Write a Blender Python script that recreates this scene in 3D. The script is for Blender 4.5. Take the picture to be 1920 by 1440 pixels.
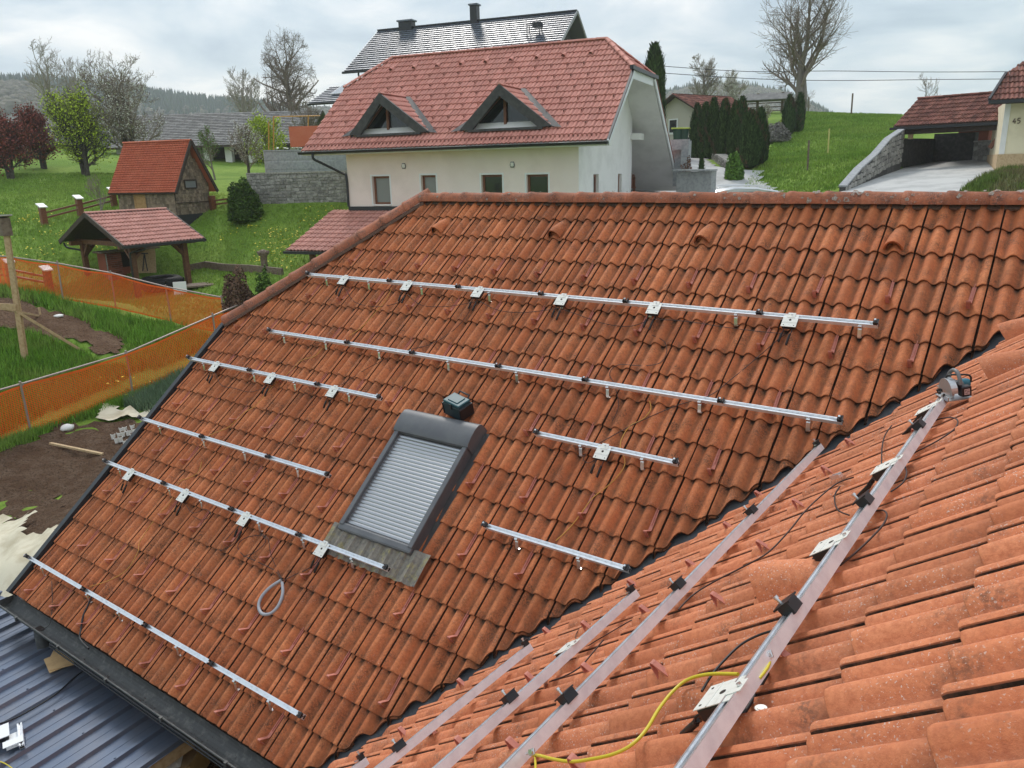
import bpy, bmesh, math, random
import numpy as np
from mathutils import Vector, Matrix
random.seed(7); rng = np.random.default_rng(7)
sc = bpy.context.scene
for o in list(bpy.data.objects): bpy.data.objects.remove(o)
C = sc.collection
R_ = math.radians
# ------------------------------------------------------------------ camera
F, YAW, PITCH, ROLL = 1450.32, -0.629866, -0.271741, -0.024179
AL, GA, X0, Y0, Z0 = 0.680106, 0.329687, -4.134239, 8.142022, -0.404646   # roof pitch, tile gauge, lattice origin
CV, YA, TA = 7.328907, 1.635844, 0.100471                                 # valley offset, right slope lattice
SA, CA = math.sin(AL), math.cos(AL)
ZR = Z0 + (CV - Y0) * math.tan(AL)
_f = Vector((math.sin(YAW)*math.cos(PITCH), math.cos(YAW)*math.cos(PITCH), math.sin(PITCH)))
_r = Vector((math.cos(YAW), -math.sin(YAW), 0)); _u = _r.cross(_f)
CR = _r*math.cos(ROLL) + _u*math.sin(ROLL); CU = -_r*math.sin(ROLL) + _u*math.cos(ROLL)
cam = bpy.data.cameras.new('camera'); camo = bpy.data.objects.new('camera', cam); C.objects.link(camo)
camo.matrix_world = Matrix(((CR.x, CU.x, -_f.x, 0), (CR.y, CU.y, -_f.y, 0), (CR.z, CU.z, -_f.z, 0), (0, 0, 0, 1)))
cam.sensor_width = 36; cam.lens = F/1920*36; cam.clip_start = .05; cam.clip_end = 6000
sc.camera = camo
# ------------------------------------------------------------------ light
SUN_EL, SUN_AZ = R_(44), R_(-44)      # azimuth measured from +Y towards +X
w = bpy.data.worlds.new('World'); sc.world = w; w.use_nodes = True
nt = w.node_tree; nt.nodes.clear()
def NN(nt, t, **k):
    n = nt.nodes.new(t)
    for a, b in k.items():
        if a == 'inp':
            for i, v in b.items(): n.inputs[i].default_value = v
        else: setattr(n, a, b)
    return n
def ramp(nt, src, stops, interp='LINEAR'):
    r = nt.nodes.new('ShaderNodeValToRGB'); r.color_ramp.interpolation = interp
    e = r.color_ramp.elements
    while len(e) > 1: e.remove(e[-1])
    e[0].position = stops[0][0]; c = stops[0][1]; e[0].color = (*c, 1) if isinstance(c, tuple) else (c, c, c, 1)
    for p, c in stops[1:]:
        x = e.new(p); x.color = (*c, 1) if isinstance(c, tuple) else (c, c, c, 1)
    if src is not None: nt.links.new(src, r.inputs[0])
    return r.outputs[0]
def mixc(nt, fac, a, b, mode='MIX'):
    m = nt.nodes.new('ShaderNodeMix'); m.data_type = 'RGBA'; m.blend_type = mode
    for sock, v in ((m.inputs[0], fac), (m.inputs[6], a), (m.inputs[7], b)):
        if hasattr(v, 'links'): nt.links.new(v, sock)
        elif isinstance(v, tuple): sock.default_value = (*v, 1)
        else: sock.default_value = v
    return m.outputs[2]
sky = NN(nt, 'ShaderNodeTexSky', sky_type='NISHITA', sun_disc=False, sun_elevation=SUN_EL, sun_rotation=SUN_AZ, air_density=1.0, dust_density=1.5)
skys = NN(nt, 'ShaderNodeVectorMath', operation='SCALE'); skys.inputs[3].default_value = 0.10
nt.links.new(sky.outputs[0], skys.inputs[0])
tc = NN(nt, 'ShaderNodeTexCoord')
sep = NN(nt, 'ShaderNodeSeparateXYZ'); nt.links.new(tc.outputs['Generated'], sep.inputs[0])
den = NN(nt, 'ShaderNodeMath', operation='ADD', inp={1: .22}); ab = NN(nt, 'ShaderNodeMath', operation='ABSOLUTE')
nt.links.new(sep.outputs[2], ab.inputs[0]); nt.links.new(ab.outputs[0], den.inputs[0])
dx = NN(nt, 'ShaderNodeMath', operation='DIVIDE'); dy = NN(nt, 'ShaderNodeMath', operation='DIVIDE')
nt.links.new(sep.outputs[0], dx.inputs[0]); nt.links.new(den.outputs[0], dx.inputs[1])
nt.links.new(sep.outputs[1], dy.inputs[0]); nt.links.new(den.outputs[0], dy.inputs[1])
cmb = NN(nt, 'ShaderNodeCombineXYZ'); nt.links.new(dx.outputs[0], cmb.inputs[0]); nt.links.new(dy.outputs[0], cmb.inputs[1])
n1 = NN(nt, 'ShaderNodeTexNoise', inp={2: 1.7, 3: 8, 4: .55, 8: .35}); nt.links.new(cmb.outputs[0], n1.inputs[0])
n2 = NN(nt, 'ShaderNodeTexNoise', inp={2: .33, 3: 4, 4: .5}); nt.links.new(cmb.outputs[0], n2.inputs[0])
c1 = ramp(nt, n1.outputs[0], [(.35, (.45, .55, .66)), (.45, (.60, .70, .79)), (.54, (.79, .845, .895)), (.63, (1.04, 1.03, 1.02))])
c2 = ramp(nt, n2.outputs[0], [(.35, (.86, .88, .92)), (.65, (1.06, 1.05, 1.04))])
cl = mixc(nt, 1.0, c1, c2, 'MULTIPLY')
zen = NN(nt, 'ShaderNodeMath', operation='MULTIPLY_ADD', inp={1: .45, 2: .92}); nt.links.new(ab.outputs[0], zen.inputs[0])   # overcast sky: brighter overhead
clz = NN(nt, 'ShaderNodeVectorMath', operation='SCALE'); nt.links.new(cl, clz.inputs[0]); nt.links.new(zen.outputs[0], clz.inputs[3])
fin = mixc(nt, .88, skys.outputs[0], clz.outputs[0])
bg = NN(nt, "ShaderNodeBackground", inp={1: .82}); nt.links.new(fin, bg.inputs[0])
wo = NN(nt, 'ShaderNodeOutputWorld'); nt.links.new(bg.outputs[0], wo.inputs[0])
sl = bpy.data.lights.new('sun', 'SUN'); sl.energy = 1.5; sl.angle = R_(10); sl.color = (1, .95, .88)
so = bpy.data.objects.new('sun', sl); C.objects.link(so)
sd = Vector((math.sin(SUN_AZ)*math.cos(SUN_EL), math.cos(SUN_AZ)*math.cos(SUN_EL), math.sin(SUN_EL)))
so.rotation_euler = (-sd).to_track_quat('-Z', 'Y').to_euler()
sc.view_settings.view_transform = 'Standard'; sc.view_settings.look = 'None'
sc.view_settings.exposure = 0.50; sc.view_settings.gamma = 1.0
try: sc.view_settings.use_curve_mapping = False
except Exception: pass
sc.cycles.max_bounces = 6; sc.cycles.transparent_max_bounces = 12; sc.cycles.volume_bounces = 1
# ------------------------------------------------------------------ materials
MAT = {}
def mat(name, col, rough=.7, metal=0., noise=None, noise2=None, bump=None, rnd=0., spec=None, coat=0., alpha=None, wave=None, obj=False, trans=0.):
    """noise=(scale, colour, lo, hi), bump=(scale, strength, dist)"""
    if name in MAT: return MAT[name]
    m = bpy.data.materials.new(name); m.use_nodes = True; nt = m.node_tree
    b = nt.nodes['Principled BSDF']
    b.inputs['Roughness'].default_value = rough; b.inputs['Metallic'].default_value = metal
    if spec is not None: b.inputs['Specular IOR Level'].default_value = spec
    if coat: b.inputs['Coat Weight'].default_value = coat
    if trans: b.inputs['Transmission Weight'].default_value = trans
    geo = NN(nt, 'ShaderNodeNewGeometry'); pos = geo.outputs['Position']
    if obj: pos = NN(nt, 'ShaderNodeTexCoord').outputs['Object']
    src = None
    def cur(): return src if src is not None else col
    for ns in (noise, noise2):
        if ns:
            n = NN(nt, 'ShaderNodeTexNoise', inp={2: ns[0], 3: 5, 4: .6}); nt.links.new(pos, n.inputs[0])
            f = ramp(nt, n.outputs[0], [(ns[2], 0.), (ns[3], 1.)])
            src = mixc(nt, f, cur(), ns[1])
    if rnd:
        oi = NN(nt, 'ShaderNodeObjectInfo'); at_ = NN(nt, 'ShaderNodeAttribute', attribute_name='rnd')
        ad = NN(nt, 'ShaderNodeMath', operation='ADD'); fr = NN(nt, 'ShaderNodeMath', operation='FRACT')
        nt.links.new(oi.outputs['Random'], ad.inputs[0]); nt.links.new(at_.outputs['Fac'], ad.inputs[1]); nt.links.new(ad.outputs[0], fr.inputs[0])
        g_ = ramp(nt, fr.outputs[0], [(0, 1-rnd), (1, 1+rnd)])
        src = mixc(nt, 1.0, cur(), g_, 'MULTIPLY')
    if src is not None: nt.links.new(src, b.inputs['Base Color'])
    else: b.inputs['Base Color'].default_value = (*col, 1)
    if bump:
        n = NN(nt, 'ShaderNodeTexNoise', inp={2: bump[0], 3: 5, 4: .6}); nt.links.new(pos, n.inputs[0])
        bp = NN(nt, 'ShaderNodeBump', inp={'Strength': bump[1], 'Distance': bump[2]}); nt.links.new(n.outputs[0], bp.inputs['Height'])
        nt.links.new(bp.outputs[0], b.inputs['Normal'])
    if alpha is not None: b.inputs['Alpha'].default_value = alpha
    MAT[name] = m
    return m
def tile_mat(name, base, light, dark, dirt, specks, rnd=.10, grime=(.52, .68)):
    m = bpy.data.materials.new(name); m.use_nodes = True; nt = m.node_tree; b = nt.nodes['Principled BSDF']
    b.inputs['Roughness'].default_value = .82; b.inputs['Specular IOR Level'].default_value = .3
    pos = NN(nt, 'ShaderNodeNewGeometry').outputs['Position']
    def nz(s, d=4, r=.6):
        n = NN(nt, 'ShaderNodeTexNoise', inp={2: s, 3: d, 4: r}); nt.links.new(pos, n.inputs[0]); return n.outputs[0]
    c = mixc(nt, ramp(nt, nz(2.2), [(.38, 0.), (.62, 1.)]), base, light)
    c = mixc(nt, ramp(nt, nz(45, 5, .75), [(.42, 0.), (.66, .8)]), c, dark)
    gr = NN(nt, 'ShaderNodeMath', operation='MULTIPLY')
    nt.links.new(ramp(nt, nz(5.5, 6, .65), [(grime[0], 0.), (grime[1], 1.)]), gr.inputs[0])
    nt.links.new(ramp(nt, nz(70, 3, .7), [(.40, 0.), (.60, .9)]), gr.inputs[1])
    c = mixc(nt, gr.outputs[0], c, dirt)
    # pale lichen specks
    sp = NN(nt, 'ShaderNodeMath', operation='MULTIPLY')
    nt.links.new(ramp(nt, nz(150, 2, .5), [(.63, 0.), (.68, 1.)]), sp.inputs[0])
    nt.links.new(ramp(nt, nz(4.1, 4, .6), [(.44, 0.), (.60, specks)]), sp.inputs[1])
    c = mixc(nt, sp.outputs[0], c, (.62, .50, .44))
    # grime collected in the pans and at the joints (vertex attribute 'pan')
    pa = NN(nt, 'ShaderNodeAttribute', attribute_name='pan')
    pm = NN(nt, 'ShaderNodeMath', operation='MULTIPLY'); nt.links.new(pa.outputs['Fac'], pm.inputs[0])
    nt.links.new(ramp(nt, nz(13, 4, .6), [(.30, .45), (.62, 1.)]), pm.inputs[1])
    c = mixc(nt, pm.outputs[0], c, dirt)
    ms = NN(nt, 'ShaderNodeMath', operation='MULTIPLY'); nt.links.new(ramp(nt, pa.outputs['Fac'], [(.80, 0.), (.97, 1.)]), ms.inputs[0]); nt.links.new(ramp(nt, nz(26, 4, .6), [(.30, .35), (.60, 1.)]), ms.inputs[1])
    c = mixc(nt, ms.outputs[0], c, (.030, .020, .014))   # moss in the joints, with the shade of the gaps painted into the colour
    oi = NN(nt, 'ShaderNodeObjectInfo'); at_ = NN(nt, 'ShaderNodeAttribute', attribute_name='rnd')
    ad = NN(nt, 'ShaderNodeMath', operation='ADD'); fr = NN(nt, 'ShaderNodeMath', operation='FRACT')
    nt.links.new(oi.outputs['Random'], ad.inputs[0]); nt.links.new(at_.outputs['Fac'], ad.inputs[1]); nt.links.new(ad.outputs[0], fr.inputs[0])
    c = mixc(nt, 1.0, c, ramp(nt, fr.outputs[0], [(0, 1-rnd), (1, 1+rnd)]), 'MULTIPLY')
    nt.links.new(c, b.inputs['Base Color'])
    bp = NN(nt, 'ShaderNodeBump', inp={'Strength': .5, 'Distance': .004}); nt.links.new(nz(110, 4, .7), bp.inputs['Height'])
    nt.links.new(bp.outputs[0], b.inputs['Normal'])
    MAT[name] = m; return m
# ------------------------------------------------------------------ builders
class MB:
    """collects faces; build() links them as one mesh object"""
    def __init__(s): s.v = []; s.f = []; s.m = []; s.sm = []; s.M = Matrix()
    def add(s, vs, fs, mi=0, smooth=False):
        n = len(s.v); M = s.M
        s.v += [tuple(M @ Vector(v)) for v in vs]
        s.f += [tuple(i+n for i in f) for f in fs]; s.m += [mi]*len(fs); s.sm += [smooth]*len(fs)
        return s
    def box(s, x0, x1, y0, y1, z0, z1, mi=0):
        vs = [(x, y, z) for z in (z0, z1) for y in (y0, y1) for x in (x0, x1)]
        return s.add(vs, [(0, 2, 3, 1), (4, 5, 7, 6), (0, 1, 5, 4), (2, 6, 7, 3), (0, 4, 6, 2), (1, 3, 7, 5)], mi)
    def bbox(s, x0, x1, y0, y1, z0, z1, b=.004, mi=0):
        """box with chamfered vertical and top edges"""
        bm = bmesh.new(); bmesh.ops.create_cube(bm, size=1)
        for v in bm.verts: v.co = Vector(((x0+x1)/2+v.co.x*(x1-x0), (y0+y1)/2+v.co.y*(y1-y0), (z0+z1)/2+v.co.z*(z1-z0)))
        bmesh.ops.bevel(bm, geom=bm.edges[:], offset=b, segments=2, affect='EDGES', profile=.5)
        vs = [v.co[:] for v in bm.verts]; fs = [tuple(v.index for v in f.verts) for f in bm.faces]; bm.free()
        return s.add(vs, fs, mi)
    def beam(s, a, b, wd, ht, up=(0, 0, 1), mi=0):
        """box section from a to b, wd across, ht along up (centred)"""
        a = Vector(a); b = Vector(b); d = (b-a).normalized(); up = Vector(up); sd_ = d.cross(up)
        if sd_.length < 1e-4: sd_ = d.cross(Vector((1, 0, 0)))
        sd_.normalize(); up = sd_.cross(d).normalized()
        vs = [p+sd_*(x*wd/2)+up*(z*ht/2) for p in (a, b) for z in (-1, 1) for x in (-1, 1)]
        return s.add(vs, [(0, 1, 3, 2), (4, 6, 7, 5), (0, 4, 5, 1), (2, 3, 7, 6), (0, 2, 6, 4), (1, 5, 7, 3)], mi)
    def prism(s, poly, a, b, mi=0, smooth=False, up=(0, 0, 1)):
        """2-D outline poly (across, up) swept straight from a to b"""
        a = Vector(a); b = Vector(b); d = (b-a).normalized(); up = Vector(up); sd_ = d.cross(up).normalized(); up = sd_.cross(d).normalized()
        n = len(poly); vs = [p+sd_*x+up*z for p in (a, b) for x, z in poly]
        fs = [(i, (i+1) % n, n+(i+1) % n, n+i) for i in range(n)]
        s.add(vs, fs, mi, smooth); s.add(vs, [tuple(range(n))[::-1], tuple(range(n, 2*n))], mi); return s
    def tube(s, pts, r, n=6, mi=0, cap=True):
        pts = [Vector(p) for p in pts]; rs = r if isinstance(r, (list, tuple)) else [r]*len(pts)
        vs = []; ref = None
        for i, p in enumerate(pts):
            d = (pts[min(i+1, len(pts)-1)]-pts[max(i-1, 0)]).normalized()
            if ref is None: ref = d.orthogonal().normalized()
            ref = (ref-d*ref.dot(d)); ref = ref.normalized() if ref.length > 1e-5 else d.orthogonal().normalized()
            q = d.cross(ref)
            for k in range(n):
                a = 2*math.pi*k/n; vs.append(p+(ref*math.cos(a)+q*math.sin(a))*rs[i])
        fs = [(i*n+k, i*n+(k+1) % n, (i+1)*n+(k+1) % n, (i+1)*n+k) for i in range(len(pts)-1) for k in range(n)]
        s.add(vs, fs, mi, True)
        if cap: s.add(vs[:n], [tuple(range(n))[::-1]], mi); s.add(vs[-n:], [tuple(range(n))], mi)
        return s
    def strip(s, pts, wd, th, side, mi=0):
        """flat bar of width wd (along side) and thickness th following pts"""
        pts = [Vector(p) for p in pts]; side = Vector(side).normalized(); vs = []
        for i, p in enumerate(pts):
            d = (pts[min(i+1, len(pts)-1)]-pts[max(i-1, 0)]).normalized(); n = side.cross(d).normalized()
            for x, z in ((-1, -1), (1, -1), (1, 1), (-1, 1)): vs.append(p+side*(x*wd/2)+n*(z*th/2))
        k = len(pts)-1
        fs = [(i*4+j, i*4+(j+1) % 4, (i+1)*4+(j+1) % 4, (i+1)*4+j) for i in range(k) for j in range(4)]
        return s.add(vs, fs+[(3, 2, 1, 0), (k*4, k*4+1, k*4+2, k*4+3)], mi)
    def quad(s, a, b, c, d, mi=0): return s.add([a, b, c, d], [(0, 1, 2, 3)], mi)
    def disc(s, c, r, h, n=14, mi=0, ax=(0, 0, 1), r2=None):
        ax = Vector(ax).normalized(); return s.tube([Vector(c), Vector(c)+ax*h], [r, r if r2 is None else r2], n, mi)
    def mesh(s, name, mats):
        me = bpy.data.meshes.new(name); me.from_pydata(s.v, [], s.f)
        for m in (mats if isinstance(mats, (list, tuple)) else [mats]): me.materials.append(MAT[m] if isinstance(m, str) else m)
        me.polygons.foreach_set('material_index', s.m); me.polygons.foreach_set('use_smooth', s.sm); me.update(); return me
    def build(s, name, mats, parent=None, label=None, cat=None, group=None, kind=None):
        o = bpy.data.objects.new(name, s.mesh(name, mats)); C.objects.link(o)
        if parent is not None: o.parent = parent
        return tag(o, label, cat, group, kind)
def tag(o, label=None, cat=None, group=None, kind=None):
    if label: o['label'] = label
    if cat: o['category'] = cat
    if group: o['group'] = group
    if kind: o['kind'] = kind
    return o
def thing(name, label, cat, mw=None, loc=None, rz=0, group=None):
    o = bpy.data.objects.new(name, None); C.objects.link(o); o.empty_display_size = .1
    if mw is not None: o.matrix_world = mw
    if loc is not None: o.location = loc; o.rotation_euler = (0, 0, rz)
    return tag(o, label, cat, group)
def kids(o): return [c for c in bpy.data.objects if c.parent == o]
def copy_tree(o, mw, label=None, group=None, ch=None):
    c = o.copy(); C.objects.link(c); c.matrix_world = mw
    if label: c['label'] = label
    if group: c['group'] = group
    for k in (ch if ch is not None else kids(o)):
        d = k.copy(); C.objects.link(d); d.parent = c
    return c
def inst(me, name, parent, mat4=None, loc=None, label=None):
    o = bpy.data.objects.new(name, me); C.objects.link(o); o.parent = parent
    if mat4 is not None: o.matrix_local = mat4
    if loc is not None: o.location = loc
    if label: o['label'] = label
    return o
def smooth_pts(P, n=6):
    """Catmull-Rom through P"""
    P = [Vector(p) for p in P]; out = []
    for i in range(len(P)-1):
        p0, p1, p2, p3 = P[max(i-1, 0)], P[i], P[i+1], P[min(i+2, len(P)-1)]
        for k in range(n):
            t = k/n; out.append(.5*((2*p1)+(p2-p0)*t+(2*p0-5*p1+4*p2-p3)*t*t+(3*p1-p0-3*p2+p3)*t*t*t))
    out.append(P[-1]); return out
# pixel (of the 1920x1440 photograph) to a direction and to a point at a known distance
def ray(px, py): return _f + CR*((px-960)/F) - CU*((py-720)/F)
def at(px, py, D): d = ray(px, py); return d*(D/math.hypot(d.x, d.y))
def proj(P):
    P = Vector(P); d = P.dot(_f)
    return (960+F*P.dot(CR)/d, 720-F*P.dot(CU)/d) if d > .05 else (-9e9, -9e9)
def inview(P, m=260):
    x, y = proj(P); return -m < x < 1920+m and -m < y < 1440+m
ML = Matrix(((1, 0, 0, X0), (0, CA, -SA, Y0), (0, SA, CA, Z0), (0, 0, 0, 1)))
_OR = Vector((0, YA, ZR)) + Vector((-CA, 0, -SA))*TA
MR = Matrix(((0, CA, -SA, _OR.x), (-1, 0, 0, _OR.y), (0, SA, CA, _OR.z), (0, 0, 0, 1)))
def frameL(s, t, h=0, rz=0): return ML @ Matrix.Translation((s, -t, h)) @ Matrix.Rotation(rz, 4, 'Z')
def frameR(s, t, h=0, rz=0): return MR @ Matrix.Translation((-s, -t, h)) @ Matrix.Rotation(rz, 4, 'Z')
# ------------------------------------------------------------------ roof materials
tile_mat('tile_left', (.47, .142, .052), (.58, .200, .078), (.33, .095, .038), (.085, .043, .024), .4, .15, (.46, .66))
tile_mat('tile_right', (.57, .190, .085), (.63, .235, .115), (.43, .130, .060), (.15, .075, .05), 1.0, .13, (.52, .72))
mat('dark_gap', (.03, .02, .017), .95)
mat('lead', (.045, .043, .045), .6, .15, noise=(6, (.075, .072, .07), .4, .65), bump=(25, .3, .01))
mat('valley_metal', (.055, .06, .07), .55, .2, noise=(9, (.10, .10, .105), .45, .7), noise2=(60, (.16, .14, .12), .62, .75))
mat('verge_trim', (.035, .04, .045), .45, .3)
mat('gutter_zinc', (.075, .078, .078), .6, .25, noise=(14, (.15, .15, .14), .5, .72), noise2=(90, (.035, .026, .02), .60, .70))
mat('plaster_yellow', (.48, .42, .16), .9, noise=(5, (.36, .32, .13), .4, .7))
mat('guard_paint', (.50, .175, .125), .6, noise=(40, (.34, .11, .08), .5, .75))
mat('guard_dark', (.20, .05, .035), .7)
tile_mat('ridge_terracotta', (.44, .140, .065), (.52, .19, .10), (.31, .095, .05), (.085, .055, .045), 1.0, .12, (.44, .60))
mat('lichen', (.36, .34, .30), .95, noise=(90, (.24, .15, .11), .42, .58))
mat('closure', (.17, .105, .075), .95, noise=(70, (.08, .055, .045), .45, .6))
mat('alu', (.80, .81, .83), .30, .85, noise=(30, (.62, .63, .66), .45, .7), obj=False)
mat('alu_side', (.88, .85, .86), .42, .35, noise=(14, (.76, .72, .74), .40, .66), bump=(160, .15, .001))
mat('steel', (.68, .68, .68), .28, .9)
mat('black_plastic', (.012, .012, .014), .42)
mat('black_cable', (.010, .010, .012), .5)
mat('brown_cable', (.035, .014, .010), .6)
mat('yellow_cable', (.62, .50, .03), .45)
mat('ochre_cable', (.50, .25, .04), .5)
mat('inverter_plate', (.72, .71, .66), .5, .15, noise=(50, (.60, .59, .54), .5, .7))
mat('white_plate', (.78, .79, .80), .4, .2)
mat('grey_hose', (.33, .34, .37), .5)
mat('shutter_alu', (.40, .41, .43), .30, .75)
mat('shutter_frame', (.11, .115, .125), .55, .3, noise=(5, (.14, .145, .15), .4, .7))
mat('apron', (.21, .19, .155), .75, noise=(9, (.30, .26, .10), .52, .7), noise2=(30, (.12, .11, .10), .45, .7))
mat('sheet_navy', (.155, .19, .26), .28, .6, noise=(3, (.19, .21, .26), .42, .64), noise2=(50, (.22, .23, .25), .62, .8))
mat('cardboard', (.50, .33, .16), .85, noise=(12, (.42, .27, .13), .45, .65))
# ------------------------------------------------------------------ the tiled house under the camera
T_E = 20*GA                       # slope length to the eave
Z_E = Z0 - T_E*SA; Y_E = Y0 - T_E*CA
VX = -5.19                        # verge
CUT_L, CUT_R = -7.37, -6.90       # X - Y of the two cut tile edges
HIPC = (X0+VX) - (Y0-2.5*CA)      # X - Y on the hip line
house = thing('tiled_house', 'house under the camera with orange concrete tiled roof slopes meeting in a dark valley', 'house', loc=(X0, Y0-2, -6.0))
house_inv = Matrix.Translation((-X0, -(Y0-2), 6.0))
bpy.context.view_layer.update()
def hpart(mb, name, mats, label=None, kind=None):
    o = mb.build(name, mats, None, label, kind=kind); o.parent = house; o.matrix_parent_inverse = house_inv; return o
PROF = [(0, -.004), (.0005, .035), (.014, .031), (.030, .018), (.045, .004), (.058, 0), (.071, .005), (.088, .027), (.106, .047), (.127, .054), (.148, .047), (.167, .026), (.182, .006), (.195, 0), (.210, .003), (.225, .016), (.241, .034), (.258, .044), (.274, .045), (.2845, .040), (.2853, .035), (.287, -.010), (.300, -.012)]
YS = [0, .004, .014, .26, .326, .41]
def tile_arrays():
    V = []; P = []
    for k, y in enumerate(YS):
        for u, z in PROF:
            zz = z - .024*(y/.33) - (.006 if k == 0 else .002 if k == 1 else 0)
            V.append((u-.30, y, zz))
            p = max(0, min(1, (.012-z)/.014))*.72 + (1. if u < .0003 or u > .2850 else 0)  # full on the seam faces, which paints the groove as a dark gap
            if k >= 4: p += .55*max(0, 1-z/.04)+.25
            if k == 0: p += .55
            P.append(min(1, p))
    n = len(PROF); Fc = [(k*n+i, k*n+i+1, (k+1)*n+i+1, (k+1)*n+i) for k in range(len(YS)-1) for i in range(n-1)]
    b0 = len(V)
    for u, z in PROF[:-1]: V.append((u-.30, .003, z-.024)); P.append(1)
    Fc += [(b0+i, b0+i+1, i+1, i) for i in range(n-2)]
    return V, Fc, P
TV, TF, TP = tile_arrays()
def tile_mesh(name, V, Fc, P, m):
    me = bpy.data.meshes.new(name); me.from_pydata(V, [], Fc); me.materials.append(MAT[m])
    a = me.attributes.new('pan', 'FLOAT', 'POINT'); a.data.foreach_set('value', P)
    me.polygons.foreach_set('use_smooth', [True]*len(Fc))
    nF = len(TF) if len(Fc) == len(TF) else 0
    me.update(); return me
def sharp(me, ang=40):
    me.set_sharp_from_angle(angle=R_(ang)); return me
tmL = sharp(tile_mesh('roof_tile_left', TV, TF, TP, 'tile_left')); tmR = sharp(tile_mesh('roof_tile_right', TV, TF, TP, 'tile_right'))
TVn = np.array(TV)
def clipped(Mx, planes):
    """template tile in local frame Mx cut by world planes (co, no keep side = negative); None if gone, False if untouched"""
    W_ = [Mx @ Vector(v) for v in ((-.3, 0, 0), (0, 0, 0), (-.3, .41, 0), (0, .41, 0))]
    todo = []
    for co, no in planes:
        d = [(p-co).dot(no) for p in W_]
        if min(d) > 0: return None
        if max(d) > 0: todo.append((co, no))
    if not todo: return False
    bm = bmesh.new(); lay = bm.verts.layers.float.new('pan'); vs = [bm.verts.new(v) for v in TV]
    for v, p in zip(vs, TP): v[lay] = p
    for f in TF: bm.faces.new([vs[i] for i in f])
    Mi = Mx.inverted(); R3 = Mx.to_3x3().transposed()
    for co, no in todo:
        bmesh.ops.bisect_plane(bm, geom=bm.verts[:]+bm.edges[:]+bm.faces[:], plane_co=Mi @ co, plane_no=R3 @ no, clear_outer=True)
    cut = [e for e in bm.edges if e.is_boundary and all(any(abs((Mx @ v.co-co).dot(no)) < 1e-4 for co, no in todo) for v in e.verts)]
    if cut:   # give the sawn edge its thickness
        ex = bmesh.ops.extrude_edge_only(bm, edges=cut)['geom']
        for v in ex:
            if isinstance(v, bmesh.types.BMVert): v.co.z -= .020; v[lay] = .8
    bm.verts.index_update()
    V = [tuple(v.co) for v in bm.verts]; Fc = [tuple(v.index for v in f.verts) for f in bm.faces]; P = [v[lay] for v in bm.verts]; bm.free()
    return (V, Fc, P) if Fc else None
nV = Vector((1, -1, 0)).normalized()
plL = [(Vector((0, -CUT_L, 0)), nV), (Vector((X0+VX, 0, 0)), Vector((-1, 0, 0))), (Vector((0, -HIPC-.05, 0)), -nV)]
plR = [(Vector((0, -CUT_R, 0)), -nV)]
SKY0 = (-1.21, 3.26, -.27, 4.67)    # roof window opening s0,t0,s1,t1
VENTS_L = [(-8, 2), (-2, 2), (4, 2), (10, 2)]; VENTS_R = [(4, 3), (12, 1), (16, 1)]
tiles = []
def add_tiles(Mf, side, js, ks, pl, off):
    for k in ks:
        for j in js:
            x = j*.3; jx = random.uniform(-.0025, .0025); jy = random.uniform(-.004, .004)
            M = Mf @ Matrix.Translation((x+jx, -k*GA+jy, random.uniform(0, .003))) @ Matrix.Rotation(random.uniform(-.006, .006), 4, 'Z')
            cpt = M @ Vector((-.15, .16, 0))
            if not inview(cpt, 330): continue
            if side == 'L' and SKY0[0]+.12 < x-.15 < SKY0[2]+.08 and SKY0[1]-.05 < k*GA-.16 < SKY0[3]-.30: continue
            cl_ = clipped(M, pl)
            if cl_ is None: continue
            a = [proj(M @ Vector(v)) for v in ((-.3, 0, 0), (0, 0, 0), (0, .33, 0), (-.3, .33, 0))]
            area = abs(sum(a[i][0]*a[(i+1) % 4][1]-a[(i+1) % 4][0]*a[i][1] for i in range(4)))/2
            cx, cy = sum(p[0] for p in a)/4, sum(p[1] for p in a)/4
            if not (-30 < cx < 1950 and 300 < cy < 1480): area *= .02
            tiles.append((area, side, M, cl_))
add_tiles(ML, 'L', range(-18, 21), range(1, 21), plL, 0)
add_tiles(MR, 'R', range(-22, 9), range(-2, 18), plR, 0)
tiles.sort(key=lambda t: -t[0])
def to_parent(o, par, inv, Mw): o.parent = par; o.matrix_parent_inverse = inv; o.matrix_basis = Mw
restV = []; restF = []; restP = []; restR = []; restM = []; nv = 0
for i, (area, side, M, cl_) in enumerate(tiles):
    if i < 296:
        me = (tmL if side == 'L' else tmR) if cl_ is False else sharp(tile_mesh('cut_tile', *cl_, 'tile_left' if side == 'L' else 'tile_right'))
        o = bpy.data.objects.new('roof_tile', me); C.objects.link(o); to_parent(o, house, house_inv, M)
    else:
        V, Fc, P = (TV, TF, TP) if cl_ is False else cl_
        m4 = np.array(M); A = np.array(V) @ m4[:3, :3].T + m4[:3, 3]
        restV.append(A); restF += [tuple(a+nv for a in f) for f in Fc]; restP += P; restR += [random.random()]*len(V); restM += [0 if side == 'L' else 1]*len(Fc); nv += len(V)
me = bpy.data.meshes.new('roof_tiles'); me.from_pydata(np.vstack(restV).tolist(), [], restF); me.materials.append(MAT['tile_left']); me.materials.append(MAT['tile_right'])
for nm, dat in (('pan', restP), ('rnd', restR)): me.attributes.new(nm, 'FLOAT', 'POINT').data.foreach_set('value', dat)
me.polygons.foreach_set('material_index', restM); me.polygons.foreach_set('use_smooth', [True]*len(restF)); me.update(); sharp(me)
o = bpy.data.objects.new('roof_tiles', me); C.objects.link(o); o.parent = house; o.matrix_parent_inverse = house_inv; o['kind'] = 'stuff'
def LP(s, t, h=0): return ML @ Vector((s, -t, h))
def RP(s, t, h=0): return MR @ Vector((-s, -t, h))
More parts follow.
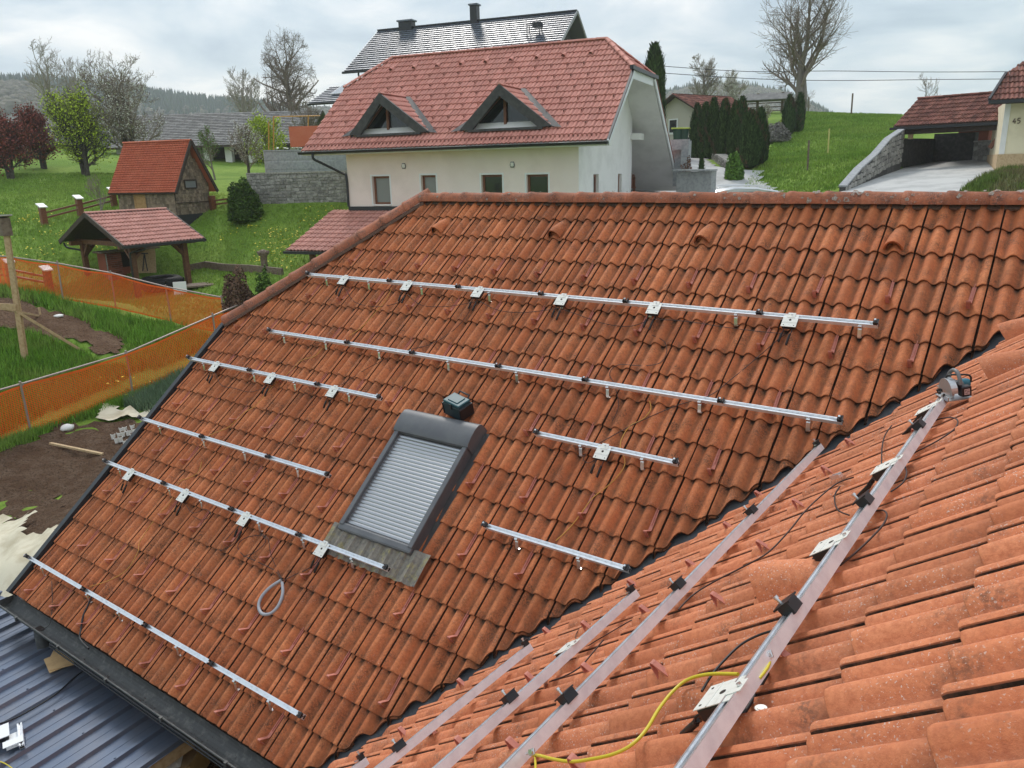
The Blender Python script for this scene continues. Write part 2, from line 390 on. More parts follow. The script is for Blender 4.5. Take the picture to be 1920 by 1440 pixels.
# boarding under the tiles, walls, back slopes
mb = MB(); h = -.075
xe = CV*0 + (Y_E - CV); xr = Y0-CV
tHip = 2.5; hx0 = VX; hx1 = VX + tHip*CA
mb.add([LP(hx1, 0, h), LP(xr-X0, 0, h), LP(xe-X0, T_E-.02, h), LP(VX+.02, T_E-.02, h), LP(VX+.02, tHip, h)], [(0, 1, 2, 3, 4)])
dR = (xr)/CA     # up-slope distance of the right ridge beyond X=0
def RW(x, y, dz=-.095): return Vector((x, y, ZR + x*math.tan(AL) + dz))
mb.add([RW(xr, Y0), RW(xr, -4), RW(xe, -4), RW(xe, Y_E)], [(0, 1, 2, 3)])
mb.add([Vector((xr, Y0, Z0-.09)), Vector((xr, -4, Z0-.09)), Vector((xr+5, -4, Z0-4.1)), Vector((xr+5, Y0+8, Z0-4.1)), Vector((xr, Y0+5, Z0-.09))], [(0, 1, 2, 3, 4)])
zh = Z0 - tHip*SA
mb.add([Vector((X0+hx1, Y0, Z0-.09)), Vector((X0+VX, Y0-tHip*CA, zh-.09)), Vector((X0+VX, Y0+tHip*CA, zh-.09))], [(0, 1, 2)])
mb.add([Vector((X0+hx1, Y0, Z0-.09)), Vector((X0+VX, Y0+tHip*CA, zh-.09)), Vector((X0+VX, 2*Y0-Y_E, Z_E-.09)), Vector((xr, 2*Y0-Y_E, Z_E-.09)), Vector((xr, Y0, Z0-.09))], [(0, 1, 2, 3, 4)])
hpart(mb, 'roof_deck', 'dark_gap')
gx = X0+VX+.30
mb = MB()
mb.add([(gx, Y_E+.45, -6), (gx, 2*Y0-Y_E-.45, -6), (gx, 2*Y0-Y_E-.45, Z_E+.15), (gx, Y0+2.0, zh-.12), (gx, Y0-2.0, zh-.12), (gx, Y_E+.45, Z_E+.15)], [(0, 1, 2, 3, 4, 5)])
hpart(mb, 'gable_wall', 'plaster_yellow')
mb = MB(); mb.box(gx, xe+.4, Y_E+.45, Y_E+.75, -6, Z_E+.1); hpart(mb, 'front_wall', 'plaster_yellow')
mb = MB(); mb.box(xe+.42, xe+.72, -4, Y_E+.45, -6, Z_E+.1); hpart(mb, 'side_wall', 'plaster_yellow')
mb = MB(); mb.quad((X0+VX, Y_E+.03, Z_E-.10), (xe+.42, Y_E+.03, Z_E-.10), (xe+.42, Y_E+.5, Z_E-.10), (X0+VX, Y_E+.5, Z_E-.10)); hpart(mb, 'soffit', 'closure')
# verge flashing along the gable and below the hip
mb = MB(); mb.beam(LP(VX-.035, 2.52, .005), LP(VX-.035, T_E+.02, .005), .075, .11, up=(ML.to_3x3() @ Vector((0, 0, 1)))); hpart(mb, 'verge_flashing', 'verge_trim')
# valley gutter
mb = MB()
v0 = Vector((xr, Y0, Z0)); v1 = Vector((xe-.02, Y_E-.02, Z_E))
nL_ = ML.to_3x3() @ Vector((0, 0, 1)); nR_ = MR.to_3x3() @ Vector((0, 0, 1))
ax = (v1-v0).normalized(); sL_ = ax.cross(nL_); sL_ = sL_ if sL_.x < 0 else -sL_; sR_ = ax.cross(nR_); sR_ = sR_ if sR_.x > 0 else -sR_
dn = Vector((0, 0, -.055)); N_ = 14
for k in range(N_):
    a = v0.lerp(v1, k/N_)+dn; b = v0.lerp(v1, (k+1)/N_)+dn
    mb.add([a, b, b+sL_*.26, a+sL_*.26], [(0, 1, 2, 3)]); mb.add([a, b, b+sR_*.30, a+sR_*.30], [(0, 1, 2, 3)])
hpart(mb, 'valley_gutter', 'valley_metal')
mb = MB()
for k in range(90):    # leaves and grit lying in the valley
    p = v0.lerp(v1, random.random())+dn+sR_*random.uniform(.02, .18)+Vector((0, 0, .004)); r_ = random.uniform(.004, .014); a0 = random.random()*6
    mb.add([p+Vector((math.cos(a0+i*2.1)*r_, math.sin(a0+i*2.1)*r_, .003*i)) for i in range(3)], [(0, 1, 2)])
hpart(mb, 'valley_debris', mat('leaf_litter', (.16, .10, .07), .9), kind='stuff')
# eave gutter: open channel with end plate, outlet, brackets
def gutter(name, p0, p1, out, r=.082, m='gutter_zinc', th=.006, n=10):
    p0 = Vector(p0); p1 = Vector(p1); out = Vector(out).normalized(); mb = MB()
    po = [(math.cos(math.pi*k/n), -math.sin(math.pi*k/n)) for k in range(n+1)]
    outer = [(x*r, z*r) for x, z in po]; inner = [(x*(r-th), z*(r-th)) for x, z in po[::-1]]
    poly = outer+inner; vs = [p+out*x+Vector((0, 0, z)) for p in (p0, p1) for x, z in poly]; N = len(poly)
    mb.add(vs, [(i, (i+1) % N, N+(i+1) % N, N+i) for i in range(N)], 0, False)
    mb.tube([p0+out*r, p1+out*r], .009, 6)
    for p, sg in ((p0, 1), (p1, -1)):
        mb.add([p+out*x+Vector((0, 0, z)) for x, z in outer]+[p], [(i, i+1, len(outer)) for i in range(len(outer)-1)])
    return mb
gy = Y_E-.085; gutz = Z_E-.045
mb = gutter('gutter', (X0+VX-.06, gy, gutz), (xe-.05, gy, gutz), (0, -1, 0), .10)
gut = hpart(mb, 'gutter', 'gutter_zinc')
mb = MB(); mb.disc((X0+VX+.78, gy, gutz-.094), .062, .006, 16); o = hpart(mb, 'gutter_outlet', 'dark_gap')
mb = MB(); mb.tube([(X0+VX+.78, gy, gutz-.10), (X0+VX+.78, gy, gutz-.42)], .066, 14); hpart(mb, 'downpipe', 'gutter_zinc')
for k in range(5): x = X0+VX+.5+k*.95; mb = MB(); mb.box(x-.014, x+.014, gy-.122, gy-.092, gutz-.035, gutz+.012); hpart(mb, 'gutter_clip', 'gutter_zinc')
mb = MB()
for k in range(520):   # moss and grit along the gutter wall
    x = X0+VX+.7+random.random()**.8*4.1; a = random.gauss(-2.05, .30); p = Vector((x, gy+math.cos(a)*.09, gutz+math.sin(a)*.09)); r_ = random.uniform(.003, .009)
    mb.add([p+Vector((random.uniform(-1, 1)*r_*1.5, random.uniform(-1, 1)*r_, random.uniform(-.5, 1)*r_)) for i in range(3)], [(0, 1, 2)])
hpart(mb, 'gutter_moss', mat('gutter_dirt', (.05, .022, .014), .95), kind='stuff')
# ridge and hip tiles
def ridge_mesh(L=.41, r0=.118, r1=.098, n=10):
    V = []; P = []
    st = [(-.012, r0-.006), (0, r0), (.05, r0-.001), (.055, r0-.007), (L-.002, r1)]
    for x, r in st:
        for k in range(n+1):
            a = math.pi*(-.06 + 1.12*k/n); V.append((x, math.cos(a)*r*1.04, math.sin(a)*r*.86)); P.append(.25)
    m = n+1; Fc = [(i*m+k, i*m+k+1, (i+1)*m+k+1, (i+1)*m+k) for i in range(len(st)-1) for k in range(n)]
    b = len(V)
    for k in range(n+1): a = math.pi*(-.06+1.12*k/n); V.append((-.012, math.cos(a)*(r0-.024), math.sin(a)*(r0-.024)*.86)); P.append(.9)
    Fc += [(b+k, b+k+1, k+1, k) for k in range(n)]
    return sharp(tile_mesh('ridge_tile', V, Fc, P, 'ridge_terracotta'), 50)
rme = ridge_mesh()
def lay_ridge(a, b, n, lift=.02):
    a = Vector(a); b = Vector(b); d = (b-a); st = d/n; x = d.normalized(); y = Vector((0, 0, 1)).cross(x).normalized(); z = x.cross(y)
    for k in range(n):
        p = a+st*k+Vector((0, 0, lift)); M = Matrix(((x.x, y.x, z.x, p.x), (x.y, y.y, z.y, p.y), (x.z, y.z, z.z, p.z), (0, 0, 0, 1)))
        o = bpy.data.objects.new('ridge_tile', rme); C.objects.link(o); to_parent(o, house, house_inv, M @ Matrix.Rotation(random.uniform(-.02, .02), 4, 'X'))
rr = Vector((X0+hx1, Y0, Z0)); hipend = Vector((X0+VX-.02, Y0-tHip*CA-.02, zh))
lay_ridge(rr+Vector((.03, 0, 0)), (xr+.3, Y0, Z0), 24)
lay_ridge(hipend, rr+Vector((.06, .06, .05)), 9, .03)
mb = MB(); mb.beam(LP(hx1, .02, .012), LP(xr-X0, .02, .012), .12, .02, up=nL_); mb.beam(hipend+Vector((.06, -.06, .01)), rr+Vector((.06, -.06, -.02)), .14, .035); hpart(mb, 'ridge_closure', 'closure')
# pale lichen rosettes on the ridge
mb = MB()
for k in range(120):
    x = random.uniform(X0+hx1, xr) if random.random() < .5 else random.uniform(-3.2, xr+.1); a = R_(random.gauss(205, 34)) ; rr_ = random.uniform(.006, .030)*(1.1 if x > -2.5 else .7)
    c = Vector((x, Y0+math.cos(a)*.118, Z0+.024+abs(math.sin(a))*.103)); nrm = Vector((0, math.cos(a), abs(math.sin(a)))); t1 = Vector((1, 0, 0)); t2 = nrm.cross(t1).normalized()
    n_ = 11; ri = [rr_*random.uniform(.45, 1.2) for _ in range(n_)]; c += nrm*.004
    o1 = [c+(t1*math.cos(2*math.pi*i/n_)+t2*math.sin(2*math.pi*i/n_))*ri[i]-nrm*.002 for i in range(n_)]
    i1 = [c+(t1*math.cos(2*math.pi*i/n_)+t2*math.sin(2*math.pi*i/n_))*ri[i]*.45 for i in range(n_)]
    mb.add(o1+i1, [(i, (i+1) % n_, n_+(i+1) % n_, n_+i) for i in range(n_)]+([tuple(range(n_, 2*n_))] if random.random() < .6 else []))
hpart(mb, 'lichen', 'lichen', kind='stuff')
# vent tiles: hooded
def hood():
    mb = MB(); n = 12; st = [(-.02, .062, .105), (.05, .060, .095), (.14, .052, .07), (.25, .035, .028), (.31, .02, .004)]
    V = []
    for y, hw, ht in st:
        for k in range(n+1):
            a = math.pi*k/n; V.append((math.cos(a)*hw*(1+.35*(1-math.sin(a))), y, .02+math.sin(a)**.8*ht-.03*y/.33))
    m = n+1; mb.add(V, [(i*m+k, i*m+k+1, (i+1)*m+k+1, (i+1)*m+k) for i in range(len(st)-1) for k in range(n)], 0, True)
    Vi = [(x*.80, y+.002, .02+(z-.02)*.82) for x, y, z in V[:m]]
    mb.add(V[:m]+Vi, [(k, k+1, m+k+1, m+k) for k in range(n)], 0)
    mb.add(Vi+[(x, y+.05, z) for x, y, z in Vi], [(k, k+1, m+k+1, m+k) for k in range(n)], 1)
    mb.add([(x, y+.05, z) for x, y, z in Vi], [tuple(range(m))], 1)
    for k in range(3): mb.box(-.05+.01*k, .05-.01*k, .0, .004, .03+k*.022, .035+k*.022, 0)
    return mb
hm = hood(); hL = hm.mesh('vent_hood', ['tile_left', 'dark_gap']); hR = hm.mesh('vent_hood_right', ['tile_right', 'dark_gap'])
for (j, k) in VENTS_L:
    o = bpy.data.objects.new('vent_hood', hL); C.objects.link(o); to_parent(o, house, house_inv, ML @ Matrix.Translation((j*.3-.30+.11+.0, -k*GA+.06, .0)))
for (j, k) in VENTS_R:
    o = bpy.data.objects.new('vent_hood', hR); C.objects.link(o); to_parent(o, house, house_inv, MR @ Matrix.Translation((-j*.3, -k*GA+.10, .01)) @ Matrix.Scale(1.25, 4))
# snow guards: bent flat bars coming out from under the tiles
mb = MB()
mb.strip([(0, .30, -.012), (0, .056, -.001), (0, .046, .006), (0, .006, .080), (0, 0, .086)], .030, .004, (1, 0, 0))
mb.strip([(0, 0, .086), (0, -.005, .080), (0, -.008, .0)], .030, .004, (1, 0, 0)); mb.strip([(.0, -.0085, .062), (0, -.0105, .01)], .006, .009, (1, 0, 0)); mb.strip([(0, .27, .0), (0, .10, .005)], .005, .008, (1, 0, 0))
gm = mb.mesh('snow_guard', 'guard_paint'); ng = 0
for k in range(4, 21, 2):
    ph = -.36 if k % 4 == 0 else .64
    for n in range(-9, 7):
        s = (ph+2*n)*.3; t = k*GA-.085
        if s < VX+.1 or (X0+s)-(Y0-t*CA) > CUT_L-.12 or (X0+s)-(Y0-t*CA) < HIPC+.1: continue
        if SKY0[0]-.05 < s < SKY0[2]+.12 and SKY0[1]-.2 < t < SKY0[3]+.25: continue
        o = bpy.data.objects.new('snow_guard', gm); C.objects.link(o); to_parent(o, house, house_inv, ML @ Matrix.Translation((s, -t, .004)) @ Matrix.Rotation(random.uniform(-.05, .05), 4, 'Z')); ng += 1
gmr = mb.mesh('snow_guard_right', 'guard_paint')
for k in range(2, 17, 2):
    ph = -.36 if k % 4 == 2 else .50
    for n in range(-2, 10):
        s = (ph+2*n)*.3; t = k*GA-.07; P = RP(s, t)
        if P.x-P.y < CUT_R+.15 or not inview(P, 200): continue
        o = bpy.data.objects.new('snow_guard', gmr); C.objects.link(o); to_parent(o, house, house_inv, MR @ Matrix.Translation((-s, -t, .004)) @ Matrix.Rotation(random.uniform(-.05, .05), 4, 'Z') ); ng += 1
print('tiles', len(tiles), 'guards', ng)
# ------------------------------------------------------------------ roof window with its roller shutter (part > slats)
s0, t0, s1, t1 = SKY0
wbase = bpy.data.objects.new('roof_window', None); C.objects.link(wbase)
RWM = ML @ Matrix.Translation(((s0+s1)/2, -(t0+t1)/2, 0)) @ Matrix.Rotation(R_(1.0), 4, 'X')
to_parent(wbase, house, house_inv, RWM)
hw, hl = (s1-s0)/2, (t1-t0)/2-.02
mb = MB(); mb.M = Matrix.Translation((0, 0, .0))
for sx in (-1, 1):
    mb.bbox(min(sx*hw, sx*(hw-.055)), max(sx*hw, sx*(hw-.055)), -hl+.03, hl-.26, .085, .135, .008)
    mb.box(min(sx*hw, sx*(hw-.02)), max(sx*hw, sx*(hw-.02)), -hl, hl-.1, -.05, .09)
mb.bbox(-hw, hw, -hl-.02, -hl+.06, .06, .125, .018); mb.box(-hw+.02, hw-.02, -hl, hl-.1, -.04, .07)
mb.build('window_frame', 'shutter_frame', wbase)
# curved hood
mb = MB(); n = 10; prof = [(hl-.27, .12), (hl-.265, .142), (hl-.24, .155), (hl-.16, .168), (hl-.08, .168), (hl-.02, .152), (hl+.012, .115), (hl+.02, .05), (hl+.02, -.03)]
m_ = len(prof); V = [(x, y, z) for x in (-hw-.012, hw+.012) for y, z in prof]
mb.add(V, [(i, i+1, m_+i+1, m_+i) for i in range(m_-1)], 0, True)
for x0_ in (0, m_): mb.add(V[x0_:x0_+m_]+[(V[x0_][0], hl-.27, -.03)], [tuple(range(m_+1))], 0)
mb.add([(-hw, hl-.27, .12), (hw, hl-.27, .12), (hw, hl-.27, .07), (-hw, hl-.27, .07)], [(0, 1, 2, 3)])
sharp_me = mb.build('hood', 'shutter_frame', wbase); sharp(sharp_me.data, 45)
ns_ = 27; ly0, ly1 = -hl+.065, hl-.275; pt_ = (ly1-ly0)/ns_
mb = MB(); V = []; k_ = 6
pr = [(pt_*(.05+.95*i/k_), .008+.0055*math.sin(math.pi*i/k_)) for i in range(k_+1)]
V = [(x, y, z) for x in (-hw+.055, hw-.055) for y, z in [(0, .0)]+pr]
mm = k_+2; mb.add(V, [(i, mm+i, mm+i+1, i+1) for i in range(mm-1)], 0, True)
sm = mb.mesh('shutter_slat', 'shutter_alu')
for i in range(ns_): inst(sm, 'shutter_slat', wbase, loc=(0, ly0+i*pt_, .086))
# the grey-yellow pleated flashing below the window
mb = MB(); n = 60; V = []
for r_, (y, lift) in enumerate([(-hl+.04, .088), (-hl-.05, .086), (-hl-.27, .082)]):
    for k in range(n+1):
        x = -hw-.10+(2*hw+.30)*k/n; u = (x-(-hw-.1)) % .15/.15
        V.append((x, y+random.uniform(-.004, .004)*(r_ == 2), lift+.018*math.sin(2*math.pi*u)*(.3 if r_ == 0 else 1)+.004*((k % 2)*2-1)*(r_ > 0)))
mb.add(V, [(r_*(n+1)+k, r_*(n+1)+k+1, (r_+1)*(n+1)+k+1, (r_+1)*(n+1)+k) for r_ in range(2) for k in range(n)], 0, False)
mb.build('apron_flashing', 'apron', wbase)
mb = MB(); mb.box(hw-.002, hw+.09, -hl-.05, hl-.02, -.02, .012); mb.build('side_flashing', 'lead', wbase)
mb = MB(); mb.box(-hw-.07, -hw, -hl-.05, hl-.02, -.02, .010); mb.build('side_flashing', 'lead', wbase)
# ------------------------------------------------------------------ mounting rails, hooks, clamps, microinverters
ORL, ORR = Vector((X0, Y0, Z0)), _OR
def hitL(px, py, h=0): d = ray(px, py); n = nL_; return d*(((ORL+n*h).dot(n))/d.dot(n))
def hitR(px, py, h=0): d = ray(px, py); n = nR_; return d*(((ORR+n*h).dot(n))/d.dot(n))
def rail_profile(w_=.040, ht=.040):
    a, b = w_/2, ht
    return [(-a, 0), (-a, b), (-.013, b), (-.013, b-.004), (-.006, b-.004), (-.006, b-.013), (.006, b-.013), (.006, b-.004), (.013, b-.004), (.013, b), (a, b), (a, 0)]
def rail_part(name, L, parent, M=None, w_=.04, ht=.04):
    """extrusion along +x from 0 to L, base at z=0, with open slot on top and hollow looking end"""
    mb = MB()
    if M: mb.M = M
    po = rail_profile(w_, ht); n = len(po); vs = [(x, p, z) for x in (0, L) for p, z in po]
    side_top = [1 if (abs(po[i][0]) > w_/2-1e-6 and abs(po[(i+1) % n][0]) > w_/2-1e-6) else 0 for i in range(n)]
    for i in range(n): mb.add([vs[i], vs[(i+1) % n], vs[n+(i+1) % n], vs[n+i]], [(0, 1, 2, 3)], side_top[i])
    a, b = w_/2, ht
    for x in (0, L):     # end faces with their dark chambers
        mb.add([(x, p, z) for p, z in po], [tuple(range(n))], 1)
        e = -.0006 if x == 0 else .0006
        for (y0_, y1_, z0_, z1_) in ((-a+.003, a-.003, .003, b-.016), (-.005, .005, b-.012, b-.001)):
            mb.add([(x+e, y0_, z0_), (x+e, y1_, z0_), (x+e, y1_, z1_), (x+e, y0_, z1_)], [(0, 1, 2, 3)], 2)
    return mb.build(name, ['alu', 'alu_side', 'dark_gap'], parent)
_hk = MB(); _hk.strip([(0, .012, .094), (0, -.030, .094), (0, -.044, .086), (0, -.068, .052), (0, -.082, .030), (0, -.082, .018), (0, -.068, .010), (0, -.050, -.004), (0, -.02, -.012)], .030, .005, (1, 0, 0))
_hk.disc((0, -.018, .094), .007, .012, 8); _hk.box(-.014, .014, -.040, -.020, .096, .120)
hook_me = _hk.mesh('roof_hook', 'steel')
_c = MB(); _c.box(-.026, .026, -.019, .019, 0, .004, 0); _c.box(-.026, -.018, -.022, .022, 0, .030, 0); _c.box(.018, .026, -.022, .022, 0, .030, 0); _c.box(-.018, .018, -.012, .012, .012, .018, 0); _c.disc((0, 0, .004), .0055, .042, 8, 1); _c.disc((0, 0, .038), .009, .008, 6, 1)
mid_me = _c.mesh('mid_clamp', ['black_plastic', 'steel'])
_c = MB(); _c.box(-.016, .016, -.020, .020, 0, .034, 0); _c.box(.010, .026, -.024, .024, .026, .034, 0); _c.disc((0, .0, .030), .0055, .020, 8, 1); _c.disc((0, 0, .046), .009, .008, 6, 1); _c.beam((-.02, 0, .01), (-.045, 0, .016), .008, .008, mi=1)
end_me = _c.mesh('end_clamp', ['black_plastic', 'steel'])
def cxy(a, b, c=0): return (a, b, c)
NAMES_L = {
 'a': ('longest aluminium rail nearest the roof ridge, carrying six microinverters', 1.585, -4.20, 2.90),
 'b': ('second aluminium rail down from the ridge, long and with no microinverter', 2.580, -4.11, 2.86),
 'c': ('aluminium rail with three microinverters reaching the verge above the roof window', 3.205, -5.23, -1.66),
 'd': ('aluminium rail with no microinverter left of the roof window shutter', 4.198, -5.23, -1.68),
 'e': ('aluminium rail with four microinverters crossing the flashing below the roof window', 4.862, -5.22, -.385),
 'f': ('lowest aluminium rail just above the grey eaves gutter', 6.200, -5.245, -.39),
 'g': ('short aluminium rail with one microinverter right of the roof window', 3.235, .345, 1.745),
 'h': ('short bare aluminium rail below the one right of the roof window', 4.222, .315, 1.71)}
HK = {'a': [-3.82, -3.034, -2.141, -1.124, -.171, .847, 1.705, 2.764], 'b': [-3.815, -3.034, -2.137, -1.106, -.215, .812, 1.705, 2.609],
 'c': [-4.889, -3.833, -3.067, -2.151], 'd': [-4.779, -3.847, -3.068, -2.166], 'e': [-4.886, -3.817, -3.2, -2.193, -1.515, -.838],
 'f': [-4.873, -3.85, -3.214, -2.176, -1.286, -.812], 'g': [.828, 1.428], 'h': [.664, 1.267]}
CLM = {'a': [-2.668, -1.574, -.429, .582, 1.918], 'b': [-2.657, -1.624, -.444, .574, 1.892], 'c': [-3.915, -2.664], 'd': [-3.874, -2.645],
 'e': [-3.918, -2.648, -1.572], 'f': [-3.916, -2.708, -1.625], 'g': [], 'h': []}
GR = 'aluminium solar mounting rails on the tiled roof'
for k, (lab, t, sa, sb) in NAMES_L.items():
    r_ = thing('mounting_rail', lab, 'rail', frameL(sa, t, 0), group=GR); L = sb-sa
    rail_part('rail_profile', L, r_, Matrix.Translation((0, 0, .092)))
    for s in HK[k]: inst(hook_me, 'roof_hook', r_, loc=(s-sa, 0, 0))
    for s in CLM[k]: inst(mid_me, 'mid_clamp', r_, mat4=Matrix.Translation((s-sa, 0, .132)))
    inst(end_me, 'end_clamp', r_, mat4=Matrix.Translation((L-.02, 0, .130)))
    inst(end_me, 'end_clamp', r_, mat4=Matrix.Translation((.02, 0, .130)) @ Matrix.Rotation(math.pi, 4, 'Z'))
# microinverters
def make_inverter():
    t = thing('microinverter', 'x', 'microinverter')
    mb = MB(); mb.bbox(-.058, .058, -.118, -.002, .088, .1275, .006); mb.build('casing', 'black_plastic', t)
    mb = MB(); mb.box(-.064, .064, -.122, .012, .129, .1315); mb.box(-.032, .032, .012, .034, .1325, .135); mb.box(-.032, .032, -.02, .012, .1317, .1345); mb.box(-.064, .064, -.075, -.072, .1315, .1335)
    mb.build('mounting_plate', 'inverter_plate', t)
    mb = MB(); mb.disc((0, -.045, .1316), .011, .0006, 12); 
    for x in (-.044, .044): mb.disc((x, -.105, .1316), .005, .0006, 8)
    mb.build('plate_holes', 'dark_gap', t)
    mb = MB(); mb.disc((.0, .018, .1345), .008, .008, 6); mb.build('clamp_bolt', 'steel', t)
    for x, ln in ((-.036, .11), (.034, .15)):
        mb = MB(); mb.tube(smooth_pts([(x, -.115, .108), (x, -.15, .10), (x-.01, -.17, .085)]), .004, 6)
        mb.tube([(x-.01, -.162, .088), (x-.016, -.180, .076), (x-.026, -.165-ln*.6, .050), (x-.028, -.17-ln*.6, .050)], [.009, .011, .011, .007], 8)
        mb.disc((x-.012, -.168, .083), .011, .012, 8, ax=(-.1, -.5, -.4)); mb.build('connector', 'black_plastic', t)
    return t
inv0 = make_inverter(); inv_ch = kids(inv0); first = True
INV = [('a', s, l) for s, l in zip([-3.459, -2.353, -1.263, -.152, .904, 2.199],
  ['microinverter nearest the hip end on the ridge side rail', 'second microinverter from the hip end on the ridge side rail', 'third microinverter from the hip end on the ridge side rail', 'fourth microinverter from the hip end on the ridge side rail', 'fifth microinverter from the hip end, last but one on the ridge side rail', 'microinverter nearest the valley end of the ridge side rail'])]
INV += [('c', s, l) for s, l in zip([-4.595, -3.477, -2.382], ['microinverter closest to the verge on the short rail above the roof window', 'middle microinverter of the three on the rail left above the roof window', 'microinverter nearest the roof window on the rail above it'])]
INV += [('e', s, l) for s, l in zip([-4.615, -3.484, -2.395, -1.212], ['microinverter closest to the verge on the rail crossing below the roof window', 'second microinverter from the verge on the rail crossing below the roof window', 'third microinverter from the verge, above the looped grey hose', 'microinverter beside the pleated flashing below the roof window'])]
INV += [('g', 1.067, 'lone microinverter on the short rail right of the roof window')]
GI = 'microinverters bolted to the rails'
for k, s, lab in INV:
    M = frameL(s, NAMES_L[k][1], 0, random.uniform(-.03, .03))
    if first: inv0.matrix_world = M; inv0['label'] = lab; inv0['group'] = GI; first = False
    else: copy_tree(inv0, M, lab, GI, inv_ch)
# rails of the right slope: (s0,t0) far end .. (s1,t1) near end, top of rail .11 above the tiles
RAILS_R = [('aluminium rail running from the circular saw to the bottom edge, closest to the camera', (3.42, .475), (-1.7, .640), [.665, 1.61, 2.70], [(.20, 'microinverter nearest the camera with the yellow earth cable at its side'), (1.25, 'microinverter beside the hooded vent tile on the near rail'), (2.17, 'microinverter halfway along the near rail'), (3.18, 'microinverter nearest the circular saw')]),
 ('second aluminium rail from the camera, bare and ending at the valley', (3.95, 1.51), (-1.4, 1.665), [.61, 1.62, 2.62], []),
 ('third aluminium rail from the camera with one microinverter near its valley end', (2.02, 2.15), (-1.2, 2.47), [.90], [(1.42, 'microinverter on the third rail from the camera beside the valley')]),
 ('fourth aluminium rail from the camera, short and ending at the valley', (1.90, 3.02), (-1.0, 3.50), [.83], []),
 ('aluminium rail end showing only at the bottom where the valley leaves the frame', (.93, 3.70), (-1.0, 3.98), [], [])]
_c = MB(); _c.box(-.034, .034, -.006, .040, -.018, .020, 0); _c.box(-.034, .034, -.022, .050, .020, .026, 0)
_c.disc((0, 0, .018), .0055, .032, 8, 1); _c.disc((0, 0, .044), .0095, .010, 6, 1)
clr_me = _c.mesh('panel_clamp', ['black_plastic', 'steel'])
for lab, e0, e1, cls, invs in RAILS_R:
    a = MR @ Vector((-e0[0], -e0[1], 0)); b = MR @ Vector((-e1[0], -e1[1], 0)); x = (b-a).normalized(); z = nR_; y = z.cross(x).normalized(); z = x.cross(y)
    M = Matrix(((x.x, y.x, z.x, a.x), (x.y, y.y, z.y, a.y), (x.z, y.z, z.z, a.z), (0, 0, 0, 1)))
    r_ = thing('mounting_rail', lab, 'rail', M, group=GR); L = (b-a).length; slope = (e1[1]-e0[1])/(e0[0]-e1[0])
    rail_part('rail_profile', L, r_, Matrix.Translation((0, 0, .068)), .04, .045)
    for q in range(1, 6):
        if q*.85 < L: inst(hook_me, 'roof_hook', r_, mat4=Matrix.Translation((q*.85, 0, -.024)) @ Matrix.Scale(1, 4))
    for s in cls: inst(clr_me, 'panel_clamp', r_, mat4=Matrix.Translation((e0[0]-s, -.012, .115)) @ Matrix.Rotation(R_(12), 4, 'X'))
    inst(end_me, 'end_clamp', r_, mat4=Matrix.Translation((.02, 0, .112)) @ Matrix.Rotation(math.pi, 4, 'Z'))
    for s, il in invs:
        M2 = M @ Matrix.Translation((e0[0]-s, 0, -.020)); copy_tree(inv0, M2, il, GI, inv_ch)
# ------------------------------------------------------------------ cables lying on the tiles
def cable(name, pts, hit, r, m, label, cat='cable', h=.042, closed=False, n=5, grp='loose cables on the roof'):
    P = [hit(p[0], p[1], p[2] if len(p) > 2 else h) for p in pts]
    if closed: P.append(P[0])
    o = P[0].copy(); mb = MB(); mb.tube([q-o for q in smooth_pts(P, n)], r, 6)
    ob = mb.build(name, m, None, label, cat, grp); ob.location = o; return ob
cable('cable', [(648, 541), (665, 566), (705, 575), (745, 568), (760, 552)], hitL, .0035, 'brown_cable', 'dark cable looping from the first to the second microinverter on the ridge side rail')
cable('cable', [(765, 553), (790, 572), (830, 575), (870, 570), (893, 565)], hitL, .0035, 'brown_cable', 'dark cable from the second to the third microinverter on the ridge side rail')
cable('cable', [(900, 565), (935, 582), (980, 586), (1020, 582), (1048, 578)], hitL, .0035, 'brown_cable', 'dark cable from the third to the fourth microinverter on the ridge side rail')
cable('cable', [(1055, 580), (1090, 592), (1130, 606), (1180, 612), (1222, 598)], hitL, .0035, 'brown_cable', 'dark cable sagging from the fourth to the fifth microinverter on the ridge side rail')
cable('cable', [(1228, 598), (1290, 603), (1350, 612), (1410, 620), (1472, 626)], hitL, .0035, 'brown_cable', 'dark cable running under the ridge side rail to its last microinverter')
cable('cable', [(1470, 628), (1455, 640), (1418, 672), (1370, 712), (1330, 742), (1270, 760), (1200, 790), (1165, 808), (1122, 832)], hitL, .004, 'brown_cable', 'long dark cable running down to the short rail right of the roof window')
cable('cable', [(1222, 628), (1245, 640), (1250, 660), (1238, 680), (1205, 686), (1160, 684), (1143, 700), (1152, 722), (1160, 760), (1148, 790)], hitL, .0035, 'brown_cable', 'dark cable curling in a loop between the two long rails')
cable('cable', [(885, 572), (876, 590), (858, 612), (830, 634), (800, 648), (770, 655), (735, 668), (690, 690), (640, 722)], hitL, .0035, 'brown_cable', 'dark cable running down the slope between the two long rails towards the verge')
cable('cable', [(735, 540), (722, 565), (700, 590), (680, 612), (655, 630)], hitL, .004, 'ochre_cable', 'ochre earth cable between the ridge side rail and the rail below')
cable('cable', [(605, 652), (590, 668), (565, 676), (540, 700), (520, 716), (500, 736)], hitL, .004, 'ochre_cable', 'ochre earth cable from the second rail to the rail near the verge')
cable('cable', [(498, 738), (480, 760), (455, 776), (430, 800), (402, 812), (380, 824)], hitL, .004, 'ochre_cable', 'ochre earth cable between the two rails left of the roof window')
cable('cable', [(378, 866), (372, 885), (352, 897), (335, 905), (320, 940), (300, 962), (282, 985), (262, 1016), (258, 1036), (238, 1068), (205, 1088), (168, 1100)], hitL, .004, 'ochre_cable', 'ochre earth cable winding down to the lowest rail above the gutter')
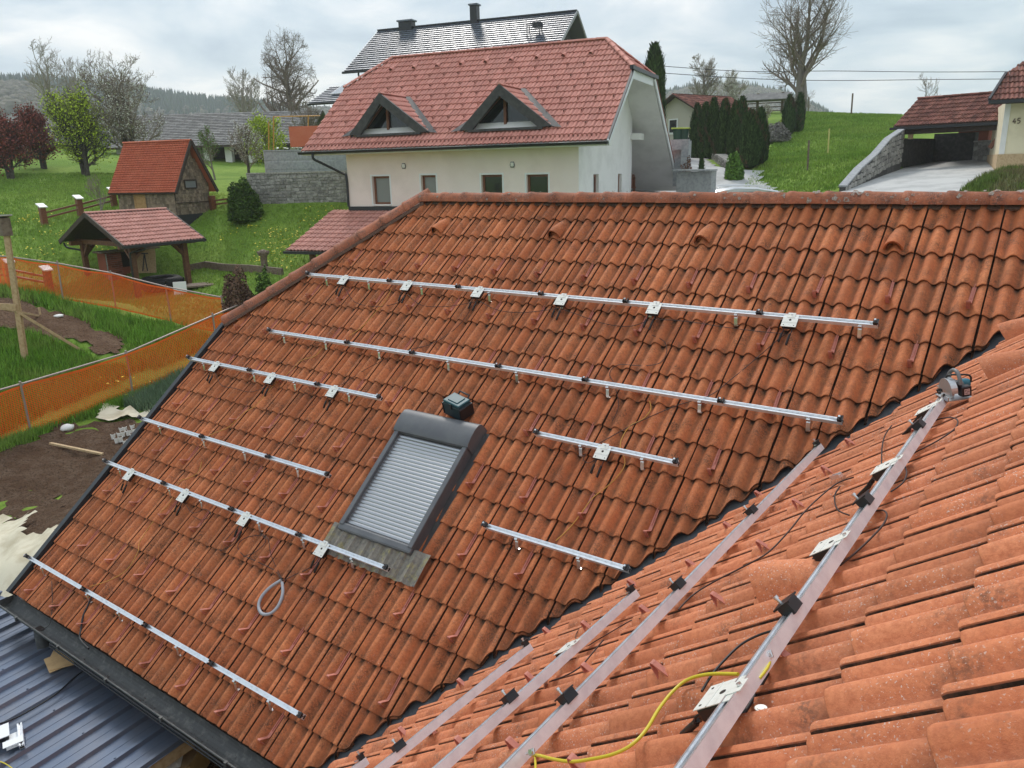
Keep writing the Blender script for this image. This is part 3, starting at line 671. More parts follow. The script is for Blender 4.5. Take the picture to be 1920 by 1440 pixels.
cable('cable', [(1218, 752), (1220, 768), (1205, 786), (1182, 798), (1168, 818), (1163, 838), (1172, 868), (1158, 893), (1135, 915), (1110, 935), (1088, 965), (1066, 992), (1042, 1014)], hitL, .0045, 'ochre_cable', 'yellow earth cable down the tiles across the short rails right of the roof window')
cable('conduit', [(172, 1118), (165, 1135), (156, 1155), (152, 1180), (150, 1198), (166, 1216)], hitL, .011, 'black_plastic', 'thick black conduit hanging from the lowest rail to the gutter', 'conduit')
cable('cable', [(97, 1090), (98, 1120), (97, 1150), (92, 1172), (78, 1180)], hitL, .0035, 'black_cable', 'thin black cable dangling over the eaves into the gutter')
cable('hose', [(527, 1088), (506, 1102), (490, 1120), (485, 1138), (492, 1151), (508, 1150), (522, 1136), (530, 1114), (529, 1092)], hitL, .016, 'grey_hose', 'loop of grey corrugated hose lying on the tiles above the lowest rail', 'hose', h=.055, n=7)
cable('cable', [(529, 1090), (515, 1070), (480, 1052), (455, 1040), (446, 1022), (462, 1008), (490, 1004), (498, 1016), (480, 1034), (456, 1044)], hitL, .0035, 'black_cable', 'tangle of thin black cable running up from the grey hose loop')
cable('cable', [(529, 1090), (552, 1078), (575, 1068), (592, 1056), (600, 1042)], hitL, .0035, 'black_cable', 'thin black cable from the grey hose loop to the microinverter at the flashing')
cable('cable', [(530, 1088), (518, 1064), (508, 1040), (502, 1010), (488, 1000)], hitL, .003, 'black_cable', 'thin black cable rising from the grey hose to the rail')
cable('cable', [(350, 948), (362, 962), (385, 955), (395, 965), (380, 975), (362, 968)], hitL, .003, 'black_cable', 'small curl of black cable under the second microinverter from the verge')
cable('cable', [(448, 985), (425, 1010), (412, 1025), (416, 1032), (440, 1018), (452, 1000)], hitL, .003, 'black_cable', 'small curl of black cable under the microinverter above the grey hose')
cable('cable', [(404, 700), (415, 722), (440, 728), (470, 735), (500, 725)], hitL, .003, 'black_cable', 'thin black cable under the rail that reaches the verge above the roof window')
cable('cable', [(240, 905), (232, 925), (222, 945), (214, 965), (208, 980)], hitL, .003, 'black_cable', 'thin black cable hanging below the microinverter closest to the verge')
cable('cable', [(1098, 850), (1094, 862), (1104, 868), (1118, 860), (1126, 852)], hitL, .003, 'black_cable', 'small black cable curl beside the lone microinverter right of the roof window')
cable('cable', [(1600, 895), (1572, 905), (1545, 925), (1510, 958), (1480, 995), (1440, 1036), (1395, 1062), (1340, 1090), (1300, 1115), (1272, 1143)], hitR, .0045, 'brown_cable', 'dark cable crossing the near slope diagonally from rail to rail', h=.06)
cable('cable', [(1460, 1180), (1425, 1190), (1390, 1208), (1360, 1236), (1335, 1265), (1316, 1296)], hitR, .0045, 'black_cable', 'dark cable bending to the microinverter nearest the camera', h=.06)
cable('cable', [(1672, 798), (1660, 815), (1654, 838), (1653, 872)], hitR, .004, 'black_cable', 'short black cable arc left of the near rail below the circular saw', h=.06)
cable('cable', [(1732, 800), (1760, 786), (1785, 783), (1796, 790), (1788, 806), (1755, 828), (1720, 846), (1695, 860)], hitR, .004, 'brown_cable', 'dark cable looping out over the tiles right of the near rail', h=.05)
cable('cable', [(1692, 868), (1700, 885), (1693, 905), (1670, 922)], hitR, .004, 'brown_cable', 'short dark cable bow over a snow guard right of the near rail', h=.06)
cable('cable', [(1640, 958), (1656, 957), (1663, 966), (1655, 985), (1630, 1012), (1600, 1040), (1575, 1060)], hitR, .004, 'brown_cable', 'dark cable running down beside the near rail past a snow guard', h=.05)
cable('cable', [(1575, 912), (1565, 930), (1570, 955), (1592, 966)], hitR, .004, 'black_cable', 'black cable curl left of the near rail', h=.06)
cable('cable', [(1440, 1262), (1430, 1280), (1418, 1300), (1405, 1322), (1390, 1345)], hitR, .0055, 'black_cable', 'black cable under the near rail beside the microinverter closest to the camera', h=.03)
cable('cable', [(1131, 1200), (1108, 1228), (1086, 1252), (1058, 1268), (1035, 1276)], hitR, .004, 'brown_cable', 'dark cable between the second and third rails near the bottom edge', h=.05)
cable('cable', [(1100, 1165), (1080, 1190), (1090, 1215), (1120, 1200), (1180, 1165), (1200, 1160)], hitR, .003, 'brown_cable', 'thin dark cable in the gap between the second and third rails', h=.04)
cable('cable', [(999, 1416), (1012, 1417), (1040, 1424), (1072, 1428), (1105, 1424), (1150, 1414), (1185, 1396), (1212, 1368), (1235, 1330), (1262, 1296), (1290, 1274), (1330, 1264), (1384, 1264)], hitR, .0058, 'yellow_cable', 'bright yellow earth cable curving between the two nearest rails', h=.075)
cable('cable', [(1446, 1234), (1440, 1250), (1432, 1262), (1424, 1272)], hitR, .0045, 'yellow_cable', 'short green yellow cable lug on the side of the near rail', h=.08)
cable('cable', [(1003, 1420), (1004, 1432), (1004, 1445)], hitR, .0045, 'yellow_cable', 'short yellow cable end below the lug on the second rail', h=.07)
for px, py, lab in ((1440, 1228, 'shiny cable lug bolted to the side of the near rail'), (997, 1410, 'shiny cable lug bolted to the side of the second rail')):
    mb = MB(); mb.bbox(-.011, .011, -.016, .016, -.004, .004, .002); mb.disc((0, .006, .004), .008, .007, 6); mb.tube([(0, -.014, 0), (0, -.035, -.004)], .005, 6)
    o = mb.build('cable_lug', 'steel', None, lab, 'cable lug'); P = hitR(px, py, .095); o.matrix_world = Matrix.Translation(P) @ MR.to_3x3().to_4x4() @ Matrix.Rotation(R_(60), 4, 'Y')
mb = MB(); mb.disc((0, 0, 0), .017, .003, 14); mb.disc((0, 0, .003), .011, .002, 12)
o = mb.build('washer', 'inverter_plate', None, 'round pale washer lying on a tile in the foreground', 'washer'); o.matrix_world = Matrix.Translation(hitR(1427, 1329, .037)) @ MR.to_3x3().to_4x4() @ Matrix.Rotation(R_(-28), 4, 'X')
mb = MB(); mb.box(-.045, .045, -.014, .014, 0, .016); mb.box(-.045, .045, -.014, -.011, .016, .024); mb.box(-.045, .045, .011, .014, .016, .024)
o = mb.build('rail_offcut', 'alu', None, 'short aluminium offcut lying on the near slope beyond the second rail', 'metal piece'); o.matrix_world = Matrix.Translation(hitR(1570, 896, .045)) @ MR.to_3x3().to_4x4() @ Matrix.Rotation(R_(55), 4, 'Z')
# ------------------------------------------------------------------ tool case standing above the roof window
mat('case_teal', (.018, .085, .105), .5); mat('case_dark', (.012, .030, .038), .5)
tb = thing('tool_case', 'teal and dark blue plastic tool case resting on the tiles against the roof window', 'tool case', frameL(-.66, 3.155, .035, R_(-12)) @ Matrix.Rotation(R_(-22), 4, 'X'))
mb = MB(); mb.bbox(-.125, .125, -.085, .085, 0, .15, .012); mb.build('body', 'case_dark', tb)
mb = MB(); mb.bbox(-.120, .120, -.080, .080, .152, .178, .010); mb.bbox(-.07, .07, -.05, .06, .178, .186, .003); mb.build('lid', 'case_teal', tb)
mb = MB(); mb.bbox(-.02, .02, -.093, -.078, .11, .165, .004); mb.build('latch', 'black_plastic', tb)
mb = MB(); mb.tube([(-.07, .085, .16), (-.07, .115, .185), (.07, .115, .185), (.07, .085, .16)], .009, 8); mb.build('handle', 'black_plastic', tb)
for sx in (-1, 1):
    mb = MB(); mb.bbox(min(sx*.12, sx*.138), max(sx*.12, sx*.138), -.09, .09, .01, .14, .006); mb.build('bumper', 'black_plastic', tb)
# ------------------------------------------------------------------ cordless circular saw on the end of the near rail
mat('saw_grey', (.16, .165, .17), .5); mat('saw_silver', (.52, .53, .54), .35, .7); mat('saw_teal', (.02, .16, .22), .45); mat('battery_black', (.015, .008, .010), .5); mat('label_pale', (.55, .38, .36), .6)
P = hitR(1792, 742, .075); fx = Vector((CR.x, CR.y, 0)).normalized(); fy = Vector((0, 0, 1)).cross(fx).normalized()
MS = Matrix(((fx.x, fy.x, 0, P.x), (fx.y, fy.y, 0, P.y), (0, 0, 1, P.z), (0, 0, 0, 1))) @ Matrix.Rotation(R_(-8), 4, 'Y') @ Matrix.Scale(.80, 4)
sw = thing('circular_saw', 'cordless circular saw with teal motor cap at the valley end of the near rail', 'circular saw', MS)
mb = MB(); mb.box(-.10, .075, -.09, .09, -.004, .004); mb.beam((-.10, 0, .012), (-.10, -.09, .012), .008, .03); mb.build('base_plate', 'saw_silver', sw)
def halfdisc(r, x0, x1, a0, a1, n=14):
    mb = MB(); V = []
    for x in (x0, x1):
        V.append((x, 0, .055))
        for k in range(n+1): a = R_(a0+(a1-a0)*k/n); V.append((x, math.cos(a)*r, .055+math.sin(a)*r))
    m = n+2; mb.add(V, [tuple(range(m)), tuple(range(m, 2*m))[::-1]]+[(i, i+1, m+i+1, m+i) for i in range(1, n+1)]+[(0, 1, m+1, m), (m-1, 0, m, 2*m-1)]); return mb
halfdisc(.088, -.075, -.030, -5, 185).build('upper_guard', 'saw_silver', sw); halfdisc(.080, -.068, -.050, 185, 330).build('lower_guard', 'steel', sw)
mb = MB(); mb.disc((-.058, 0, .055), .072, .003, 28, ax=(1, 0, 0)); mb.build('blade', 'steel', sw)
mb = MB(); mb.tube([(-.03, 0, .075), (.02, 0, .075), (.045, 0, .078)], [.036, .038, .036], 14); mb.bbox(-.032, .012, -.045, .03, .045, .12, .01); mb.build('gear_housing', 'saw_grey', sw)
mb = MB(); mb.tube([(.045, .02, .078), (.085, .02, .078), (.105, .02, .078)], [.035, .036, .028], 14); mb.build('motor_cap', 'saw_teal', sw)
mb = MB(); mb.bbox(-.012, .058, -.105, -.045, .02, .095, .008); mb.build('battery', 'battery_black', sw)
mb = MB(); mb.box(.004, .042, -.1062, -.105, .036, .078, 0); mb.build('battery_label', 'label_pale', sw)
mb = MB()
for k, (zz, x0_, x1_) in enumerate(((.068, .008, .020), (.060, .008, .016), (.068, .024, .036), (.056, .022, .038), (.046, .010, .030))): mb.box(x0_, x1_, -.1070, -.1063, zz, zz+.004)
mb.build('label_print', 'battery_black', sw, kind='stuff')
mb = MB(); mb.tube(smooth_pts([(.0, -.06, .10), (.0, -.05, .15), (.004, -.01, .185), (.006, .05, .18), (.0, .085, .14), (0, .08, .10)]), .014, 8); mb.build('main_handle', 'saw_grey', sw)
mb = MB(); mb.tube(smooth_pts([(-.06, .02, .14), (-.045, .0, .165), (.0, -.03, .168), (.06, -.04, .160), (.085, -.04, .14), (.086, -.04, .105)]), .007, 8); mb.build('front_handle', 'black_plastic', sw)
for y in (-.03, .03):
    mb = MB(); mb.disc((-.10, y, .02), .009, .02, 8, ax=(0, 0, 1)); mb.build('locking_knob', 'black_plastic', sw)
# ------------------------------------------------------------------ ground
def azP(px, py, z): d = ray(px, py); return d*(z/d.z)
def hitplane(px, py, co, no): d = ray(px, py); return d*(Vector(co).dot(no)/d.dot(no))
CP = [(-13, 5, -5.6), (-10, 2, -5.9), (-5, -3, -5.9), (0, -8, -5.9), (0, 5, -5.9), (-6, 8, -5.6), (-9, 13, -4.6), (-14, 0, -5.9)]
for q in [(0, 838, 16.5), (120, 800, 17.5), (250, 742, 18.8), (420, 655, 19.5), (31, 552, 24), (217, 578, 24.5), (322, 604, 24.2), (118, 562, 24.2), (100, 650, 21.5), (160, 900, 13.5), (0, 700, 19.6), (60, 1000, 11.3),
          (165, 553, 31.5), (345, 548, 30.6), (250, 520, 33.5), (180, 520, 33.5), (300, 445, 36.2), (560, 490, 29), (560, 420, 33), (250, 405, 36), (395, 396, 37), (480, 383, 36), (640, 378, 33.5), (0, 440, 37), (90, 400, 42),
          (0, 330, 53), (75, 322, 55), (160, 322, 54), (230, 312, 58), (430, 312, 60), (0, 290, 64), (500, 330, 52),
          (1400, 352, 36), (1500, 350, 36), (1440, 340, 38), (1540, 290, 47), (1603, 213, 74), (1480, 208, 76), (1680, 215, 73), (1440, 245, 58), (1260, 262, 58), (1300, 300, 42), (1350, 310, 41), (1500, 240, 60),
          (1690, 285, 37), (1900, 300, 33), (1640, 330, 33), (1590, 357, 30), (1840, 340, 28), (1920, 330, 28), (1640, 262, 52)]:
    P = at(*q); CP.append(tuple(P))
CP += [(-12, 24, -4.4), (-6, 20, -4.2), (2, 18, -3.6), (12, 18, -2.5), (-20, 45, .2), (-120, 20, 1.5), (-100, 70, 4), (-60, 90, 4), (20, 90, 3), (-20, 110, 1), (60, 60, 1), (40, 10, -3), (-60, -20, -5), (-30, -30, -6.5), (10, -30, -6.2), (-40, 0, -4.6)]
CPa = np.array(CP); _x = CPa[:, :2]; _n = len(CP)
def _U(r2): return np.where(r2 > 1e-9, r2*np.log(np.maximum(r2, 1e-9)), 0)
_K = _U(((_x[:, None]-_x[None])**2).sum(-1)) + np.eye(_n)*6.0
_Pm = np.hstack([np.ones((_n, 1)), _x]); _A = np.block([[_K, _Pm], [_Pm.T, np.zeros((3, 3))]])
_w = np.linalg.solve(_A, np.concatenate([CPa[:, 2], np.zeros(3)]))
def gz_raw(xy):
    xy = np.atleast_2d(xy); U = _U(((xy[:, None]-_x[None])**2).sum(-1)); z = U @ _w[:_n] + _w[_n] + xy @ _w[_n+1:]
    r = np.hypot(xy[:, 0]+15, xy[:, 1]-20); k = np.clip((r-95)/60, 0, 1); k = k*k*(3-2*k); z = np.clip(z, -8, 7)
    return z*(1-k) + k*(-6.0)
# driveway on the right: its own surface, terrain kept below it
DRIVE = [at(*q) for q in [(1560, 372, 28.3), (1588, 357, 29.2), (1612, 345, 31.1), (1640, 330, 33.3), (1664, 315, 35.3), (1690, 304, 37.5), (1700, 304, 43), (1890, 301, 43), (1990, 298, 36), (1980, 330, 26), (1960, 372, 24), (1790, 372, 26), (1650, 380, 27)]]
_DP = [(p.x, p.y) for p in DRIVE]
_dc = np.array([tuple(p) for p in DRIVE]); _da = np.hstack([_dc[:, :2], np.ones((len(_dc), 1))]); _dw = np.linalg.lstsq(_da, _dc[:, 2], rcond=None)[0]
def inpoly(x, y, poly):
    c = False; n = len(poly)
    for i in range(n):
        x1, y1 = poly[i]; x2, y2 = poly[(i+1) % n]
        if (y1 > y) != (y2 > y) and x < (x2-x1)*(y-y1)/(y2-y1)+x1: c = not c
    return c
def drive_z(x, y): return float(_dw @ np.array([x, y, 1.]))
def gz(x, y): return float(gz_raw([[x, y]])[0])
def gp(px, py, lift=0.):
    """where the pixel's ray meets the ground"""
    d = ray(px, py); h = math.hypot(d.x, d.y); D = np.arange(8, 140, .25); P = np.array([[d.x/h*k, d.y/h*k] for k in D]); z = gz_raw(P); zr_ = d.z/h*D
    i = np.where(zr_ < z+lift)[0]
    if len(i) == 0: q = d*(90/h); return Vector((q.x, q.y, gz(q.x, q.y)))
    k = D[i[0]]-.12; return Vector((d.x/h*k, d.y/h*k, float(gz_raw([[d.x/h*k, d.y/h*k]])[0])))
def onground(px, py, D): q = at(px, py, D); return Vector((q.x, q.y, gz(q.x, q.y)))
N_ = 250; t_ = np.linspace(-1, 1, N_); ax_ = np.sinh(t_*4.6)/np.sinh(4.6)*1050
GX = ax_-18; GY = ax_+28
XY = np.stack(np.meshgrid(GX, GY, indexing='ij'), -1).reshape(-1, 2)
Zg = np.concatenate([gz_raw(XY[i:i+6000]) for i in range(0, len(XY), 6000)])
for i, (x, y) in enumerate(XY):
    if -14 < x < 22 and 14 < y < 50 and inpoly(x, y, _DP): Zg[i] = min(Zg[i], drive_z(x, y)-.35)
Zg += .03*np.sin(XY[:, 0]*1.3+np.cos(XY[:, 1]))*np.cos(XY[:, 1]*1.1)
me = bpy.data.meshes.new('ground'); ii = np.arange(N_*N_).reshape(N_, N_)
me.from_pydata(np.column_stack([XY, Zg]).tolist(), [], np.stack([ii[:-1, :-1], ii[1:, :-1], ii[1:, 1:], ii[:-1, 1:]], -1).reshape(-1, 4).tolist())
me.polygons.foreach_set('use_smooth', [True]*len(me.polygons))
mat('lawn', (.13, .225, .028), .95, noise=(.35, (.205, .30, .048), .40, .62), noise2=(5, (.095, .165, .024), .50, .72), bump=(16, .8, .06), spec=.15)
me.materials.append(MAT['lawn']); go = bpy.data.objects.new('ground', me); C.objects.link(go); go['kind'] = 'structure'
mat('soil', (.135, .080, .050), .95, noise=(3, (.18, .115, .075), .42, .64), noise2=(28, (.06, .034, .022), .50, .68), bump=(14, 1., .10), spec=.1)
mat('soil_dark', (.105, .062, .038), .95, noise=(4, (.15, .10, .068), .42, .66), noise2=(30, (.045, .026, .017), .50, .68), bump=(18, 1., .09), spec=.1)
mat('soil_path', (.26, .20, .14), .95, noise=(5, (.20, .145, .10), .45, .6), bump=(20, .7, .03), spec=.1)
mat('concrete', (.47, .47, .455), .85, noise=(.9, (.36, .36, .35), .44, .60), noise2=(8, (.48, .475, .46), .52, .7), bump=(30, .3, .01))
mat('path_concrete', (.40, .39, .375), .85, noise=(1.5, (.31, .30, .29), .45, .6))
mat('curb', (.50, .49, .46), .85)
def patch(name, poly_px, m, lift=.03, kind='structure', amp=.03, step=.16, world=None):
    """a sheet following the terrain inside the outline"""
    W = world or [gp(*q) for q in poly_px]; poly = [(p.x, p.y) for p in W]
    xs = [p[0] for p in poly]; ys = [p[1] for p in poly]; nx = int((max(xs)-min(xs))/step)+2; ny = int((max(ys)-min(ys))/step)+2
    gx_ = np.linspace(min(xs), max(xs), nx); gy_ = np.linspace(min(ys), max(ys), ny)
    XY = np.stack(np.meshgrid(gx_, gy_, indexing='ij'), -1).reshape(-1, 2); z = gz_raw(XY)+.03*np.sin(XY[:, 0]*1.3+np.cos(XY[:, 1]))*np.cos(XY[:, 1]*1.1)
    ok = np.array([inpoly(x+.12*math.sin(y*5.1)+.05*math.sin(y*17), y+.12*math.sin(x*4.3)+.05*math.sin(x*19), poly) for x, y in XY])
    z = z+lift+rng.uniform(-amp, amp, len(z))
    idx = -np.ones(len(XY), int); f = []
    for i in range(nx-1):
        for j in range(ny-1):
            q = [i*ny+j, (i+1)*ny+j, (i+1)*ny+j+1, i*ny+j+1]
            if all(ok[k] for k in q): f.append(q)
    used = sorted({k for q in f for k in q}); mp = {k: n for n, k in enumerate(used)}
    me = bpy.data.meshes.new(name); me.from_pydata([(XY[k][0], XY[k][1], z[k]) for k in used], [], [[mp[k] for k in q] for q in f])
    me.polygons.foreach_set('use_smooth', [True]*len(me.polygons)); me.materials.append(MAT[m])
    o = bpy.data.objects.new(name, me); C.objects.link(o); o['kind'] = kind; return o
patch('soil_bed', [(-40, 545), (10, 545), (90, 578), (160, 600), (235, 632), (238, 665), (195, 682), (140, 650), (60, 632), (-40, 625)], 'soil', .05)
patch('soil_bed', [(-60, 850), (30, 842), (110, 800), (180, 783), (300, 800), (330, 850), (260, 900), (200, 935), (120, 960), (0, 985), (-60, 1010)], 'soil_dark', .045, amp=.035)
patch('garden_path', [(-60, 985), (20, 968), (100, 940), (200, 900), (330, 830), (380, 900), (200, 1000), (110, 1060), (40, 1010), (-60, 1030)], 'soil_path', .02, amp=.008)
patch('soil_bed', [(-60, 1012), (0, 985), (110, 935), (190, 920), (260, 960), (200, 1060), (60, 1060), (-60, 1040)], 'soil_dark', .05, amp=.03)
# driveway sheet
n = len(DRIVE); c_ = sum(DRIVE, Vector())/n
mb = MB(); mb.add([(p.x, p.y, drive_z(p.x, p.y)) for p in DRIVE]+[(p.x, p.y, drive_z(p.x, p.y)-1.2) for p in DRIVE], [tuple(range(n))]+[(i, (i+1) % n, n+(i+1) % n, n+i) for i in range(n)])
mb.build('driveway', 'concrete', kind='structure')
# garden path beside the white house
patch('path', [(1240, 255), (1262, 262), (1300, 290), (1345, 318), (1385, 352), (1420, 372), (1330, 372), (1290, 345), (1262, 300), (1235, 268)], 'path_concrete', .05, amp=0, step=.3)
# ------------------------------------------------------------------ orange mesh fences
mat('fence_orange', (.92, .135, .008), .55); mat('fence_steel', (.38, .30, .28), .45, .4)
def mesh_fence(label, pts, H, pitch_px=.036):
    """posts, top rope and a real net (horizontal and vertical strands)"""
    P = [Vector(p) for p in pts]; t = thing('mesh_fence', label, 'fence', loc=P[0], group='orange mesh fences round the vegetable beds'); o = P[0]
    L = [0]
    for a, b in zip(P, P[1:]): L.append(L[-1]+(b-a).length)
    def pos(s, h):
        for i in range(len(P)-1):
            if s <= L[i+1]+1e-6 or i == len(P)-2:
                k = (s-L[i])/(L[i+1]-L[i]); q = P[i].lerp(P[i+1], k); sag = .05*math.sin(math.pi*k)*h/H; return q-o+Vector((0, 0, h-sag))
    mb = MB(); nh = int(H/pitch_px); ns = int(L[-1]/.35); side = (P[-1]-P[0]).normalized(); nrm = Vector((-side.y, side.x, 0)); wv = lambda s, h: nrm*(.03*math.sin(s*2.3+h*3)+.015*math.sin(s*7))
    for r in range(nh+1):
        h = .03+(H-.05)*r/nh; wd = .0135 if r % nh else .04
        V = []; 
        for k in range(ns+1): s = L[-1]*k/ns; q = pos(s, h)+wv(s, h); V += [q-Vector((0, 0, wd/2)), q+Vector((0, 0, wd/2))]
        mb.add(V, [(2*k, 2*k+2, 2*k+3, 2*k+1) for k in range(ns)])
    nvv = int(L[-1]/.045)
    for k in range(nvv+1):
        s = L[-1]*k/nvv; a = pos(s, .03)+wv(s, .03)+nrm*.002; m_ = pos(s, H*.5)+wv(s, H*.5)+nrm*.002; b = pos(s, H-.02)+wv(s, H)+nrm*.002; d = side*.0052
        mb.add([a-d, a+d, m_-d, m_+d, b-d, b+d], [(0, 1, 3, 2), (2, 3, 5, 4)])
    mb.build('net', 'fence_orange', t, kind='stuff')
    for i, p in enumerate(P):
        mb = MB(); mb.tube([p-o-Vector((0, 0, .2)), p-o+Vector((random.uniform(-.03, .03), random.uniform(-.03, .03), H+.07))], .022, 8); mb.disc(p-o+Vector((0, 0, H-.02)), .035, .05, 8); mb.build('post', 'fence_steel', t)
    mb = MB(); mb.tube([q-o+Vector((0, 0, H+.01)) for q in P], .02, 8); mb.build('top_rail', 'fence_steel', t)
    return t
mesh_fence('orange mesh fence running past the wooden pavilion behind the freshly dug bed', [gp(*q) for q in [(-70, 530), (31, 552), (118, 562), (217, 578), (322, 604), (425, 630)]], 1.0)
mesh_fence('orange mesh fence nearest the tiled house, along the lower vegetable bed', [gp(*q) for q in [(-70, 862), (60, 818), (250, 742), (410, 668), (470, 640)]], 1.0)
# ------------------------------------------------------------------ things in the garden
mat('raw_wood', (.52, .38, .22), .8, noise=(18, (.40, .27, .14), .45, .65)); mat('weathered_wood', (.20, .15, .11), .85, noise=(14, (.11, .075, .055), .42, .66))
mat('brown_wood', (.115, .045, .020), .7, noise=(16, (.19, .085, .038), .45, .66)); mat('dark_wood', (.045, .030, .022), .75, noise=(14, (.075, .05, .036), .45, .66))
mat('cream_cloth', (.60, .55, .42), .9, noise=(3, (.46, .40, .28), .45, .65)); mat('white_plastic', (.78, .77, .74), .5); mat('stone_pale', (.42, .40, .36), .9, noise=(9, (.28, .26, .22), .42, .62))
mat('rubber', (.012, .012, .013), .75)
b = gp(45, 678); M = Vector
fr = thing('timber_trestle', 'tall raw timber post with crossbar and two braces at the left edge of the beds', 'timber trestle', loc=b)
def rel(px, py, D): return at(px, py, D)-b
Db = math.hypot(b.x, b.y)
mb = MB(); mb.beam((0, 0, -.1), rel(8, 420, Db), .09, .10); mb.build('post', 'raw_wood', fr)
mb = MB(); mb.beam(rel(52, 676, Db+.05), rel(16, 440, Db+.05), .05, .06); mb.build('post', 'raw_wood', fr)
mb = MB(); mb.beam(rel(30, 576, Db-.1), rel(-60, 572, Db-.1), .04, .14); mb.build('crossbar', 'raw_wood', fr)
q = gp(163, 662); mb = MB(); mb.beam(rel(28, 582, Db-.05), q-b, .05, .06); mb.build('brace', 'raw_wood', fr)
q = gp(76, 592); mb = MB(); mb.beam(rel(-40, 570, Db), q-b, .04, .05); mb.build('brace', 'raw_wood', fr)
mb = MB(); mb.beam((q-b)-Vector((0, 0, .1)), (q-b)+Vector((0, 0, .22)), .04, .04, up=(0, 1, 0)); mb.build('peg', 'raw_wood', fr)
bh = thing('nesting_box', 'brown nesting box with pale roof on top of the timber post', 'nesting box', loc=b+rel(8, 420, Db)-Vector((0, 0, .25)))
mb = MB(); mb.bbox(-.10, .10, -.10, .10, 0, .38, .01); mb.build('box_body', 'weathered_wood', bh); mb = MB(); mb.beam((-.15, 0, .38), (.15, 0, .44), .27, .03); mb.build('box_roof', 'stone_pale', bh)
# lath on the bed, pale stones, pots, cloths
a_, c2_ = gp(95, 836), gp(195, 864)
mb = MB(); mb.beam(Vector((0, 0, .1)), c2_-a_+Vector((0, 0, .10)), .05, .035); o = mb.build('lath', 'raw_wood', None, 'long thin wooden lath lying on the dark lower bed', 'lath'); o.location = a_
def stone(px, py, r, label, m='stone_pale', cat='stone', grp=None, flat=.6):
    p = gp(px, py); mb = MB(); bm = bmesh.new(); bmesh.ops.create_icosphere(bm, subdivisions=2, radius=r)
    for v in bm.verts: v.co *= random.uniform(.85, 1.12); v.co.z *= flat
    mb.add([v.co[:] for v in bm.verts], [tuple(v.index for v in f.verts) for f in bm.faces], 0, True); bm.free()
    o = mb.build(cat.replace(' ', '_'), m, None, label, cat, grp); o.location = p+Vector((0, 0, r*.4)); return o
stone(126, 803, .13, 'pale rounded stone at the edge of the lower bed beside the orange fence', 'white_plastic')
stone(110, 592, .12, 'crumpled white scrap lying on the upper bed', 'white_plastic', 'scrap', flat=.35)
pot0 = MB(); pot0.disc((0, 0, 0), .035, .10, 10, r2=.045); pm_ = pot0.mesh('plant_pot', 'white_plastic'); pot1 = MB(); pot1.disc((0, 0, .101), .038, .002, 10); pd_ = pot1.mesh('pot_soil', 'soil_dark')
k = 0
LP_ = ['nearest the camera in its row', 'in the middle row', 'at the back']
for i, (px, py) in enumerate([(213, 820), (219, 824), (227, 827), (235, 829), (243, 826), (224, 815), (232, 819), (241, 815), (249, 820), (235, 809), (244, 809), (252, 808), (253, 826), (249, 803), (229, 811), (257, 814)]):
    p = gp(px, py+3, .05); o = thing('plant_pot', 'small white plant pot standing on the soil in a cluster beside the roof verge', 'plant pot', loc=p+Vector((0, 0, .05)), group='white plant pots in a cluster')
    inst(pm_, 'pot_body', o); inst(pd_, 'pot_soil', o)
def cloth(label, poly, lift=.10, m='cream_cloth', amp=.05, seed=1):
    o = patch('ground_cloth', poly, m, lift, kind=None, amp=0, step=.09)
    del_ = [k for k in o.keys() if k == 'kind']
    for k in del_: del o['kind']
    for v in o.data.vertices: v.co.z += amp*(math.sin(v.co.x*5+seed)*math.cos(v.co.y*3.5)+.5*math.sin(v.co.y*11+v.co.x*7))
    tag(o, label, 'ground cloth'); return o
cloth('cream fleece sheet with folds spread on the bed beyond the small white pots', [(172, 784), (212, 764), (240, 768), (310, 778), (300, 812), (262, 802), (235, 800), (200, 792)], seed=2)
cloth('small corner of cream fleece beside the verge near the orange fence', [(292, 735), (325, 718), (350, 730), (310, 748)], seed=4, lift=.08)
cloth('large crumpled cream sheet lying at the foot of the gable beside the metal roof', [(-60, 1000), (0, 985), (28, 978), (95, 1016), (160, 1060), (120, 1160), (-60, 1200)], seed=3, lift=.16, amp=.06)
# stone border, grass and flowers
def scatter(poly_px, n, fn, world=None):
    W = world or [gp(*q) for q in poly_px]; poly = [(p.x, p.y) for p in W]; xs = [p[0] for p in poly]; ys = [p[1] for p in poly]; out = []
    while len(out) < n:
        q = rng.uniform([min(xs), min(ys)], [max(xs), max(ys)], (n*2, 2)); out += [(x, y) for x, y in q if inpoly(x, y, poly)]
    out = np.array(out[:n]); z = gz_raw(out)+.03*np.sin(out[:, 0]*1.3+np.cos(out[:, 1]))*np.cos(out[:, 1]*1.1)
    return np.column_stack([out, z])
def grass_stuff(name, pts, h0, h1, w_, m, nb=3, kind='stuff'):
    n = len(pts); V = []; 
    P = np.repeat(pts, nb, 0)+np.column_stack([rng.normal(0, .04, (n*nb, 2)), np.zeros(n*nb)]); a = rng.uniform(0, 6.28, n*nb); h = rng.uniform(h0, h1, n*nb); l = rng.uniform(.1, .6, n*nb)*h; b_ = rng.uniform(0, 6.28, n*nb)
    dx = np.column_stack([np.cos(a)*w_, np.sin(a)*w_, 0*a]); tip = P+np.column_stack([np.cos(b_)*l, np.sin(b_)*l, h])
    V = np.stack([P-dx, P+dx, tip], 1).reshape(-1, 3); me = bpy.data.meshes.new(name); me.from_pydata(V.tolist(), [], np.arange(len(V)).reshape(-1, 3).tolist())
    me.attributes.new('rnd', 'FLOAT', 'POINT').data.foreach_set('value', np.repeat(rng.random(n*nb), 3)); me.materials.append(MAT[m] if isinstance(m, str) else m); me.update()
    o = bpy.data.objects.new(name, me); C.objects.link(o); o['kind'] = kind; return o
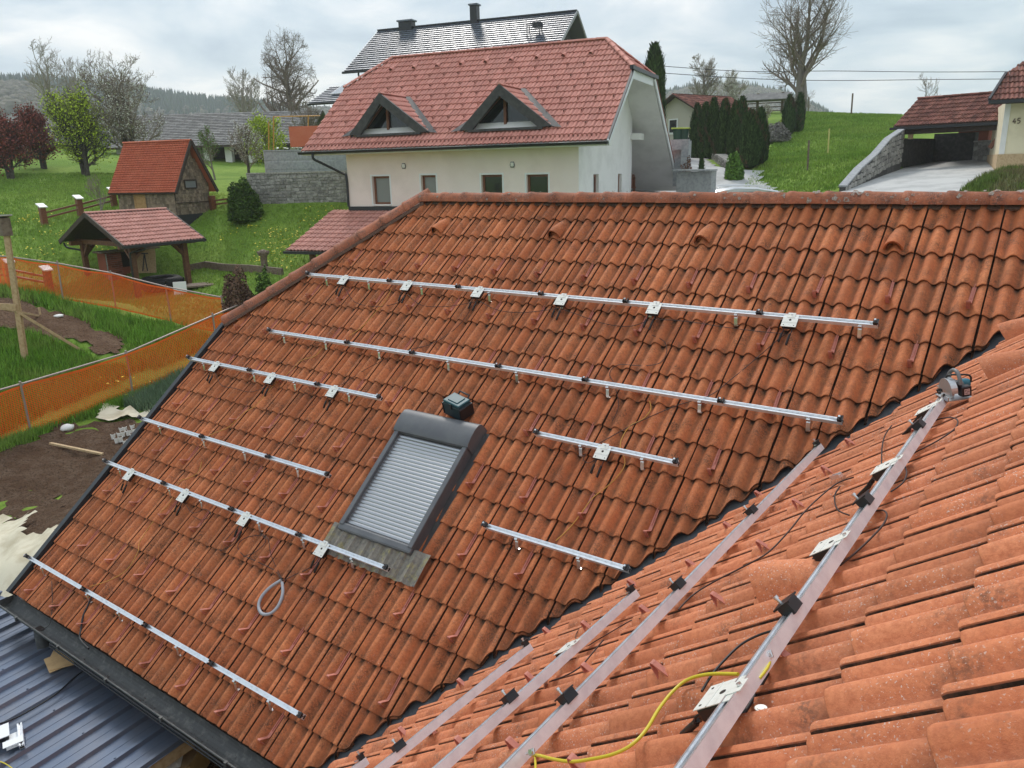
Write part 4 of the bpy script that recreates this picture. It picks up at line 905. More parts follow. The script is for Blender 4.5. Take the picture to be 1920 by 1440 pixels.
mat('grass_blade', (.17, .29, .040), .8, rnd=.40, spec=.2, noise=(.4, (.25, .36, .06), .42, .62)); mat('grass_tall', (.15, .30, .035), .8, rnd=.45, spec=.2, noise=(.9, (.21, .32, .06), .45, .62))
grass_stuff('lawn_grass', scatter([(-60, 500), (-60, 330), (230, 325), (480, 388), (650, 382), (650, 520), (440, 620), (300, 600), (100, 545)], 30000, None), .05, .13, .012, 'grass_blade')
grass_stuff('tall_grass', scatter([(-60, 530), (20, 535), (110, 565), (210, 590), (320, 612), (420, 645), (300, 690), (245, 700), (236, 640), (160, 605), (90, 582), (0, 560)], 5500, None), .10, .32, .014, 'grass_tall')
grass_stuff('tall_grass', scatter([(-60, 628), (60, 632), (140, 652), (195, 685), (250, 690), (330, 660), (250, 700), (100, 770), (-60, 840)], 6500, None), .08, .28, .014, 'grass_tall')
grass_stuff('grass_strip', scatter([(-60, 868), (40, 838), (110, 795), (180, 780), (300, 735), (360, 690), (420, 670), (250, 735), (60, 812), (-60, 850)], 4200, None), .06, .22, .010, 'grass_tall')
grass_stuff('onion_greens', scatter([(235, 765), (300, 735), (345, 700), (330, 770), (300, 780)], 1500, None), .15, .35, .010, mat('onion_green', (.13, .20, .11), .7, rnd=.3))
grass_stuff('meadow_grass', scatter(None, 26000, None, world=[at(*q) for q in [(1385, 356, 34), (1590, 356, 31), (1690, 290, 38), (1690, 214, 72), (1480, 208, 74), (1420, 300, 42)]]), .06, .16, .016, 'grass_blade')
def dots(name, pts, r0, r1, m, lift):
    mb_v = []; mb_f = []; 
    for k, p in enumerate(pts):
        r = random.uniform(r0, r1); n = len(mb_v); z = p[2]+lift+random.random()*.04
        t1 = random.uniform(-.5, .5); t2 = random.uniform(-.5, .5)
        for i in range(6): a = i*math.pi/3; mb_v.append((p[0]+math.cos(a)*r, p[1]+math.sin(a)*r, z+r*(math.cos(a)*t1+math.sin(a)*t2)+.0))
        mb_f.append(tuple(range(n, n+6)))
    me = bpy.data.meshes.new(name); me.from_pydata(mb_v, [], mb_f); me.materials.append(MAT[m]); o = bpy.data.objects.new(name, me); C.objects.link(o); o['kind'] = 'stuff'; return o
mat('dandelion', (.70, .55, .02), .7); mat('petal_white', (.80, .80, .74), .7)
D1 = scatter([(-40, 520), (-40, 400), (130, 400), (140, 470), (60, 500)], 380, None)
D2 = scatter([(400, 470), (440, 400), (640, 390), (560, 480), (480, 500)], 420, None)
D3 = scatter([(460, 500), (520, 430), (560, 440), (560, 520)], 160, None); D4 = scatter([(180, 720), (250, 690), (300, 740), (230, 770)], 25, None); D5 = scatter([(150, 470), (60, 440), (150, 440), (250, 480)], 120, None)
keep = lambda A: A[(np.sin(A[:, 0]*1.7)+np.cos(A[:, 1]*2.3+A[:, 0]) > -.35)]
dots('dandelions', np.vstack([keep(D1), keep(D2), D3, D4, D5]), .018, .038, 'dandelion', .12)
# ------------------------------------------------------------------ buildings
mat('render_peach', (.84, .72, .665), .9, noise=(1.2, (.77, .655, .60), .42, .62), noise2=(.5, (.80, .70, .655), .45, .7), bump=(120, .15, .004)); mat('render_white', (.80, .79, .76), .9, noise=(1.5, (.72, .71, .68), .45, .65)); mat('render_cream', (.74, .66, .47), .9, noise=(2, (.68, .60, .42), .45, .6))
mat('render_grey', (.74, .72, .71), .9, noise=(1.5, (.66, .64, .63), .45, .65)); mat('glass_dark', (.016, .02, .022), .06, spec=.8); mat('glass_curtain', (.23, .24, .235), .2, spec=.6)
mat('frame_brown', (.165, .055, .025), .5, noise=(20, (.22, .085, .04), .45, .65)); mat('gutter_dark', (.035, .037, .042), .4, .4); mat('white_trim', (.74, .75, .75), .5)
mat('stone_grey', (.33, .315, .285), .95, rnd=.30, noise=(7, (.20, .195, .175), .42, .62), noise2=(30, (.46, .44, .40), .56, .74), bump=(40, .5, .02))
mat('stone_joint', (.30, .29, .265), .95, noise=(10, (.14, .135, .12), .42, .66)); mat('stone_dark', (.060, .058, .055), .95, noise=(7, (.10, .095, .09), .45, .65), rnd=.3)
mat('granite', (.36, .37, .375), .9, noise=(9, (.27, .28, .29), .42, .62), bump=(30, .4, .02))
tile_mat('tile_house', (.58, .25, .20), (.64, .30, .245), (.52, .21, .165), (.24, .09, .07), .1, .10, (.60, .75))
tile_mat('tile_pink', (.56, .27, .22), (.62, .32, .27), (.50, .23, .18), (.22, .09, .07), .1, .10, (.60, .75))
tile_mat('tile_shed', (.56, .155, .085), (.60, .19, .11), (.50, .13, .07), (.25, .07, .04), .1, .07, (.62, .78))
tile_mat('tile_old', (.24, .085, .062), (.34, .14, .10), (.16, .06, .048), (.075, .045, .04), .3, .35, (.46, .64))
mat('slate_dark', (.16, .18, .22), .42, .15, rnd=.18, spec=.6); mat('slate_old', (.15, .148, .145), .85, rnd=.25, noise=(2, (.22, .215, .205), .42, .62))
mat('shake', (.20, .145, .10), .9, rnd=.40, noise=(9, (.31, .24, .17), .45, .68)); mat('bitumen', (.028, .028, .031), .8); mat('door_wood', (.46, .27, .11), .65, noise=(9, (.36, .20, .075), .45, .65))
mat('brick', (.28, .085, .05), .9, rnd=.35); mat('solar_glass', (.30, .34, .38), .08, .5, spec=.8)
def rframe(P, a, pitch=0.):
    """frame on a roof plane: x along the eave, y up the slope, z out"""
    return Matrix.Translation(P) @ Matrix.Rotation(a, 4, 'Z') @ Matrix.Rotation(pitch, 4, 'X')
class Part:
    """parts built in a thing's own frame"""
    def __init__(s, t): s.t = t
    def __call__(s, mb, name, mats, parent=None, kind=None, label=None): return mb.build(name, mats, parent or s.t, label, kind=kind)
_tm = {}
def simple_tile(n=6):
    """lighter tile for roofs farther off: two rolls, butt face"""
    pr = [(0, .004), (.03, 0), (.06, .012), (.10, .034), (.135, .012), (.165, 0), (.20, .008), (.245, .033), (.285, .022), (.295, .0)]
    V = []; P = []
    for y in (0, .012, .40):
        for u, z in pr: V.append((u-.30, y, z*1.1-.040*(y/.33)-(.004 if y == 0 else 0))); P.append(max(0, (.012-z)/.012)*.4)
    m = len(pr); Fc = [(r*m+k, r*m+k+1, (r+1)*m+k+1, (r+1)*m+k) for r in range(2) for k in range(m-1)]; b = len(V)
    for u, z in pr: V.append((u-.30, .0, z*1.1-.042)); P.append(.9)
    Fc += [(b+k, b+k+1, k+1, k) for k in range(m-1)]; return V, Fc, P
SV, SF, SP = simple_tile()
def tile_me(m):
    if m not in _tm:
        _tm[m] = sharp(tile_mesh('roof_tile', SV, SF, SP, m))
    return _tm[m]
def clip_simple(V, Fc, P, Mx, planes):
    W_ = [Mx @ Vector(V[i]) for i in (0, len(V)//2, 9, 20, 29)]; todo = []
    W_ = [Mx @ Vector(v) for v in ((-.3, 0, 0), (0, 0, 0), (-.3, .40, 0), (0, .40, 0))]
    for co, no in planes:
        d = [(p-co).dot(no) for p in W_]
        if min(d) > -1e-5: return None
        if max(d) > 1e-5: todo.append((co, no))
    if not todo: return False
    bm = bmesh.new(); lay = bm.verts.layers.float.new('pan'); vs = [bm.verts.new(v) for v in V]
    for v, p in zip(vs, P): v[lay] = p
    for f in Fc: bm.faces.new([vs[i] for i in f])
    Mi = Mx.inverted(); R3 = Mx.to_3x3().transposed()
    for co, no in todo: bmesh.ops.bisect_plane(bm, geom=bm.verts[:]+bm.edges[:]+bm.faces[:], plane_co=Mi @ co, plane_no=(R3 @ no).normalized(), clear_outer=True)
    bm.verts.index_update(); r = ([tuple(v.co) for v in bm.verts], [tuple(v.index for v in f.verts) for f in bm.faces], [v[lay] for v in bm.verts]); bm.free(); return r if r[1] else None
def tile_roof(root, Mloc, W, S, m, gauge=.335, sx=1., planes=(), budget=300, rows=None, skip=None, name='roof_tile'):
    """tiles over a W x S slope in local frame Mloc (children of root). planes in root space."""
    rows = rows or round(S/gauge); gauge = S/rows; cols = math.ceil(W/(.3*sx)-1e-6); RW = root.matrix_world
    sxx = W/cols/.3; items = []
    for k in range(rows):
        for j in range(cols):
            M = Mloc @ Matrix.Translation(((j+1)*.3*sxx, k*gauge+random.uniform(-.004, .004), random.uniform(0, .004))) @ Matrix.Diagonal((sxx, gauge/.33, 1, 1))
            if skip and skip((j+.5)*.3*sxx, (k+.5)*gauge): continue
            c = clip_simple(SV, SF, SP, M, planes)
            if c is None: continue
            p = RW @ (M @ Vector((-.15, .16, 0))); items.append((p.length+(0 if inview(p, 10) else 500), M, c))
    items.sort(key=lambda t: t[0]); V = []; Fc = []; P = []; Rn = []; nv = 0
    for i, (d, M, c) in enumerate(items):
        if i < budget:
            me = tile_me(m) if c is False else tile_mesh('cut_tile', *c, m)
            o = bpy.data.objects.new(name, me); C.objects.link(o); o.parent = root; o.matrix_local = M
        else:
            v, f, p = (SV, SF, SP) if c is False else c
            m4 = np.array(M); V.append(np.array(v) @ m4[:3, :3].T + m4[:3, 3]); Fc += [tuple(a+nv for a in q) for q in f]; P += p; Rn += [random.random()]*len(v); nv += len(v)
    if V:
        me = tile_mesh(name+'s', np.vstack(V).tolist(), Fc, P, m); me.attributes.new('rnd', 'FLOAT', 'POINT').data.foreach_set('value', Rn); sharp(me)
        o = bpy.data.objects.new(name+'s', me); C.objects.link(o); o.parent = root; o['kind'] = 'stuff'
    return len(items)
def ridge_row(root, a, b, m, step=.36, r=.10, name='ridge_tile'):
    a = Vector(a); b = Vector(b); n = max(1, round((b-a).length/step)); x = (b-a).normalized(); y = Vector((0, 0, 1)).cross(x).normalized(); z = x.cross(y); L = (b-a).length/n
    V = []; P = []; k_ = 6
    for xx, rr in ((0, r), (.03, r), (.035, r*.93), (L+.01, r*.86)):
        for k in range(k_+1): t = math.pi*k/k_; V.append((xx, math.cos(t)*rr, math.sin(t)*rr*.8)); P.append(.1)
    f = [(i*(k_+1)+k, i*(k_+1)+k+1, (i+1)*(k_+1)+k+1, (i+1)*(k_+1)+k) for i in range(3) for k in range(k_)]+[tuple(range(k_+1))]
    me = sharp(tile_mesh('ridge_tile', V, f, P, m), 50)
    for i in range(n):
        p = a+x*L*i; o = bpy.data.objects.new(name, me); C.objects.link(o); o.parent = root
        o.matrix_local = Matrix(((x.x, y.x, z.x, p.x), (x.y, y.y, z.y, p.y), (x.z, y.z, z.z, p.z), (0, 0, 0, 1)))
def slab(pts, th=.06, dn=(0, 0, -1)):
    mb = MB(); pts = [Vector(p) for p in pts]; d = Vector(dn)*th; n = len(pts)
    mb.add(pts+[p+d for p in pts], [tuple(range(n)), tuple(range(n, 2*n))[::-1]]+[(i, n+i, n+(i+1) % n, (i+1) % n) for i in range(n)]); return mb
def window(root, x0, x1, z0, z1, y, inset=.12, fr=.07, glass='glass_dark', frame='frame_brown', mull=0, M=None, reveal='render_white'):
    """opening seen from -y: reveal box, frame, glass recessed by inset; returns the frame part"""
    mb = MB(); mb.M = M or Matrix()
    for (a, b, c, d) in ((x0, x0+fr, z0, z1), (x1-fr, x1, z0, z1), (x0+fr, x1-fr, z0, z0+fr), (x0+fr, x1-fr, z1-fr, z1)): mb.box(a, b, y+inset-.03, y+inset+.03, c, d)
    for k in range(mull): xm = x0+(x1-x0)*(k+1)/(mull+1); mb.box(xm-.03, xm+.03, y+inset-.03, y+inset+.03, z0+fr, z1-fr)
    f = mb.build('window', frame, root)
    mb = MB(); mb.M = M or Matrix(); mb.box(x0+fr, x1-fr, y+inset, y+inset+.012, z0+fr, z1-fr); mb.build('pane', glass, f)
    mb = MB(); mb.M = M or Matrix(); mb.box(x0-.03, x1+.03, y-.04, y+inset-.03, z0-.045, z0-.002); mb.build('sill', reveal, f)
    return f
def holed_wall(x0, x1, z0, z1, y, th, holes):
    """wall panel in the xz plane from y to y+th with rectangular openings"""
    xs = sorted({x0, x1, *[h[0] for h in holes], *[h[1] for h in holes]}); zs = sorted({z0, z1, *[h[2] for h in holes], *[h[3] for h in holes]}); mb = MB()
    ins = lambda x, z: any(h[0] < x < h[1] and h[2] < z < h[3] for h in holes)
    for i in range(len(xs)-1):
        for j in range(len(zs)-1):
            xm, zm = (xs[i]+xs[i+1])/2, (zs[j]+zs[j+1])/2
            if not ins(xm, zm): mb.add([(xs[i], y, zs[j]), (xs[i+1], y, zs[j]), (xs[i+1], y, zs[j+1]), (xs[i], y, zs[j+1])], [(0, 1, 2, 3)])
    for h in holes:
        a, b, c, d = h; mb.add([(a, y, c), (b, y, c), (b, y, d), (a, y, d), (a, y+th, c), (b, y+th, c), (b, y+th, d), (a, y+th, d)], [(0, 4, 5, 1), (1, 5, 6, 2), (2, 6, 7, 3), (3, 7, 4, 0)])
    return mb
# ---- the white house with the red roof
BP, BA, BL, BPT, BS, BTH, BIN = Vector((-23.151, 19.199, .790)), .22485, 11.40, .66236, 5.70, 3.806, 1.3535
wh = thing('white_house', 'peach rendered house with red tiled half hipped roof and two triangular dormers', 'house', Matrix.Translation(BP) @ Matrix.Rotation(BA, 4, 'Z'))
bpy.context.view_layer.update(); B_ = Part(wh)
cp, sp = math.cos(BPT), math.sin(BPT); RUN, RISE = BS*cp, BS*sp; HY, HZ = BTH*cp, BTH*sp; FS = 6.62
hip = [(Vector((0, HY, HZ)), None)]
e0 = Vector((0, HY, HZ)); r0 = Vector((BIN, RUN, RISE)); e1_ = Vector((BL, HY, HZ)); r1 = Vector((BL-BIN, RUN, RISE))
nB = Vector((0, -sp, cp)); nh0 = (r0-e0).cross(nB).normalized(); nh0 = nh0 if nh0.x < 0 else -nh0; nh1 = (r1-e1_).cross(nB).normalized(); nh1 = nh1 if nh1.x > 0 else -nh1
MBf = Matrix.Rotation(BPT, 4, 'X')
D1 = (1.72, 5.05, 3.15, 1.30); D2 = (6.10, 9.50, 7.65, 1.32); DU = .74
def dskip(x, u):
    for a, b, c, h in (D1, D2):
        k = (u-DU)/((h/sp)); 
        if 0 < k < 1:
            ya = (1-k); hw_ = (b-a)/2-.25
            if abs(x-c) < hw_*ya-.1: return True
    return False
tile_roof(wh, MBf, BL, BS, 'tile_house', rows=17, planes=[(Vector(e0), nh0), (Vector(e1_), nh1)], skip=dskip)
B_(slab([(.02, 0, -.07), (BL-.02, 0, -.07), (BL-.02, HY, HZ-.07), (BL-BIN, RUN, RISE-.07), (BIN, RUN, RISE-.07), (.02, HY, HZ-.07)], .10), 'roof_boarding', 'render_white')
# half hip ends, back slope
hb = 2*RUN-HY
def hipface(x, xr_, sg):
    B_(slab([(x, HY, HZ-.06), (xr_, RUN, RISE-.06), (x, hb, HZ-.06)], .08), 'hip_boarding', 'render_white')
    a = Vector((x, HY, HZ)); b = Vector((x, hb, HZ)); r_ = Vector((xr_, RUN, RISE)); up = (r_-(a+b)/2); S_ = up.length
    ex = (b-a).normalized() if sg > 0 else (a-b).normalized(); ey = up.normalized(); ez = ex.cross(ey); o_ = a if sg > 0 else b
    M = Matrix(((ex.x, ey.x, ez.x, o_.x), (ex.y, ey.y, ez.y, o_.y), (ex.z, ey.z, ez.z, o_.z), (0, 0, 0, 1)))
    n1_ = (r_-a).cross(ez).normalized(); mid = (a+b+r_)/3; n1_ = n1_ if (mid-a).dot(n1_) < 0 else -n1_
    n2_ = (r_-b).cross(ez).normalized(); n2_ = n2_ if (mid-b).dot(n2_) < 0 else -n2_
    tile_roof(wh, M, (b-a).length, S_, 'tile_house', planes=[(a, n1_), (b, n2_)], budget=0, name='hip_tile')
hipface(BL, BL-BIN, 1); hipface(0, BIN, -1)
B_(slab([(BL, hb, HZ), (BL-BIN, RUN, RISE), (BIN, RUN, RISE), (0, hb, HZ), (0, hb+FS*cp*.79, HZ-FS*.615), (BL, hb+FS*.779, HZ-FS*.615)], .04), 'rear_slope', 'tile_house')
B_(slab([(BL-.02, hb, HZ-.07), (BL-BIN, RUN, RISE-.07), (BIN, RUN, RISE-.07), (.02, hb, HZ-.07), (.02, hb+FS*.779, HZ-FS*.615-.07), (BL-.02, hb+FS*.779, HZ-FS*.615-.07)], .10), 'rear_soffit', 'render_grey')
mb = MB(); 
for k in range(20):
    t0_ = k/20; p = Vector((BL+.02, hb, HZ)).lerp(Vector((BL+.02, hb+FS*.779, HZ-FS*.615)), t0_); q = Vector((BL+.02, hb, HZ)).lerp(Vector((BL+.02, hb+FS*.779, HZ-FS*.615)), t0_+.05); mb.beam(p+Vector((0, .04, .05)), q+Vector((0, .04, .02)), .10, .05)
B_(mb, 'verge_tiles', 'tile_old', kind='stuff')
ridge_row(wh, r0, r1, 'tile_house'); ridge_row(wh, e0+Vector((0, 0, .02)), r0, 'tile_house'); ridge_row(wh, e1_+Vector((0, 0, .02)), r1, 'tile_house'); ridge_row(wh, Vector((BL, hb, HZ+.02)), r1, 'tile_house')
# trims
mb = MB(); mb.beam((BL+.03, .0, -.10), (BL+.03, HY, HZ-.10), .05, .20, up=nB); B_(mb, 'verge_board', 'white_trim')
mb = MB(); mb.beam((BL+.03, 0, .0), (BL+.03, HY, HZ), .07, .06, up=nB); B_(mb, 'verge_trim', 'gutter_dark')
mb = MB(); mb.beam((BL+.03, hb, HZ-.08), (BL+.03, hb+FS*.779, HZ-FS*.615-.08), .05, .16); B_(mb, 'verge_board', 'white_trim')
mb = MB(); mb.beam((BL+.05, HY-.4, HZ-.03), (BL+.05, hb+.35, HZ-.03), .12, .12); B_(mb, 'hip_gutter', 'gutter_dark')
mb = MB(); mb.beam((BL-.02, HY+.05, HZ-.22), (BL-.02, hb-.05, HZ-.22), .05, .26); B_(mb, 'hip_fascia', 'white_trim')
o = B_(gutter('g', (-.05, -.07, -.06), (BL+.05, -.07, -.06), (0, -1, 0), .08), 'gutter', 'gutter_dark')
mb = MB(); mb.tube(smooth_pts([(.55, -.07, -.12), (.56, -.05, -.30), (.75, .15, -.45), (1.28, .60, -.82), (1.40, .66, -.95), (1.40, .66, -2.0)], 4), .045, 8); B_(mb, 'downpipe', 'gutter_dark')
WY, WX0, WX1, ZB = .70, 1.43, 10.26, -2.0
B_(slab([(.1, .02, -.14), (BL-.02, .02, -.14), (BL-.02, WY+.05, -.14), (.1, WY+.05, -.14)], .03), 'soffit', 'render_white')
WINS = [(2.46, 3.19, -1.93, -.95), (4.47, 5.06, -1.93, -.95), (6.80, 7.57, -1.93, -.98), (8.45, 9.21, -1.93, -1.0)]
B_(holed_wall(WX0, WX1, ZB, -.10, WY, .30, WINS), 'front_wall', 'render_peach')
for i, (a, b, c, d) in enumerate(WINS): window(wh, a, b, c, d, WY, .16, .07, 'glass_curtain' if i < 2 else 'glass_dark')
mb = MB()
for (a, b, c, d) in WINS:
    for (x0, x1, z0, z1) in ((a-.06, a-.001, c, d+.06), (b+.001, b+.06, c, d+.06), (a, b, d+.001, d+.06)): mb.box(x0, x1, WY-.008, WY-.001, z0, z1)
B_(mb, 'window_surround', 'white_trim')
mb = MB(); mb.box(WX0-.03, WX1, WY-.05, WY-.002, ZB-.14, ZB+.0); B_(mb, 'wall_flashing', 'gutter_dark')
mb = MB(); mb.box(WX0, WX1, WY+.02, WY+6, -6, ZB-.01); B_(mb, 'ground_floor', 'render_peach')
mb = MB(); mb.add([(WX0, WY, ZB), (WX0, 2*RUN-WY, ZB), (WX0, 2*RUN-WY, .3), (WX0, hb-.4, HZ-.2), (WX0, HY+.4, HZ-.2), (WX0, WY, .3)], [(0, 1, 2, 3, 4, 5)]); B_(mb, 'rear_gable_wall', 'render_peach')
for px_, pz_ in ((3.82, -.63), (7.96, -.68)):
    mb = MB(); mb.tube([(px_-.07, WY-.02, pz_), (px_-.05, WY-.02, pz_+.09), (px_+.05, WY-.02, pz_+.09), (px_+.07, WY-.02, pz_), (px_+.05, WY-.02, pz_-.07), (px_-.05, WY-.02, pz_-.07), (px_-.07, WY-.02, pz_)], .02, 6); f = B_(mb, 'wall_lamp', 'saw_grey'); mb = MB(); mb.bbox(px_-.06, px_+.06, WY-.05, WY-.002, pz_-.05, pz_+.08, .02); mb.build('lamp_glass', 'white_plastic', f)
# right gable wall, in the yz plane at x = WX1
GW = [(2.30, 2.95, -1.9, -1.05), (5.45, 6.0, -1.9, -1.08)]
MG = Matrix.Translation((WX1, 0, 0)) @ Matrix.Rotation(math.pi/2, 4, 'Z')   # local x -> +y, local -y faces +x
gw = holed_wall(WY, 7.2, ZB, -.1, 0, .25, GW); g2 = MB(); g2.M = MG; g2.add(gw.v, gw.f)
zr1 = lambda y: y*math.tan(BPT)-.20
g2.M = Matrix(); g2.add([(WX1, WY, -.1), (WX1, 7.2, -.1), (WX1, 7.2, 1.6), (WX1, hb, HZ-.25), (WX1, HY+.1, HZ-.25), (WX1, WY, zr1(WY))], [(0, 1, 2, 3, 4, 5)])
B_(g2, 'gable_wall', 'render_white')
for (a, b, c, d) in GW: window(wh, a, b, c, d, 0, .14, .09, 'glass_curtain', M=MG)
mb = MB(); mb.box(WX1-2.2, WX1-.01, 7.22, 7.5, ZB-1, 2.0); B_(mb, 'recess_side_wall', 'render_grey')
mb = MB(); mb.add([(WX1-1.2, 7.5, -3.6), (WX1-1.2, hb+FS*.779-.3, -3.6), (WX1-1.2, hb+FS*.72, HZ-FS*.58), (WX1-1.2, hb, HZ-.2), (WX1-1.2, 7.5, HZ-.3)], [(0, 1, 2, 3, 4)]); B_(mb, 'recess_back_wall', 'render_grey')
mb = MB(); mb.box(WX1-1.15, WX1+.35, 7.25, hb+2.0, .18, .42); B_(mb, 'balcony_beam', 'render_white')
mb = MB(); mb.beam((WX1-.6, 7.5, -1.25), (WX1-.6, 11.4, -1.25), .05, .18); B_(mb, 'rail_board', 'frame_brown')
for y in (8.0, 9.2, 10.3):
    mb = MB(); mb.beam((WX1-.6, y, -2.0), (WX1-.6, y, -1.3), .08, .12, up=(0, 1, 0)); B_(mb, 'rail_post', 'frame_brown')
mb = MB(); mb.beam((WX1-.6, 8.1, -1.9), (WX1-.6, 9.1, -1.35), .05, .08); B_(mb, 'rail_brace', 'frame_brown')
# dormers
def dormer(a, b, c, h):
    y0 = DU*cp-.03; z0 = DU*sp+.01; A = Vector((a+.08, y0-.02, z0-.02)); Bq = Vector((b-.08, y0-.02, z0-.02)); T = Vector((c, y0-.05, z0+h)); back = h/math.tan(BPT); R2 = Vector((c, y0+back, z0+h))
    d = bpy.data.objects.new('dormer', None); C.objects.link(d); d.parent = wh
    for p0, sg in ((A, -1), (Bq, 1)):
        ex = (R2-T).normalized()*(1 if sg > 0 else -1); ey = (T-p0).normalized(); ez = ex.cross(ey).normalized(); W_ = (R2-T).length+.35
        o_ = p0 if sg > 0 else p0+(R2-T).normalized()*W_
        M = Matrix(((ex.x, ey.x, ez.x, o_.x), (ex.y, ey.y, ez.y, o_.y), (ex.z, ey.z, ez.z, o_.z), (0, 0, 0, 1))); S_ = (T-p0).length
        n_ = (R2-p0).cross(ez).normalized(); n_ = n_ if (T-p0).dot(n_) < 0 else -n_
        M = M @ Matrix.Translation((0, 0, .03))
        d.matrix_world = wh.matrix_world
        tile_roof(d, M, W_, S_, 'tile_house', planes=[(p0+n_*.06, n_)], budget=60)
        mb = slab([p0, T, R2], .04, -ez*1.0); mb.build('dormer_slope', 'gutter_dark', d)
        # cladding strip at the front edge and lead valley on the main roof
        q0 = p0+Vector((sg*.22, -.06, -.02)); inn = (Vector((c, y0, z0+.02))-p0).normalized()
        dd = (T-p0).normalized(); wv = Vector((dd.z*sg*-1, 0, dd.x*sg*1)); wv = wv if wv.z < 0 else -wv
        mb = MB(); mb.add([p0+Vector((0, -.07, .05)), T+Vector((0, -.07, .05)), T+Vector((0, -.07, .05))+Vector((0, 0, -.36)), p0+Vector((-sg*.42, -.07, .0)),
                           p0+Vector((0, .05, .05)), T+Vector((0, .05, .05)), T+Vector((0, .05, -.31)), p0+Vector((-sg*.42, .05, .0))], [(0, 1, 2, 3), (3, 2, 6, 7), (0, 4, 5, 1)])
        mb.build('bargeboard', 'lead', d)
        up_ = Vector((0, 0, .04)); e = Vector((sg*.22, 0, 0)); mb = MB(); mb.add([p0+up_+Vector((sg*-.05, 0, 0)), p0+e*1.6+Vector((0, -.08, -.01)), R2+e+nB*.05, R2+nB*.05+Vector((0, .0, .02))], [(0, 1, 2, 3)]); mb.build('valley_flashing', 'lead', d)
    ridge_row(d, T+Vector((0, -.04, .04)), R2+Vector((0, 0, .03)), 'tile_house', r=.075)
    mb = MB(); mb.beam(A+Vector((.3, -.05, .0)), Bq+Vector((-.3, -.05, .0)), .10, .08); mb.build('front_flashing', 'lead', d)
    ys = y0+.40; k = .86; wc = Vector((c, ys, z0+.05)); mb = MB()
    L_ = Vector((c-(c-A.x)*k, ys, z0+.06)); R_2 = Vector((c+(Bq.x-c)*k, ys, z0+.06)); T_ = Vector((c, ys, z0+.06+h*k))
    for p, q in ((L_, T_), (R_2, T_), (L_, R_2)): mb.beam(p, q, .09, .10, up=(0, 1, 0))
    mb.beam(Vector((c, ys-.01, z0+.06)), T_, .09, .13, up=(0, 1, 0)); w_ = mb.build('window', 'frame_brown', d)
    mb = MB(); mb.add([L_+Vector((0, .02, 0)), R_2+Vector((0, .02, 0)), T_+Vector((0, .02, 0))], [(0, 1, 2)]); mb.build('pane', 'glass_dark', d)
    mb = MB(); 
    Ai = A+Vector((.10, .0, 0)); Bi = Bq-Vector((.10, 0, 0)); Ti = T-Vector((0, 0, .10)); 
    Ab, Bb, Tb = Vector((Ai.x, ys+.03, Ai.z)), Vector((Bi.x, ys+.03, Bi.z)), Vector((Ti.x, ys+.03, Ti.z))
    mb.add([Ai, Ti, Tb, Ab, Bi, Bb], [(0, 1, 2, 3), (4, 5, 2, 1)]); mb.add([Ab, Bb, Tb], [(0, 1, 2)]); mb.build('reveal', 'render_grey', d)
dormer(*D1); dormer(*D2)
# snow hooks on the white house roof
sg_ = MB(); sg_.strip([(0, .12, .01), (0, .02, .012), (0, .0, .075)], .03, .006, (1, 0, 0)); sg_.strip([(0, .0, .075), (0, -.03, .02)], .03, .006, (1, 0, 0)); sgm = sg_.mesh('snow_hook', 'tile_old'); nh = 0
for k in range(17):
    sp_ = .15 if k == 0 else .6
    if k not in (0, 2, 4, 6, 8, 10, 12): continue
    for j in range(int(BL/sp_)):
        x = (j+.5)*sp_+(.3 if k % 4 == 0 and k else 0); u = k*.335+.17
        if dskip(x, u) or any(a < x < b and .3 < u < 3.0 and abs(x-c) < (b-a)/2*(1-(u-.5)/2.6)+.25 for a, b, c, h in (D1, D2)): continue
        if u > BTH-.3 and not (1.4 < x < BL-1.4) or x > BL-.3: continue
        o = inst(sgm, 'snow_hook', wh, mat4=MBf @ Matrix.Translation((x, u, .01))); nh += 1
for j in range(9):
    o = inst(_tm.setdefault('vh', (lambda m: m)(hood().mesh('vent_hood', ['tile_house', 'dark_gap']))), 'vent_hood', wh, mat4=MBf @ Matrix.Translation((1.7+j*1.0, 4.78, .0)))
# porch roof
pz = ZB-.12; d0 = ray(535, 468); PI_ = wh.matrix_world.inverted(); o_l = PI_ @ Vector((0, 0, 0)); d_l = PI_.to_3x3() @ d0
tt = (-2.15-o_l.y)/d_l.y; PE = o_l+d_l*tt
px0 = PE.x; px1 = 5.5; drop = pz-PE.z; runp = WY-PE.y; pp = math.atan2(drop, runp); SP_ = math.hypot(drop, runp)
tile_roof(wh, Matrix.Translation((px0, PE.y, PE.z)) @ Matrix.Rotation(pp, 4, 'X'), px1-px0, SP_, 'tile_pink', rows=10, budget=110, name='porch_tile')
B_(slab([(px0+.02, PE.y, PE.z-.06), (px1, PE.y, PE.z-.06), (px1, WY, pz-.06), (px0+.02, WY, pz-.06)], .08), 'porch_boarding', 'brown_wood')
mb = MB(); mb.beam((px0-.03, PE.y-.05, PE.z-.09), (px1, PE.y-.05, PE.z-.09), .10, .09); B_(mb, 'porch_gutter', 'gutter_dark')
for x in (px0+.85, px0+3.2):
    mb = MB(); mb.beam((x, PE.y+.35, PE.z-.1), (x, PE.y+.35, -5.6), .16, .16, up=(0, 1, 0)); B_(mb, 'porch_post', 'brown_wood')
# ---- generic gabled building from pixel anchors
def building(label, cat, fl, D, fr, name='house', flip=1):
    P = at(*fl, D); Q = azP(*fr, P.z); a = math.atan2(Q.y-P.y, Q.x-P.x); t = thing(name, label, cat, Matrix.Translation(P) @ Matrix.Rotation(a, 4, 'Z')); bpy.context.view_layer.update()
    return t, (Q-P).length, P
